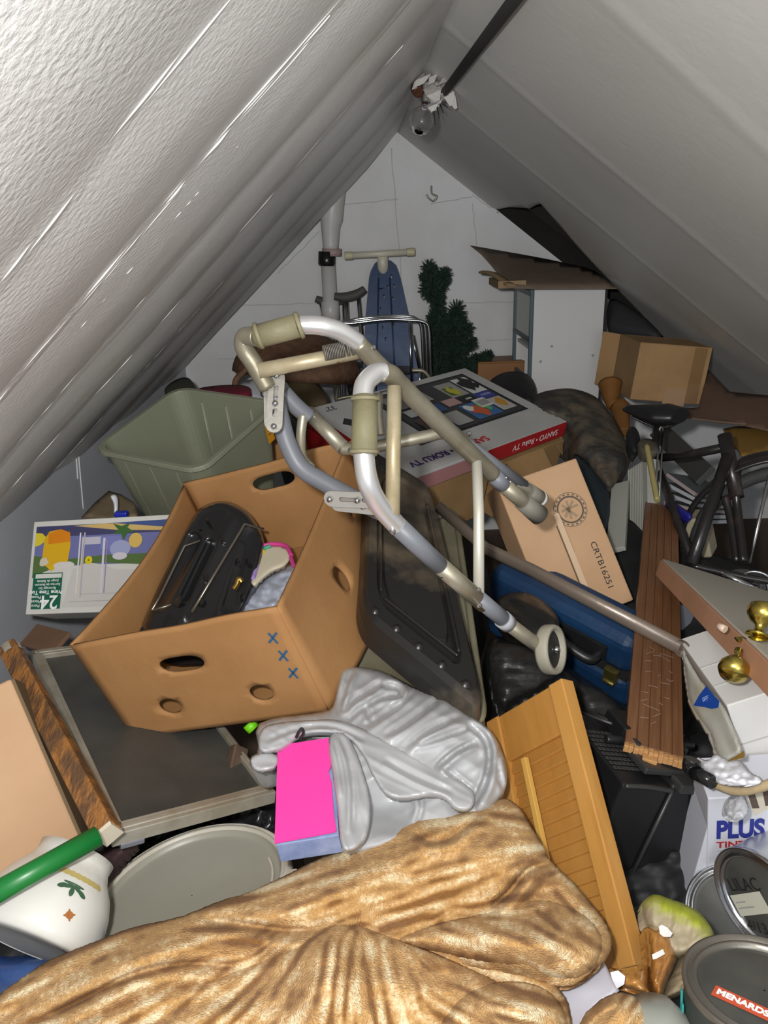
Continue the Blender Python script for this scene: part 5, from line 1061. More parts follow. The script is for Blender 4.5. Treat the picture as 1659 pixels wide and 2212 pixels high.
Mk = Matrix((maj, ncam.cross(maj), ncam)).transposed().to_4x4(); Mk.translation = c0
RB = .154
M_bk = mat('beige_hdpe', (.33, .32, .265), .4, bump=.02, col2=(.30, .29, .235), cscale=3)
M_bkr = mat('beige_hdpe_rim', (.56, .53, .45), .45, col2=(.46, .41, .33), cscale=8)
mb = MB(); mb.lathe([(.001, -.010), (RB * .86, -.010), (RB * .88, -.008), (RB * .895, 0)], Mk, 72); obj('lid_panel', mb, M_bk, t, world=True)
mb = MB(); mb.lathe([(RB * .895, -.006), (RB * .90, .004), (RB * .93, .006), (RB * .94, .001), (RB * .96, .001), (RB * .97, .004), (RB, .0), (RB * 1.0, -.022), (RB * .97, -.024)], Mk, 72); obj('lid_rim', mb, M_bkr, t, world=True)
mb = MB(); mb.lathe([(RB * .96, -.02), (RB * .95, -.05), (RB * .88, -.25), (.001, -.25)], Mk, 72); obj('body', mb, M_bk, t, world=True)
mb = MB(); a_ = [math.radians(x) for x in range(-60, 30, 10)]; mb.tube([Mk @ V((RB * .80 * math.cos(a), RB * .80 * math.sin(a), -.008)) for a in a_], .0025, 8); mb.box((RB * .99, .0, -.008), (.02, .03, .02), Mk @ R('Z', -10)); obj('pull_tab', mb, M_bkr, t, world=True, bev=.002)
o = lump('maroon_cloth', 'dark maroon cloth strip between the screen and the bucket rim', 'cloth', [(195, 1850), (240, 1830), (330, 1795), (300, 1810), (230, 1880), (205, 1910), (190, 1890)], [(195, 1850, 1.16), (330, 1795, 1.2), (200, 1910, 1.1)], mat('maroon_cloth', (.045, .02, .022), .8), th=.05, rnd=8, rdep=.02, step=6)
lump('blue_bag', 'blue plastic bag at the bottom left corner under the blanket', 'bag', [(-60, 2050), (60, 2060), (200, 2040), (300, 2000), (420, 1985), (300, 2100), (100, 2200), (-60, 2240)], [(-60, 2060, 1.05), (300, 2010, 1.06), (0, 2200, .97)], mat('blue_film', (.015, .05, .19), .3, bump=.3, bscale=14, col2=(.05, .10, .26), cscale=10), th=.08, nz=(40, 20, .008))

# ------------------------------------------------------------------ pink box
M, d = fit('pinkbox', (.085, .15, .05), {(0, 1, 1): (612, 1612, 1.13), (1, 1, 1): (712, 1600), (1, 0, 1): (738, 1805), (0, 0, 1): (590, 1828, .98), (0, 0, 0): (604, 1862), (1, 0, 0): (742, 1838)}, (665, 1725, 1.06), sd=.15)
t = thing('pink_box', 'hot pink topped small box with blue sides standing out of the grey vinyl bag', 'box', M=M)
X, Yd, Z = d; mb = MB(); mb.box((X / 2, Yd / 2, Z / 2), tuple(d)); obj('body', mb, mat('blue_violet_card', (.16, .22, .42), .4, col2=(.30, .36, .55), cscale=14), t, bev=.001)
mb = MB(); fo = [(-.001, 0), (X * .93, .003), (X * .97, Yd * .03), (X * .94, Yd * .2), (X * .93, Yd * .5), (X * .885, Yd * .62), (X * .93, Yd * .68), (X * .91, Yd * 1.0), (X * .2, Yd * 1.0), (-.001, Yd * .96)]
mb.poly([(x, y, Z + .0025) for x, y in fo]); obj('pink_panel', mb, mat('hot_pink', (.80, .045, .33), .55), t, solid=.002)

# ------------------------------------------------------------------ grey vinyl bag
M_vin = mat('grey_vinyl', (.40, .405, .415), .27, bump=.05, bscale=14, col2=(.36, .36, .365), cscale=3, coat=.25)
VO = [(737, 1439), (781, 1439), (834, 1451), (882, 1478), (906, 1490), (954, 1502), (1002, 1538), (1051, 1567), (1075, 1598), (1094, 1649), (1097, 1687), (1086, 1721), (1050, 1765), (960, 1790), (880, 1810), (805, 1840), (737, 1850), (733, 1808), (733, 1760), (719, 1687), (708, 1606), (680, 1598), (650, 1590), (612, 1613), (602, 1656), (545, 1668), (537, 1636), (561, 1625), (549, 1567), (593, 1550), (650, 1545), (708, 1536), (722, 1523), (731, 1466)]
vcr = [([(1018, 1745), (1045, 1700), (1060, 1640), (1050, 1590), (1010, 1560)], .016, 30, 14), ([(940, 1660), (985, 1620), (1030, 1600)], .016, 24, 12), ([(955, 1655), (1000, 1690), (1030, 1715)], .010, 20, 10), ([(1088, 1710), (1072, 1640), (1085, 1610)], .008, 16, 10),
       ([(780, 1530), (830, 1500), (870, 1505), (860, 1480), (810, 1480)], .010, 20, 10), ([(740, 1540), (760, 1510), (800, 1490), (830, 1465)], .010, 24, 12), ([(830, 1590), (880, 1560), (960, 1500)], .010, 28, 14), ([(870, 1620), (930, 1570), (1000, 1545)], .010, 26, 14), ([(900, 1610), (960, 1590), (1020, 1570)], .008, 18, 12), ([(745, 1560), (790, 1520), (800, 1560)], .008, 18, 12), ([(730, 1545), (745, 1480), (760, 1450)], .010, 20, 12), ([(790, 1570), (850, 1530), (900, 1490)], .008, 22, 12),
       ([(560, 1600), (600, 1580), (660, 1575)], .008, 14, 10), ([(900, 1700), (915, 1740), (900, 1780)], .006, 20, 10)]
vpd = plane_depth([(740, 1440, 1.36), (1060, 1580, 1.24), (720, 1700, 1.07), (1050, 1740, 1.12), (560, 1600, 1.20)])
def vdepth(x, y):
    b = -.055 * np.exp(-(((x - 930) / 150) ** 2 + ((y - 1600) / 100) ** 2))
    b = b + .035 * np.exp(-(((x - 850) / 75) ** 2 + ((y - 1750) / 55) ** 2) * 1.2)
    return vpd(x, y) + b + 1.7 * folds(x, y, vcr) - fnoise(x, y, 190, 44, .0055, 3, .55, True) * (1 + 1.2 * fnoise(x, y, 120, 120, 1, 21)) - fnoise(x, y, 110, 30, .0032, 9, -.5, True) + fnoise(x, y, 90, 60, .010, 5)
o = soft('vinyl_bag', VO, vdepth, M_vin, step=4, rnd=16, rdep=.03, thick=.10, it=1)
tagit(o, 'crumpled shiny light grey vinyl bag between the big cardboard box and the blanket', 'bag')
VB = o
def vflap(out, off, cr, nz, seed, ang, rnd=7, rdep=.009):
    return soft('flap', out, lambda x, y: vdepth(x, y) * 0 + vpd(x, y) - off + folds(x, y, cr) - fnoise(x, y, nz, 20, .0028, seed, ang, True) + fnoise(x, y, 70, 50, .006, seed + 2), M_vin, step=4, rnd=rnd, rdep=rdep, thick=.02, parent=VB, it=2)
vflap([(706, 1600), (722, 1578), (742, 1580), (762, 1605), (782, 1659), (801, 1728), (797, 1803), (770, 1835), (736, 1840), (731, 1758), (719, 1679)], .050, [([(735, 1590), (757, 1640), (765, 1710), (762, 1800)], .010, 18, 10), ([(722, 1600), (738, 1660), (745, 1720)], .008, 14, 8)], 150, 31, 1.35)
vflap([(560, 1572), (600, 1560), (660, 1556), (731, 1552), (795, 1578), (864, 1615), (939, 1655), (1005, 1693), (1028, 1714), (1020, 1750), (985, 1752), (962, 1722), (930, 1716), (880, 1726), (835, 1722), (806, 1680), (785, 1630), (745, 1582), (700, 1585), (660, 1584), (617, 1612), (598, 1622), (556, 1628)], .042, [([(575, 1600), (640, 1572), (720, 1566), (790, 1600)], .010, 16, 10), ([(830, 1640), (900, 1680), (980, 1710)], .010, 22, 14)], 170, 41, .45)
vflap([(537, 1630), (602, 1624), (598, 1660), (548, 1668)], .030, [], 60, 51, 0, 5, .004)
mb = MB(); mb.tube([P(640, 1592, 1.14), P(646, 1580, 1.13), P(652, 1574, 1.13), P(655, 1584, 1.135), P(648, 1596, 1.14)], .0022, 8); tagit(obj('black_loop', mb, M_blackm), 'small black cord loop above the pink box', 'cord')

# ------------------------------------------------------------------ striped plush blanket
BO = [(-60, 2190), (0, 2146), (50, 2110), (96, 2078), (150, 2055), (207, 2033), (289, 2001), (386, 1982), (440, 1960), (482, 1943), (530, 1931), (580, 1908), (627, 1886), (680, 1858), (723, 1840), (801, 1801), (834, 1792), (882, 1772), (955, 1755), (1027, 1750), (1060, 1735), (1082, 1724), (1100, 1725), (1123, 1743), (1143, 1779), (1172, 1823), (1190, 1862), (1222, 1890), (1240, 1908), (1278, 1952), (1308, 1990), (1323, 2033), (1318, 2061), (1294, 2088), (1262, 2112), (1238, 2122), (1205, 2122), (1210, 2140), (1226, 2160), (1232, 2190), (1240, 2230), (1262, 2190), (1278, 2176), (1302, 2155), (1337, 2142), (1369, 2148), (1397, 2176), (1415, 2215), (1430, 2330), (700, 2360), (-60, 2360)]
bcr = [([(440, 1985), (540, 2000), (620, 2012), (680, 2008)], .020, 60, 40), ([(60, 2212), (120, 2189), (200, 2150), (289, 2100), (410, 2078), (521, 2090)], .018, 60, 40),
       ([(1060, 1960), (1100, 1930), (1125, 1895), (1150, 1872), (1195, 1862)], .030, 44, 24), ([(890, 1790), (920, 1815), (960, 1818), (1000, 1790), (1040, 1755)], .014, 34, 26), ([(1236, 2240), (1262, 2192), (1302, 2158), (1340, 2145)], .018, 40, 14)]
bpd = plane_depth([(0, 2150, .92), (640, 1880, 1.01), (1090, 1725, 1.08), (1310, 2030, .96), (800, 2212, .79), (0, 2300, .80)])
def blob(x, y, cx_, cy_, rx, ry, a): ca, sa = math.cos(a), math.sin(a); X_, Y_ = ((x - cx_) * ca + (y - cy_) * sa) / rx, (-(x - cx_) * sa + (y - cy_) * ca) / ry; return np.exp(-(X_ ** 2 + Y_ ** 2) * 1.4)
def bdep(x, y):
    z = bpd(x, y) - .05 * blob(x, y, 750, 1910, 380, 110, -.38) - .05 * blob(x, y, 1060, 1840, 130, 110, -.4) - .05 * blob(x, y, 1150, 2040, 200, 75, .1) - .045 * blob(x, y, 720, 2140, 130, 160, 0) - .035 * blob(x, y, 1110, 2180, 130, 60, .2) - .03 * blob(x, y, 300, 2080, 260, 60, -.3) - .03 * blob(x, y, 1340, 2190, 70, 60, 0)
    return z + 1.5 * folds(x, y, bcr) + fnoise(x, y, 190, 55, .012, 2, -.35) + fnoise(x, y, 12, 6, .0016, 4, -.3) + fnoise(x, y, 5, 4, .0012, 6)
# fabric colour: soft brown streaks that run with each fold of the cloth
REG = [((60, 2120), -.45), ((300, 2060), -.30), ((500, 2010), -.10), ((640, 1930), -.30), ((850, 1850), -.28), ((1020, 1800), -.18), ((1100, 1760), .15), ((1050, 1900), -.30), ((900, 1950), -.30), ((1130, 1900), -.2), ((1230, 1960), .75), ((980, 2050), .35), ((1120, 2050), .45), ((1250, 2050), .60), ((480, 2160), -.75), ((620, 2120), -.95), ((720, 2120), -1.45), ((830, 2120), -1.75), ((300, 2190), -.5), ((1000, 2190), .5), ((1130, 2190), .25), ((1340, 2190), -.9)]
def bcol(x, y):
    W0 = np.zeros(len(x)); S = np.zeros(len(x)); Cc_ = np.zeros(len(x))
    for (a, b), an in REG:
        w_ = 1.0 / (((x - a) ** 2 + (y - b) ** 2) / 3600 + .3) ** 2.2; W0 += w_; S += w_ * math.sin(2 * an); Cc_ += w_ * math.cos(2 * an)
    an = .5 * np.arctan2(S, Cc_)
    # line integral along the local direction makes the streaks follow the folds
    acc = np.zeros(len(x)); cnt = 0; acc2 = np.zeros(len(x))
    for k in np.linspace(-75, 75, 15):
        X_, Y_ = x + np.cos(an) * k, y + np.sin(an) * k
        acc += np.array([noise.noise((a / 20, b / 20, 1.0)) for a, b in zip(X_, Y_)]); cnt += 1
        acc2 += np.array([noise.noise((a / 9, b / 9, 4.0)) for a, b in zip(X_ * .6 + x * .4, Y_ * .6 + y * .4)])
    n1 = acc / cnt; n1 = n1 / n1.std() * .34; n2 = fnoise(x, y, 70, 50, 1, 8) ; n3 = fnoise(x, y, 6, 5, 1, 12); n4 = acc2 / cnt * 2.4
    base = np.array([.57, .33, .125]); dark = np.array([.25, .115, .034]); pale = np.array([.86, .70, .44])
    tdk = np.clip((n1 + .35 * n2 - .04) * 1.9, 0, 1); tpl = np.clip((-n1 * .8 - .55 * n2 + .35 * n3 - .10 + .3 * n4) * 1.7, 0, 1)
    c_ = base[None] * (1 - tdk[:, None]) + dark[None] * tdk[:, None]; c_ = c_ * (1 - tpl[:, None]) + pale[None] * tpl[:, None]
    return np.clip(c_ * (1 + .16 * n3 + .12 * n4)[:, None], 0.01, .9)
M_plush = None
o = soft('plush_blanket', BO, bdep, mat('plush_fabric', (1, 1, 1), .85, bump=.7, bscale=420, vcol='Col', sheen=.12, spec=.12), step=4, rnd=26, rdep=.035, thick=.05, it=1, colfn=bcol, wob=.5, back=(0, .35, -.94))
tagit(o, 'tan plush blanket with brown stripes heaped across the bottom of the picture', 'blanket')
M_plush = MATS['plush_fabric']
def bfold(out, off, bulge, seed, rnd=26, rdep=.034):
    soft('fold', out, lambda x, y: bpd(x, y) - .05 * blob(x, y, 1150, 2040, 200, 75, .1) - .045 * blob(x, y, 720, 2140, 130, 160, 0) - .035 * blob(x, y, 1110, 2180, 130, 60, .2) - off - sum(a * blob(x, y, *b) for a, b in bulge) + fnoise(x, y, 120, 45, .010, seed, -.2) + fnoise(x, y, 12, 6, .0016, 4, -.3) + fnoise(x, y, 5, 4, .0012, 6), M_plush, step=4, rnd=rnd, rdep=rdep, thick=.04, it=2, colfn=bcol, wob=.5, back=(0, .35, -.94), parent=o)
bfold([(90, 2240), (200, 2190), (330, 2140), (440, 2112), (521, 2092), (603, 2056), (670, 2012), (714, 1992), (760, 1992), (815, 2010), (880, 2036), (960, 2066), (1040, 2102), (1085, 2126), (1060, 2170), (1010, 2250), (950, 2370), (90, 2370)], .030, [(.03, (700, 2080, 70, 110, .2)), (.02, (900, 2150, 120, 60, .4))], 61)
bfold([(850, 2030), (900, 2008), (960, 1990), (1050, 1972), (1100, 1952), (1150, 1941), (1200, 1946), (1250, 1964), (1288, 1998), (1304, 2032), (1298, 2070), (1270, 2104), (1238, 2119), (1200, 2116), (1140, 2098), (1060, 2085), (960, 2062), (890, 2045)], .022, [(.03, (1120, 2030, 180, 50, .15))], 62)
bfold([(930, 2260), (955, 2190), (1000, 2145), (1050, 2124), (1110, 2118), (1160, 2126), (1200, 2150), (1226, 2200), (1232, 2340), (920, 2360)], .050, [(.02, (1100, 2180, 100, 50, 0))], 63)

# ------------------------------------------------------------------ louvered shutter
M, d = fit('shutter', (.30, .86, .024), {(0, 1, 1): (1050, 1560, 1.33), (1, 1, 1): (1212, 1457), (1, 0, 1): (1372, 2092, .92), (1, 1, 0): (1238, 1478), (1, 0, 0): (1402, 2078)}, (1215, 1800, 1.12), sd=.2)
t = thing('louvered_shutter', 'honey coloured wooden louvered shutter standing on end right of the blanket', 'shutter', M=M)
X, Yd, Z = d; SW, TR_, BR_ = min(.045, X * .16), Yd * .20, Yd * .14
M_hon = mat('honey_wood', (.42, .20, .045), .42, bump=.06, bscale=30, stretch=(2, .6, 2), col2=(.35, .155, .03), cscale=9, cdist=(.35, .65), coat=.15)
M_hon2 = mat('honey_wood_stile', (.47, .235, .055), .40, bump=.06, bscale=30, stretch=(3, .4, 3), col2=(.40, .185, .04), cscale=9, coat=.15)
for nm, c_, s_, m_ in (('stile', (X - SW / 2, Yd / 2, Z / 2), (SW, Yd, Z), M_hon2), ('stile', (SW / 2, Yd / 2, Z / 2), (SW, Yd, Z), M_hon2), ('top_rail', (X / 2, Yd - TR_ / 2, Z / 2 - .002), (X - 2 * SW, TR_, Z * .8), M_hon), ('bottom_rail', (X / 2, BR_ / 2, Z / 2 - .002), (X - 2 * SW, BR_, Z * .8), M_hon)):
    mb = MB(); mb.box(c_, s_); obj(nm, mb, m_, t, bev=.002)
nl = 14; pit = (Yd - TR_ - BR_) / nl
for k in range(nl):
    mb = MB(); mb.box((0, 0, 0), (X - 2 * SW + .004, pit * 1.32, .006), T(X / 2, BR_ + pit * (k + .5), Z * .5) @ R('X', -17)); obj('slat', mb, M_hon, t, bev=.001)
mb = MB(); mb.box((X * .42, Yd * .53, Z + .006), (.010, Yd * .48, .009)); obj('tilt_rod', mb, mat('light_honey', (.52, .30, .07), .4), t, bev=.001)

# ------------------------------------------------------------------ black printer and stereo pieces
M, d = fit('printer', (.27, .30, .27), {(0, 0, 1): (1350, 1688, 1.12), (1, 0, 1): (1580, 1706), (1, 0, 0): (1448, 1965), (0, 1, 1): (1222, 1528, 1.35)}, (1380, 1760, 1.25), sd=.15)
t = thing('printer', 'black office printer lying tilted between the shutter and the paint cans', 'printer', M=M)
X, Yd, Z = d; PM = M; M_pr = mat('printer_black', (.008, .008, .009), .42, bump=.03); M_pr2 = mat('printer_grey', (.030, .030, .030), .4, bump=.04)
mb = MB(); mb.box((X * .22, Yd * .5, Z * .49), (X * .43, Yd, Z * .98)); obj('side_housing', mb, M_pr, t, bev=.006, bseg=3)
mb = MB(); mb.box((X * .72, Yd * .5, Z * .5), (X * .55, Yd, Z)); obj('main_housing', mb, M_pr, t, bev=.007, bseg=3)
mb = MB(); mb.tube([(.0, -.004, Z * .98), (X * .2, -.006, Z * .99), (X * .44, -.004, Z * .97)], .004, 8); mb.tube([(X * .44, -.003, Z * .97), (X * .44, -.003, Z * .15)], .003, 8); obj('front_edge', mb, M_pr2, t)
mb = MB(); mb.box((X * .72, Yd * .02, Z * 1.0), (X * .5, .03, .016)); mb.box((X * .6, Yd * .22, Z * 1.03), (X * .75, .05, .012), None); mb.box((X * .5, Yd * .36, Z * 1.05), (X * .5, .02, .03)); obj('control_panel', mb, M_pr2, t, bev=.003)
mb = MB()
for i in range(9):
    for j in range(7): mb.lathe([(.0015, .0), (.0035, .0015), (.005, 0)], T(X * (.04 + .04 * j), Yd * (.20 + .06 * i), Z * .985), 8)
obj('speaker_grille', mb, M_pr2, t)
mb = MB(); mb.box((X * .55, Yd * .66, Z * 1.06), (X * .6, Yd * .3, .03), T(0, 0, 0)); mb.tube([(X * .1, Yd * .5, Z * 1.03), (X * .5, Yd * .46, Z * 1.06), (X * .95, Yd * .5, Z * 1.05)], .008, 8); obj('paper_tray', mb, M_pr, t, bev=.004)
mb = MB()
for k in range(7): mb.tube([(X * (.1 + .1 * k), Yd * .95, Z * 1.0), (X * (.2 + .1 * k), Yd * .62, Z * 1.09)], .0028, 6)
obj('rib', mb, M_pr2, t)
t = thing('joystick', 'glossy black knob and cable on top of the printer beside the white scraps', 'joystick', loc=P(1500, 1665, 1.12))
mb = MB(); mb.tube([P(1495, 1640, 1.12), P(1492, 1655, 1.12), P(1500, 1668, 1.11)], .012, 14); mb.tube([P(1500, 1668, 1.11), P(1540, 1690, 1.08)], .010, 12); obj('grip', mb, mat('gloss_black', (.01, .01, .012), .12), t, world=True)
lump('black_tray_pile', 'jumble of black plastic trays behind the printer, below the blue suitcase', 'tray', [(1235, 1475), (1280, 1480), (1340, 1520), (1400, 1590), (1480, 1640), (1540, 1680), (1470, 1700), (1380, 1690), (1300, 1650), (1255, 1570)], [(1240, 1480, 1.48), (1540, 1680, 1.30), (1300, 1650, 1.34)], mat('scuffed_black', (.012, .012, .012), .5, bump=.3, bscale=18, col2=(.035, .035, .035), cscale=14), th=.06, nz=(50, 7, .012), step=6)
lump('black_cables', 'heap of black ribbed cables and cloth left of the blue suitcase', 'cables', [(1050, 1390), (1110, 1385), (1180, 1410), (1215, 1450), (1190, 1475), (1130, 1510), (1070, 1545)], [(1050, 1400, 1.42), (1215, 1450, 1.38), (1080, 1540, 1.28)], mat('scuffed_black2', (.014, .014, .014), .4, bump=.6, bscale=22, col2=(.06, .058, .055), cscale=12, cdist=(.5, .7)), th=.08, nz=(60, 8, .014), step=6)

# ------------------------------------------------------------------ white panel with brass knobs, white box, clear sleeve
M, _l = quad('panel', [(1428, 1206, 1.80), (1700, 1462, 1.00), (1700, 1330, 1.50)]); d = (_l, .26, .042); M = M @ T(0, 0, -d[2])
t = thing('drawer_front', 'white topped board with pinkish raw wood edge and two brass knobs at the right edge', 'drawer front', M=M)
X, Yd, Z = d; M_pink = mat('pinkish_wood', (.42, .22, .13), .6, bump=.08, bscale=20, col2=(.36, .18, .10), cscale=5)
mb = MB(); mb.box((X / 2, Yd / 2, Z * .46), (X, Yd, Z * .9)); obj('core', mb, M_pink, t, bev=.002)
mb = MB(); mb.box((X / 2, Yd / 2 + .002, Z * .96), (X - .002, Yd - .004, Z * .1)); obj('painted_face', mb, mat('beige_white_paint', (.42, .39, .33), .5), t, bev=.001)
def knob(u, v, dd, uo, vo, do, name='knob', s=1.0, base=True):
    a, b = P(u, v, dd), P(uo, vo, do); F_ = frame(a, a + (b - a).cross(Vector((1, .3, 0))), b); z = (a - b).normalized(); x = z.cross(Vector((0, 1, 0))).normalized(); y = z.cross(x)
    Mk_ = Matrix((x, y, z)).transposed().to_4x4(); Mk_.translation = b; L1 = (a - b).length
    mb = MB(); mb.lathe(([(.001, 0), (.018 * s, 0), (.017 * s, .003), (.008 * s, .006)] if base else [(.001, 0), (.0065 * s, 0)]) + [(.0065 * s, .012), (.007 * s, L1 - .012 * s), (.016 * s, L1 - .006 * s), (.0225 * s, L1 + .004 * s), (.0235 * s, L1 + .012 * s), (.020 * s, L1 + .021 * s), (.010 * s, L1 + .026 * s), (.001, L1 + .027 * s)], Mk_, 36)
    return obj(name, mb, M_brass, t, world=True, label='round brass knob')
knob(1588, 1436, 1.14, 1596, 1404, 1.16, s=.95, base=False)
knob(1645, 1336, 1.20, 1636, 1374, 1.19, s=1.0)
mb = MB(); mb.lathe([(.001, .002), (.010, .001), (.017, -.001)], frame(P(1632, 1378, 1.18), P(1659, 1390, 1.14), P(1640, 1350, 1.3)), 24); mb.box(P(1625, 1380, 1.185), (.05, .012, .003)); obj('rosette', mb, M_brass, t, world=True)
mb = MB(); mb.tube([P(1553, 1352, 1.20), P(1567, 1360, 1.19)], .006, 10); obj('dowel', mb, mat('pale_dowel', (.55, .42, .32), .35), t, world=True)
M, d = fit('whitebox', (.17, .22, .13), {(0, 0, 1): (1568, 1524, 1.12), (0, 1, 1): (1474, 1384, 1.38), (1, 1, 1): (1560, 1345), (0, 0, 0): (1614, 1670), (1, 0, 1): (1690, 1486)}, (1600, 1480, 1.22), sd=.2)
t = box_obj('white_carton', 'white glossy carton under the brass knobs at the right edge', 'carton', M, d, mat('white_card', (.60, .59, .57), .45, col2=(.54, .53, .51), cscale=2), bev=.002)
mb = MB(); mb.box((d[0] / 2, d[1] * .52, d[2] + .0006), (d[0], .003, .0012)); mb.box((d[0] / 2, d[1] * .25, d[2] + .0006), (d[0], .002, .0012)); mb.box((d[0] / 2, -.0006, d[2] * .42), (d[0], .0012, .002)); obj('fold_line', mb, mat('card_fold', (.42, .41, .39), .5), t)
def slp(x, y): return plane_depth([(1478, 1400, 1.33), (1560, 1500, 1.18), (1490, 1520, 1.26), (1600, 1640, 1.09)])(x, y) + fnoise(x, y, 50, 20, .004, 3, 1.1)
o = soft('clear_sleeve', [(1472, 1392), (1490, 1430), (1520, 1478), (1560, 1515), (1585, 1570), (1606, 1625), (1590, 1632), (1566, 1648), (1545, 1630), (1538, 1590), (1510, 1550), (1490, 1520), (1482, 1470)], slp, mat('clear_sleeve_plastic', (.46, .46, .44), .18, col2=(.40, .38, .30), cscale=6, bump=.15, bscale=12, alpha=.93, coat=.6), step=5, rnd=8, rdep=.01, thick=.02, it=1)
tagit(o, 'cloudy clear plastic sleeve with a blue label standing against the white carton', 'sleeve')
dl = [(1525, 1482), (1540, 1500), (1553, 1514), (1551, 1528), (1537, 1531), (1520, 1527), (1498, 1524), (1510, 1502)]
mb = MB(); mb.poly([P(u, v, float(slp(np.array([u * 1.]), np.array([v * 1.]))[0]) - .004) - Vector(M.translation) * 0 for u, v in dl]); q = obj('blue_label', mb, mat('label_blue', (.01, .055, .30), .4), o, solid=.0006)
A = P(1520, 1512, float(slp(np.array([1520.]), np.array([1512.]))[0]) - .006); B_ = P(1545, 1503, float(slp(np.array([1545.]), np.array([1503.]))[0]) - .006); Cc = P(1515, 1495, float(slp(np.array([1515.]), np.array([1495.]))[0]) - .006)
text('0FF', .011, mat('pale_blue_ink', (.25, .35, .65), .5), o, frame(A, B_, Cc) @ T(.006, 0, .001))
mb = MB(); mb.add([P(1571, 1644, 1.10), P(1607, 1622, 1.08), P(1607, 1636, 1.075), P(1590, 1640, 1.08)], [(0, 1, 2, 3)]); tagit(obj('brown_tape_scrap', mb, mat('amber_tape', (.20, .12, .03), .3), solid=.001), 'small amber tape scrap at the foot of the clear sleeve', 'tape')
M, d = fit('greycard', (.07, .04, .10), {(0, 0, 1): (1470, 1310), (1, 0, 1): (1500, 1308, 1.75), (0, 0, 0): (1477, 1374), (1, 0, 0): (1502, 1370)}, (1487, 1340, 1.76), seeds=8)
box_obj('grey_card_box', 'small blue-grey box in the dark gap between the plank and the white board', 'box', M, d, mat('blue_grey_card', (.20, .21, .24), .5))
lump('paper_scraps', 'torn white plastic and paper scraps on the black printer', 'paper', [(1500, 1632), (1530, 1645), (1545, 1625), (1565, 1640), (1600, 1640), (1618, 1668), (1650, 1682), (1640, 1695), (1590, 1694), (1550, 1684), (1525, 1660)], [(1500, 1640, 1.14), (1640, 1690, 1.02), (1600, 1640, 1.1)], M_paper, th=.02, rnd=8, rdep=.012, nz=(14, 8, .01), step=4, it=1)
mb = MB(); mb.tube([P(1545, 1694, 1.10), P(1590, 1708, 1.07), P(1640, 1702, 1.04), P(1690, 1680, 1.02)], .0065, 12); tagit(obj('basket_rim', mb, mat('straw_rim', (.36, .28, .16), .6, bump=.2)), 'tan woven rim curving under the white scraps at the right edge', 'rim')

# ------------------------------------------------------------------ PLUS box, paint cans, ornaments
M, d = fit('plusbox', (.24, .10, .22), {(0, 0, 1): (1590, 1716, 1.12), (1, 0, 1): (1850, 1670), (0, 0, 0): (1478, 1958), (1, 1, 1): (1845, 1650), (0, 1, 1): (1588, 1700)}, (1680, 1830, 1.08), sd=.2)
M, d = fit('plusbox', (.22, .08, .20), {(0, 0, 1): (1530, 1732, 1.20), (1, 0, 1): (1840, 1700, 1.1), (0, 0, 0): (1524, 2005), (1, 0, 0): (1800, 2010)}, (1680, 1860, 1.15), sd=.2)
t = thing('plus_carton', 'white carton printed in navy and red behind the paint cans at the right edge', 'carton', M=M)
X, Yd, Z = d; mb = MB(); mb.box((X / 2, Yd / 2, Z / 2), tuple(d)); mb.add([(0, 0, 0), (0, 0, Z * .8), (-.03, .0, Z * .25), (0, Yd, 0), (0, Yd, Z * .8), (-.03, Yd, Z * .25)], [(0, 1, 2), (3, 5, 4), (1, 4, 5, 2), (0, 2, 5, 3)]); obj('body', mb, mat('carton_white', (.55, .56, .62), .45), t, bev=.002)
def onface(u, v):
    q = M.inverted() @ Vector(CAM); r_ = M.inverted().to_3x3() @ Vector(ray(u, v)); k = (0 - q.y) / r_.y; p = q + r_ * k; return p
p0, p1, pb = onface(1546, 1812), onface(1659, 1806), onface(1546, 1776)
hh = (pb - p0).length; F = Ffront(d)
text('PLUS', hh * 1.42, M_bluek, t, F @ T(p0.x + hh * .0, p0.z + hh * .5, .001) , align='LEFT', bold=.0022, squash=(p1.x - p0.x) / (hh * 3.35))
p2 = onface(1547, 1825); text('TINTED', hh * .50, M_redk, t, F @ T(p2.x, p2.z, .001), align='LEFT', bold=.0004, squash=1.05)
p2 = onface(1549, 1842); text('Tein', hh * .44, mat('pale_ink', (.40, .40, .45), .5), t, F @ T(p2.x, p2.z, .001), align='LEFT')
p2 = onface(1620, 1822); text('Joint', hh * .42, M_bluek, t, F @ T(p2.x, p2.z, .001), align='LEFT')
a_, b_, c2_, e_, g_ = [onface(*q) for q in ((1607, 1708), (1626, 1700), (1634, 1745), (1690, 1730), (1630, 1762))]
decal('brown_sticker', t, F, [([(a_.x, a_.z), (g_.x, g_.z), (e_.x, e_.z), (e_.x, a_.z)], (.55, .50, .40)), ([(a_.x + .004, a_.z - .002), (b_.x, b_.z), (c2_.x + .004, c2_.z), (c2_.x - .006, c2_.z)], (.09, .065, .05)), ([(b_.x + .012, b_.z), (e_.x, b_.z), (e_.x, c2_.z + .008), (c2_.x + .012, c2_.z + .004)], (.08, .05, .04))], label='brown and cream sticker')
lump('clear_bag', 'crinkled clear plastic bag against the top of the white printed carton', 'bag', [(1568, 1725), (1590, 1712), (1606, 1712), (1618, 1740), (1616, 1762), (1595, 1775), (1572, 1768), (1560, 1750)], [(1565, 1720, 1.09), (1618, 1720, 1.06), (1595, 1775, 1.04)], mat('clear_crinkle', (.46, .47, .50), .15, bump=.8, bscale=40, alpha=.75), th=.02, rnd=14, rdep=.02, nz=(8, 6, .006), step=4)
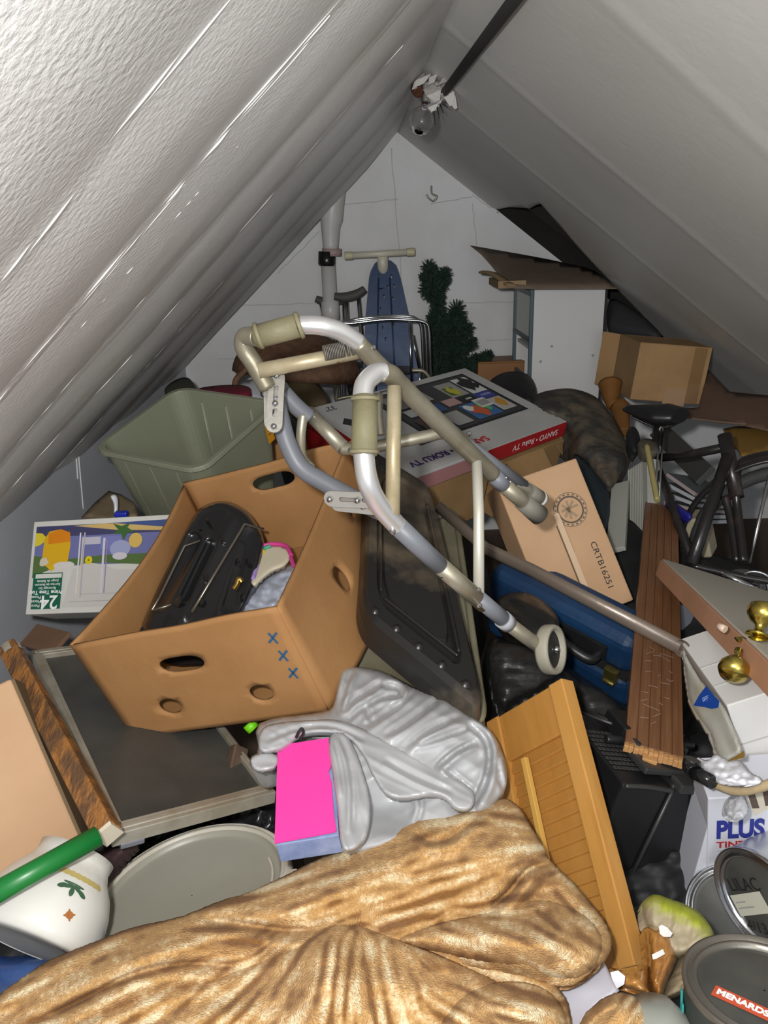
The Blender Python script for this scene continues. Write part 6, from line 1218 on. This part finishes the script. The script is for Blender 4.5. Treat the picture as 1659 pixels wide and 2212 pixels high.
def can(name, label, u, v, dd, majc, nc, rad, hgt, m_side, m_lid, m_rim=None):
    t = thing(name, label, 'paint can', loc=P(u, v, dd)); c_ = P(u, v, dd)
    n_ = Vector(RC @ np.array(nc)).normalized(); a_ = Vector(RC @ np.array(majc)); a_ = (a_ - n_ * n_.dot(a_)).normalized()
    Mx = Matrix((a_, n_.cross(a_), n_)).transposed().to_4x4(); Mx.translation = c_
    t.matrix_basis = Mx
    mb = MB(); mb.lathe([(rad * .97, -.006), (rad * .99, -.004), (rad * .97, -.012), (rad * .965, -hgt + .006), (rad * .99, -hgt + .003), (rad * .98, -hgt), (.001, -hgt + .002)], None, 64); obj('body', mb, m_side, t)
    mb = MB(); mb.lathe([(rad * .80, -.006), (rad * .82, .0), (rad * .86, .001), (rad * .90, -.004), (rad * .93, -.003), (rad * .96, .002), (rad, .001), (rad * 1.005, -.004), (rad * .98, -.008)], None, 64); obj('rim', mb, m_rim or mat('tin', (.55, .56, .58), .25, 1.0, bump=.05), t)
    mb = MB(); mb.lathe([(.001, -.004), (rad * .70, -.004), (rad * .74, -.0055), (rad * .80, -.006)], None, 64); obj('lid', mb, m_lid, t)
    return t, Mx
M_lidd = mat('dull_lid', (.075, .075, .066), .5, .1, bump=.03, col2=(.05, .05, .044), cscale=8)
M_side1 = mat('silver_label', (.50, .52, .55), .3, .5)
nc = (-.887, -.214, .411)
t, Mx = can('paint_can', 'silver paint can tipped on its side with LILAC written on the lid', 1641, 1952, 1.10, (.52, -.85, 0), nc, .0795, .19, M_side1, M_lidd)
def lidF(Mx, u, v, ur, vr, z=.0):
    inv = Mx.inverted(); 
    def hit(a, b):
        q = inv @ Vector(CAM); r_ = inv.to_3x3() @ Vector(ray(a, b)); k = (z - q.z) / r_.z; return q + r_ * k
    o_, x_ = hit(u, v), hit(ur, vr); dx = (x_ - o_); an = math.atan2(dx.y, dx.x); return T(o_.x, o_.y, z) @ R('Z', math.degrees(an)), dx.length
M_mark = mat('faded_marker', (.008, .008, .008), .6)
Fl, L1 = lidF(Mx, 1606, 1912, 1650, 1911, -.0032); text('LILAC', .026, M_mark, t, Fl, squash=.95)
Fl, L1 = lidF(Mx, 1636, 2004, 1665, 2012, -.0032); text('4/13', .022, M_mark, t, Fl)
Fl, L1 = lidF(Mx, 1590, 1958, 1655, 1950, -.0032)
decal('price_label', t, Fl, [(rect(0, -.014, L1, .016), (.50, .49, .40)), (rect(.005, .004, L1 * .4, .006), (.3, .3, .28)), (rect(.005, -.004, L1 * .6, -.002), (.3, .3, .28))])
Mi = Mx
mb = MB(); sidet = [(.0825 * math.cos(math.radians(a)), .0825 * math.sin(math.radians(a))) for a in range(0, 360, 6)]
def wraptext(s, size, m, t, Mx, a0, z0, rad, flip=1):
    o = text(s, size, m, t, Matrix.Identity(4), align='LEFT'); me = o.data
    for v in me.vertices:
        x, y, z = v.co; an = a0 + flip * x / rad; v.co = ((rad + z) * math.cos(an), (rad + z) * math.sin(an), z0 + flip * y * 1.0)
    return o
# printed words run round the silver side that is in view
inv = Mx.inverted(); qv = inv @ P(1640, 1810, .98); aside = math.atan2(qv.y, qv.x)
wraptext('HYBRID-ACRYLIC', .010, M_ink, t, Mx, aside + .35, -.028, .0812, -1); wraptext('OR', .040, M_ink, t, Mx, aside - .05, -.060, .0812, -1); wraptext('2-IN-1 FINISH', .007, M_ink, t, Mx, aside + .1, -.016, .0812, -1)
t, Mx = can('paint_can', 'pale blue sided paint can standing behind and left of the LILAC can', 1585, 1975, 1.16, (.55, -.83, 0), (-.45, .25, .85), .070, .17, mat('pale_blue_label', (.22, .29, .36), .4), M_lidd)
t, Mx = can('paint_can', 'paint can with dusty dark lid and red MENARDS sticker in the bottom right corner', 1652, 2132, .81, (.985, -.05, 0), (-.025, .99, .141), .0815, .19, mat('dark_label', (.05, .055, .05), .4, .3), M_lidd, mat('rusty_tin', (.20, .185, .16), .35, .7, bump=.08))
Fl, L1 = lidF(Mx, 1604, 2168, 1665, 2196, -.0032); M_sticker = mat('sticker_red', (.50, .075, .03), .5)
decal('red_sticker', t, Fl, [(rect(-.029, -.0085, .040, .0085), (.50, .075, .03))], label='red store sticker')
text('MENARDS', .0112, M_wink, t, Fl @ T(.000, 0, .0012), bold=.0005, squash=1.0)
wr = [(math.radians(a), -.03) for a in range(0, 10)]
inv = Mx.inverted(); qv = inv @ P(1492, 2180, .82); a2_ = math.atan2(qv.y, qv.x)
mb = MB(); 
for k in range(4):
    pts = []
    for j in range(7):
        an = a2_ + .10 * k - .2 + .02 * j; pts.append((.0815 * math.cos(an), .0815 * math.sin(an), -.02 - .012 * j - .01 * k))
    mb.tube(pts, .003, 6, sq=(.4, 1))
obj('teal_stripe', mb, mat('teal_ink', (.03, .30, .28), .4), t)
# glossy sculpted ornaments
def gl(name, label, out, dp, m, nz, seed, th=.06, rnd=22, rdep=.04, cat='ornament', step=4, colfn=None, it=2):
    pd = plane_depth(dp); return tagit(soft(name, out, lambda x, y: pd(x, y) + fnoise(x, y, nz[0], nz[1], nz[2], seed, nz[3]) + fnoise(x, y, 18, 18, .003, seed + 3), m, step=step, rnd=rnd, rdep=rdep, thick=th, it=it, colfn=colfn), label, cat)
def ycol(x, y):
    e = np.clip(1 - (y - (1935 + np.maximum(0, x - 1400) * .52)) / 34 + fnoise(x, y, 22, 14, .45, 3), 0, 1)[:, None]
    return np.array([.40, .34, .23])[None] * (1 - e) + np.array([.36, .40, .03])[None] * e
gl('ceramic_slipper', 'beige quilted slipper with a yellow-green rim lying behind the dusty can', [(1388, 1950), (1395, 1940), (1415, 1929), (1448, 1942), (1479, 1952), (1512, 1970), (1537, 2003), (1545, 2026), (1529, 2036), (1517, 2044), (1494, 2060), (1463, 2072), (1440, 2060), (1420, 2020), (1397, 2004), (1390, 1980)], [(1390, 1950, 1.0), (1540, 2000, .95), (1463, 2070, .92)], mat('slipper_beige', (1, 1, 1), .6, vcol='Col', bump=.2), (10, 30, .004, .2), 2, colfn=ycol, cat='slipper')
gl('quilted_cloth', 'beige ribbed cloth below the yellow-green rimmed slipper', [(1463, 2070), (1498, 2054), (1500, 2085), (1490, 2145), (1440, 2162), (1428, 2152), (1440, 2120), (1456, 2095)], [(1463, 2070, .93), (1500, 2060, .92), (1440, 2160, .88)], mat('ribbed_beige', (.27, .215, .13), .7, bump=.3), (40, 7, .006, -.45), 6, cat='cloth')
M_gloss = mat('glossy_caramel', (.40, .185, .045), .12, bump=.25, bscale=9, col2=(.30, .125, .03), cscale=12, coat=.8)
o = gl('carved_ornament', 'glossy caramel coloured carved ornament with white sticker beside the shutter foot', [(1391, 2000), (1412, 1997), (1433, 1996), (1453, 2016), (1463, 2046), (1466, 2069), (1453, 2097), (1440, 2125), (1432, 2158), (1415, 2152), (1404, 2133), (1398, 2107), (1402, 2082), (1396, 2031)], [(1391, 2000, .95), (1460, 2040, .93), (1420, 2150, .87)], M_gloss, (9, 50, .005, .3), 3)
def pat(nm, pts, dep, m_, par): mb = MB(); mb.poly([P(u, v, dep) for u, v in pts]); return obj(nm, mb, m_, par, solid=.0008)
pat('white_sticker', [(1423, 2002), (1430, 1998), (1442, 2004), (1453, 2016), (1448, 2024), (1434, 2024), (1426, 2018)], .925, M_wink, o)
pat('price_sticker', [(1408, 2062), (1432, 2050), (1436, 2060), (1418, 2070), (1410, 2072)], .908, M_wink, o)
o = gl('carved_figurine', 'glossy caramel lump in a wrapper under the foot of the shutter', [(1309, 2086), (1340, 2095), (1400, 2080), (1404, 2100), (1402, 2133), (1412, 2155), (1382, 2145), (1341, 2135), (1322, 2112)], [(1310, 2086, .90), (1400, 2082, .90), (1390, 2145, .86)], M_gloss, (30, 12, .005, .1), 8, th=.04)
pat('wrapper_label', [(1318, 2100), (1335, 2096), (1350, 2108), (1348, 2125), (1332, 2135), (1322, 2115)], .868, M_paper, o)
lump('white_sheet', 'folded white paper sheet showing below the right end of the blanket', 'paper', [(1205, 2110), (1305, 2078), (1338, 2140), (1285, 2180), (1250, 2240), (1215, 2240), (1195, 2160)], [(1205, 2110, .93), (1320, 2090, .92), (1240, 2230, .84)], mat('lavender_paper', (.58, .58, .66), .6), th=.02, rnd=5, rdep=.004, nz=(90, 60, .006), step=7, it=0)
t = thing('enamel_bowl', 'grey bowl with a maroon band in the bottom edge right of the blanket end', 'bowl', loc=P(1420, 2215, .82))
mb = MB(); Mw = frame(P(1395, 2225, .83), P(1460, 2215, .82), P(1400, 2150, .86)); mb.lathe([(.05, -.05), (.052, -.02), (.048, 0), (.036, .02), (.001, .026)], Mw @ R('X', -30), 40); obj('body', mb, mat('grey_enamel', (.26, .27, .24), .3), t, world=True)
mb = MB(); mb.lathe([(.0525, -.022), (.0495, -.004)], Mw @ R('X', -30), 40); obj('band', mb, mat('maroon_enamel', (.07, .015, .02), .35), t, world=True, solid=.001, soff=1)
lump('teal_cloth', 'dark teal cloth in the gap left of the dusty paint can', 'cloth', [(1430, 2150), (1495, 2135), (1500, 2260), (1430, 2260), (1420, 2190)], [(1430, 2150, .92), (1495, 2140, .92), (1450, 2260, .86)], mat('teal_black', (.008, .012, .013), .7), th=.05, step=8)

# ------------------------------------------------------------------ folded walking frame on top of the pile
t = thing('walking_frame', 'folded aluminium walking frame with olive grips and front wheel lying across the pile', 'walking frame', loc=P(1165, 1095, 1.5))
def wt(name, pts, r, m, n=20, label=None, **k): mb = MB(); mb.tube([P(*p) for p in pts], r, n, **k); return obj(name, mb, m, t, world=True, label=label)
wt('side_tube', [(648, 702, 1.145), (690, 703, 1.145), (735, 716, 1.16), (775, 742, 1.18)], .0142, M_aluw)
wt('side_tube', [(772, 740, 1.178), (830, 800, 1.22), (930, 893, 1.29), (1010, 967, 1.35)], .0141, M_alu)
wt('side_tube', [(578, 838, 1.20), (548, 785, 1.185), (527, 752, 1.175), (529, 728, 1.165), (556, 728, 1.15)], .0142, M_alu)
g1 = wt('hand_grip', [(553, 728, 1.15), (645, 703, 1.14)], [.0178, .0178], M_olive, smooth_path=False)
for (u, v, dd) in ((554, 727, 1.149), (642, 704, 1.14)): mb = MB(); A_, B_ = P(u, v, dd), P(u + 9, v - 3, dd); mb.tube([A_, B_], .0205, 20, smooth_path=False); obj('grip_collar', mb, M_olive, g1, bev=.002)
for ch in g1.children: ch.data.transform(t.matrix_basis.inverted())
wt('leg_extension', [(1005, 960, 1.345), (1130, 1050, 1.45)], .0128, M_hose, smooth_path=False)
wt('leg_extension', [(1090, 1024, 1.42), (1160, 1075, 1.475)], .0132, M_alu, smooth_path=False)
wt('rubber_foot', [(1140, 1060, 1.455), (1166, 1078, 1.48)], [.0155, .0165], M_greyrub, smooth_path=False)
wt('end_disc', [(1163, 1076, 1.476), (1168, 1080, 1.482)], .0168, mat('pale_disc', (.5, .48, .44), .4), smooth_path=False)
wt('side_tube', [(783, 870, 1.06), (788, 830, 1.07), (812, 806, 1.085), (830, 804, 1.092)], .0142, M_aluw)
wt('side_tube', [(826, 804, 1.09), (846, 810, 1.102), (872, 838, 1.13), (960, 925, 1.22), (1070, 1030, 1.34)], .0141, M_alu)
wt('side_tube', [(785, 975, 1.045), (793, 1035, 1.05), (815, 1085, 1.07), (862, 1140, 1.11)], .0145, M_aluw)
g2 = wt('hand_grip', [(789, 858, 1.055), (786, 982, 1.04)], [.0175, .018], M_olive, smooth_path=False)
for (u, v, dd) in ((786, 972, 1.041), (789, 858, 1.055)): mb = MB(); A_, B_ = P(u, v, dd), P(u, v + 9, dd); mb.tube([A_, B_], .0208, 20, smooth_path=False); obj('grip_collar', mb, M_olive, g2, bev=.002)
for ch in g2.children: ch.data.transform(t.matrix_basis.inverted())
wt('leg_extension', [(1066, 1026, 1.335), (1092, 1052, 1.355)], .0142, M_hose, smooth_path=False)
wt('leg_extension', [(1088, 1048, 1.35), (1150, 1100, 1.41)], .0142, M_alu, smooth_path=False)
mb = MB()
for k in range(5): mb.lathe([(.001, .002), (.0022, .0015), (.0028, 0)], frame(P(1094 + 9 * k, 1032 + 9 * k, 1.335 + .01 * k), P(1150, 1090, 1.38), P(1110, 1020, 1.35)), 10)
obj('snap_button', mb, M_chrome, t, world=True)
wt('rubber_foot', [(1128, 1083, 1.39), (1165, 1113, 1.42)], [.0165, .019], M_greyrub, smooth_path=False)
wt('front_leg', [(858, 1135, 1.105), (960, 1232, 1.18)], .0145, M_hose, smooth_path=False)
wt('front_leg', [(950, 1222, 1.17), (1045, 1305, 1.25)], .0142, M_alu, smooth_path=False)
wt('front_leg', [(1030, 1290, 1.235), (1096, 1345, 1.29)], .0138, M_hose, smooth_path=False)
wt('leg_collar', [(1085, 1337, 1.28), (1098, 1348, 1.292)], .0155, mat('grey_collar', (.33, .34, .36), .4), smooth_path=False)
wt('leg_extension', [(1092, 1343, 1.287), (1185, 1412, 1.37)], .0125, M_alu, smooth_path=False)
# other side front leg: grey sleeved tube going down behind the grip
wt('front_leg', [(592, 850, 1.215), (606, 905, 1.24), (622, 960, 1.25), (650, 1010, 1.255), (700, 1042, 1.25), (760, 1075, 1.24), (830, 1108, 1.215)], .0150, M_hose)
wt('front_leg', [(612, 848, 1.30), (640, 878, 1.31), (668, 902, 1.32)], .0145, M_hose)
wt('front_leg', [(655, 895, 1.31), (650, 940, 1.31), (652, 985, 1.30), (670, 1010, 1.28)], .0085, M_alu)
# braces
wt('brace', [(558, 801, 1.175), (790, 757, 1.20)], .0118, M_cream, label='cream enamelled cross brace with a worn barcode sticker', smooth_path=False)
wt('brace', [(852, 836, 1.10), (850, 960, 1.09), (848, 1112, 1.085)], .0105, M_cream, smooth_path=False, label='cream enamelled brace')
wt('brace', [(1030, 997, 1.285), (1034, 1110, 1.27), (1034, 1282, 1.235)], .0090, mat('pale_enamel', (.56, .54, .46), .4, .3), smooth_path=False)
wt('cross_bar', [(666, 890, 1.33), (742, 968, 1.30)], .0125, M_alu, smooth_path=False)
wt('cross_bar', [(738, 970, 1.30), (790, 968, 1.29), (870, 953, 1.29), (955, 935, 1.30)], .0105, M_alu)
wt('cross_bar', [(818, 850, 1.28), (818, 900, 1.28), (822, 940, 1.28)], .0075, M_alu)
bt = []
mb = MB(); A_, B_ = P(700, 763, 1.172), P(775, 748, 1.182); ax_ = (B_ - A_); 
for k in range(22):
    if k % 3 == 1 and k > 10: continue
    p = A_ + ax_ * (k / 22); mb.tube([p, p + ax_ * .018], .0121, 16, smooth_path=False)
obj('barcode_sticker', mb, mat('sticker_grey', (.22, .20, .17), .6), t, world=True)
# folding brackets with slots
def bracket(a, b, wv_, name='folding_bracket'):
    A_, B_ = P(*a), P(*b); x = (B_ - A_); L1 = x.length; F_ = frame(A_, B_, A_ + Vector(wv_)); mb = MB(); hw = .0125
    outer = slot(L1 / 2, 0, L1 + 2 * hw, 2 * hw, 8); h1, h2 = slot(L1 * .34, 0, L1 * .36, .0075, 5), slot(L1 * .74, 0, L1 * .2, .0075, 5)
    mb.holed(outer, [h1, h2], lambda x_, y_: F_ @ V((x_, y_, 0))); o_ = obj(name, mb, mat('bracket_alu', (.55, .53, .48), .4, .7, bump=.1), t, world=True, solid=.003)
    mb = MB()
    for xx in (-.002, L1 * .56, L1 + .003):
        mb = MB(); mb.lathe([(.001, .005), (.004, .004), (.005, .0005)], F_ @ T(xx, 0, .001), 12); q = obj('rivet', mb, M_chrome, o_); q.data.transform(t.matrix_basis.inverted())
    return o_
bracket((598, 815, 1.20), (592, 918, 1.18), (1, 0, 0))
bracket((586, 810, 1.215), (588, 912, 1.195), (1, 0, 0))
bracket((716, 1078, 1.15), (818, 1082, 1.125), (0, 0, 1))
bracket((730, 1088, 1.165), (830, 1098, 1.14), (0, 0, 1))
mb = MB()
for (u, v, dd) in ((806, 751, 1.185), (848, 1148, 1.09), (1033, 1275, 1.22), (1035, 1308, 1.225), (676, 897, 1.315), (1013, 937, 1.30), (757, 972, 1.285), (1028, 1290, 1.22)): mb.lathe([(.001, .004), (.0035, .003), (.0048, 0)], frame(P(u, v, dd), P(u + 9, v, dd), P(u, v - 9, dd)), 12)
obj('bolt', mb, M_chrome, t, world=True)
wc = P(1190, 1403, 1.36); wx = (P(1222, 1425, 1.36) - wc); ax = Vector(RC @ np.array([.80, .10, .58])).normalized()
q1 = ax.cross(Vector((0, 0, 1))).normalized(); q2 = ax.cross(q1)
mb = MB(); mw = Matrix((q1, q2, ax)).transposed().to_4x4(); mw.translation = wc
RW = .044
mb.lathe([(RW * .78, -.011), (RW * .95, -.012), (RW, -.007), (RW, .007), (RW * .95, .012), (RW * .78, .011), (RW * .78, -.011)], mw, 48); wh = obj('wheel', mb, mat('wheel_grey', (.30, .28, .22), .6, bump=.05), t, world=True)
mb = MB(); mb.lathe([(.001, .004), (.010, .006), (.012, .002), (RW * .78, .002)], mw, 40); mb.lathe([(.001, -.004), (.012, -.004), (RW * .78, -.002)], mw, 40); obj('wheel_disc', mb, M_blackm, wh); 
mb = MB(); mb.lathe([(.001, .016), (.004, .015), (.006, .011), (.006, .004)], mw, 16); obj('axle_nut', mb, M_chrome, wh)
for ch in wh.children: ch.data.transform(t.matrix_basis.inverted())
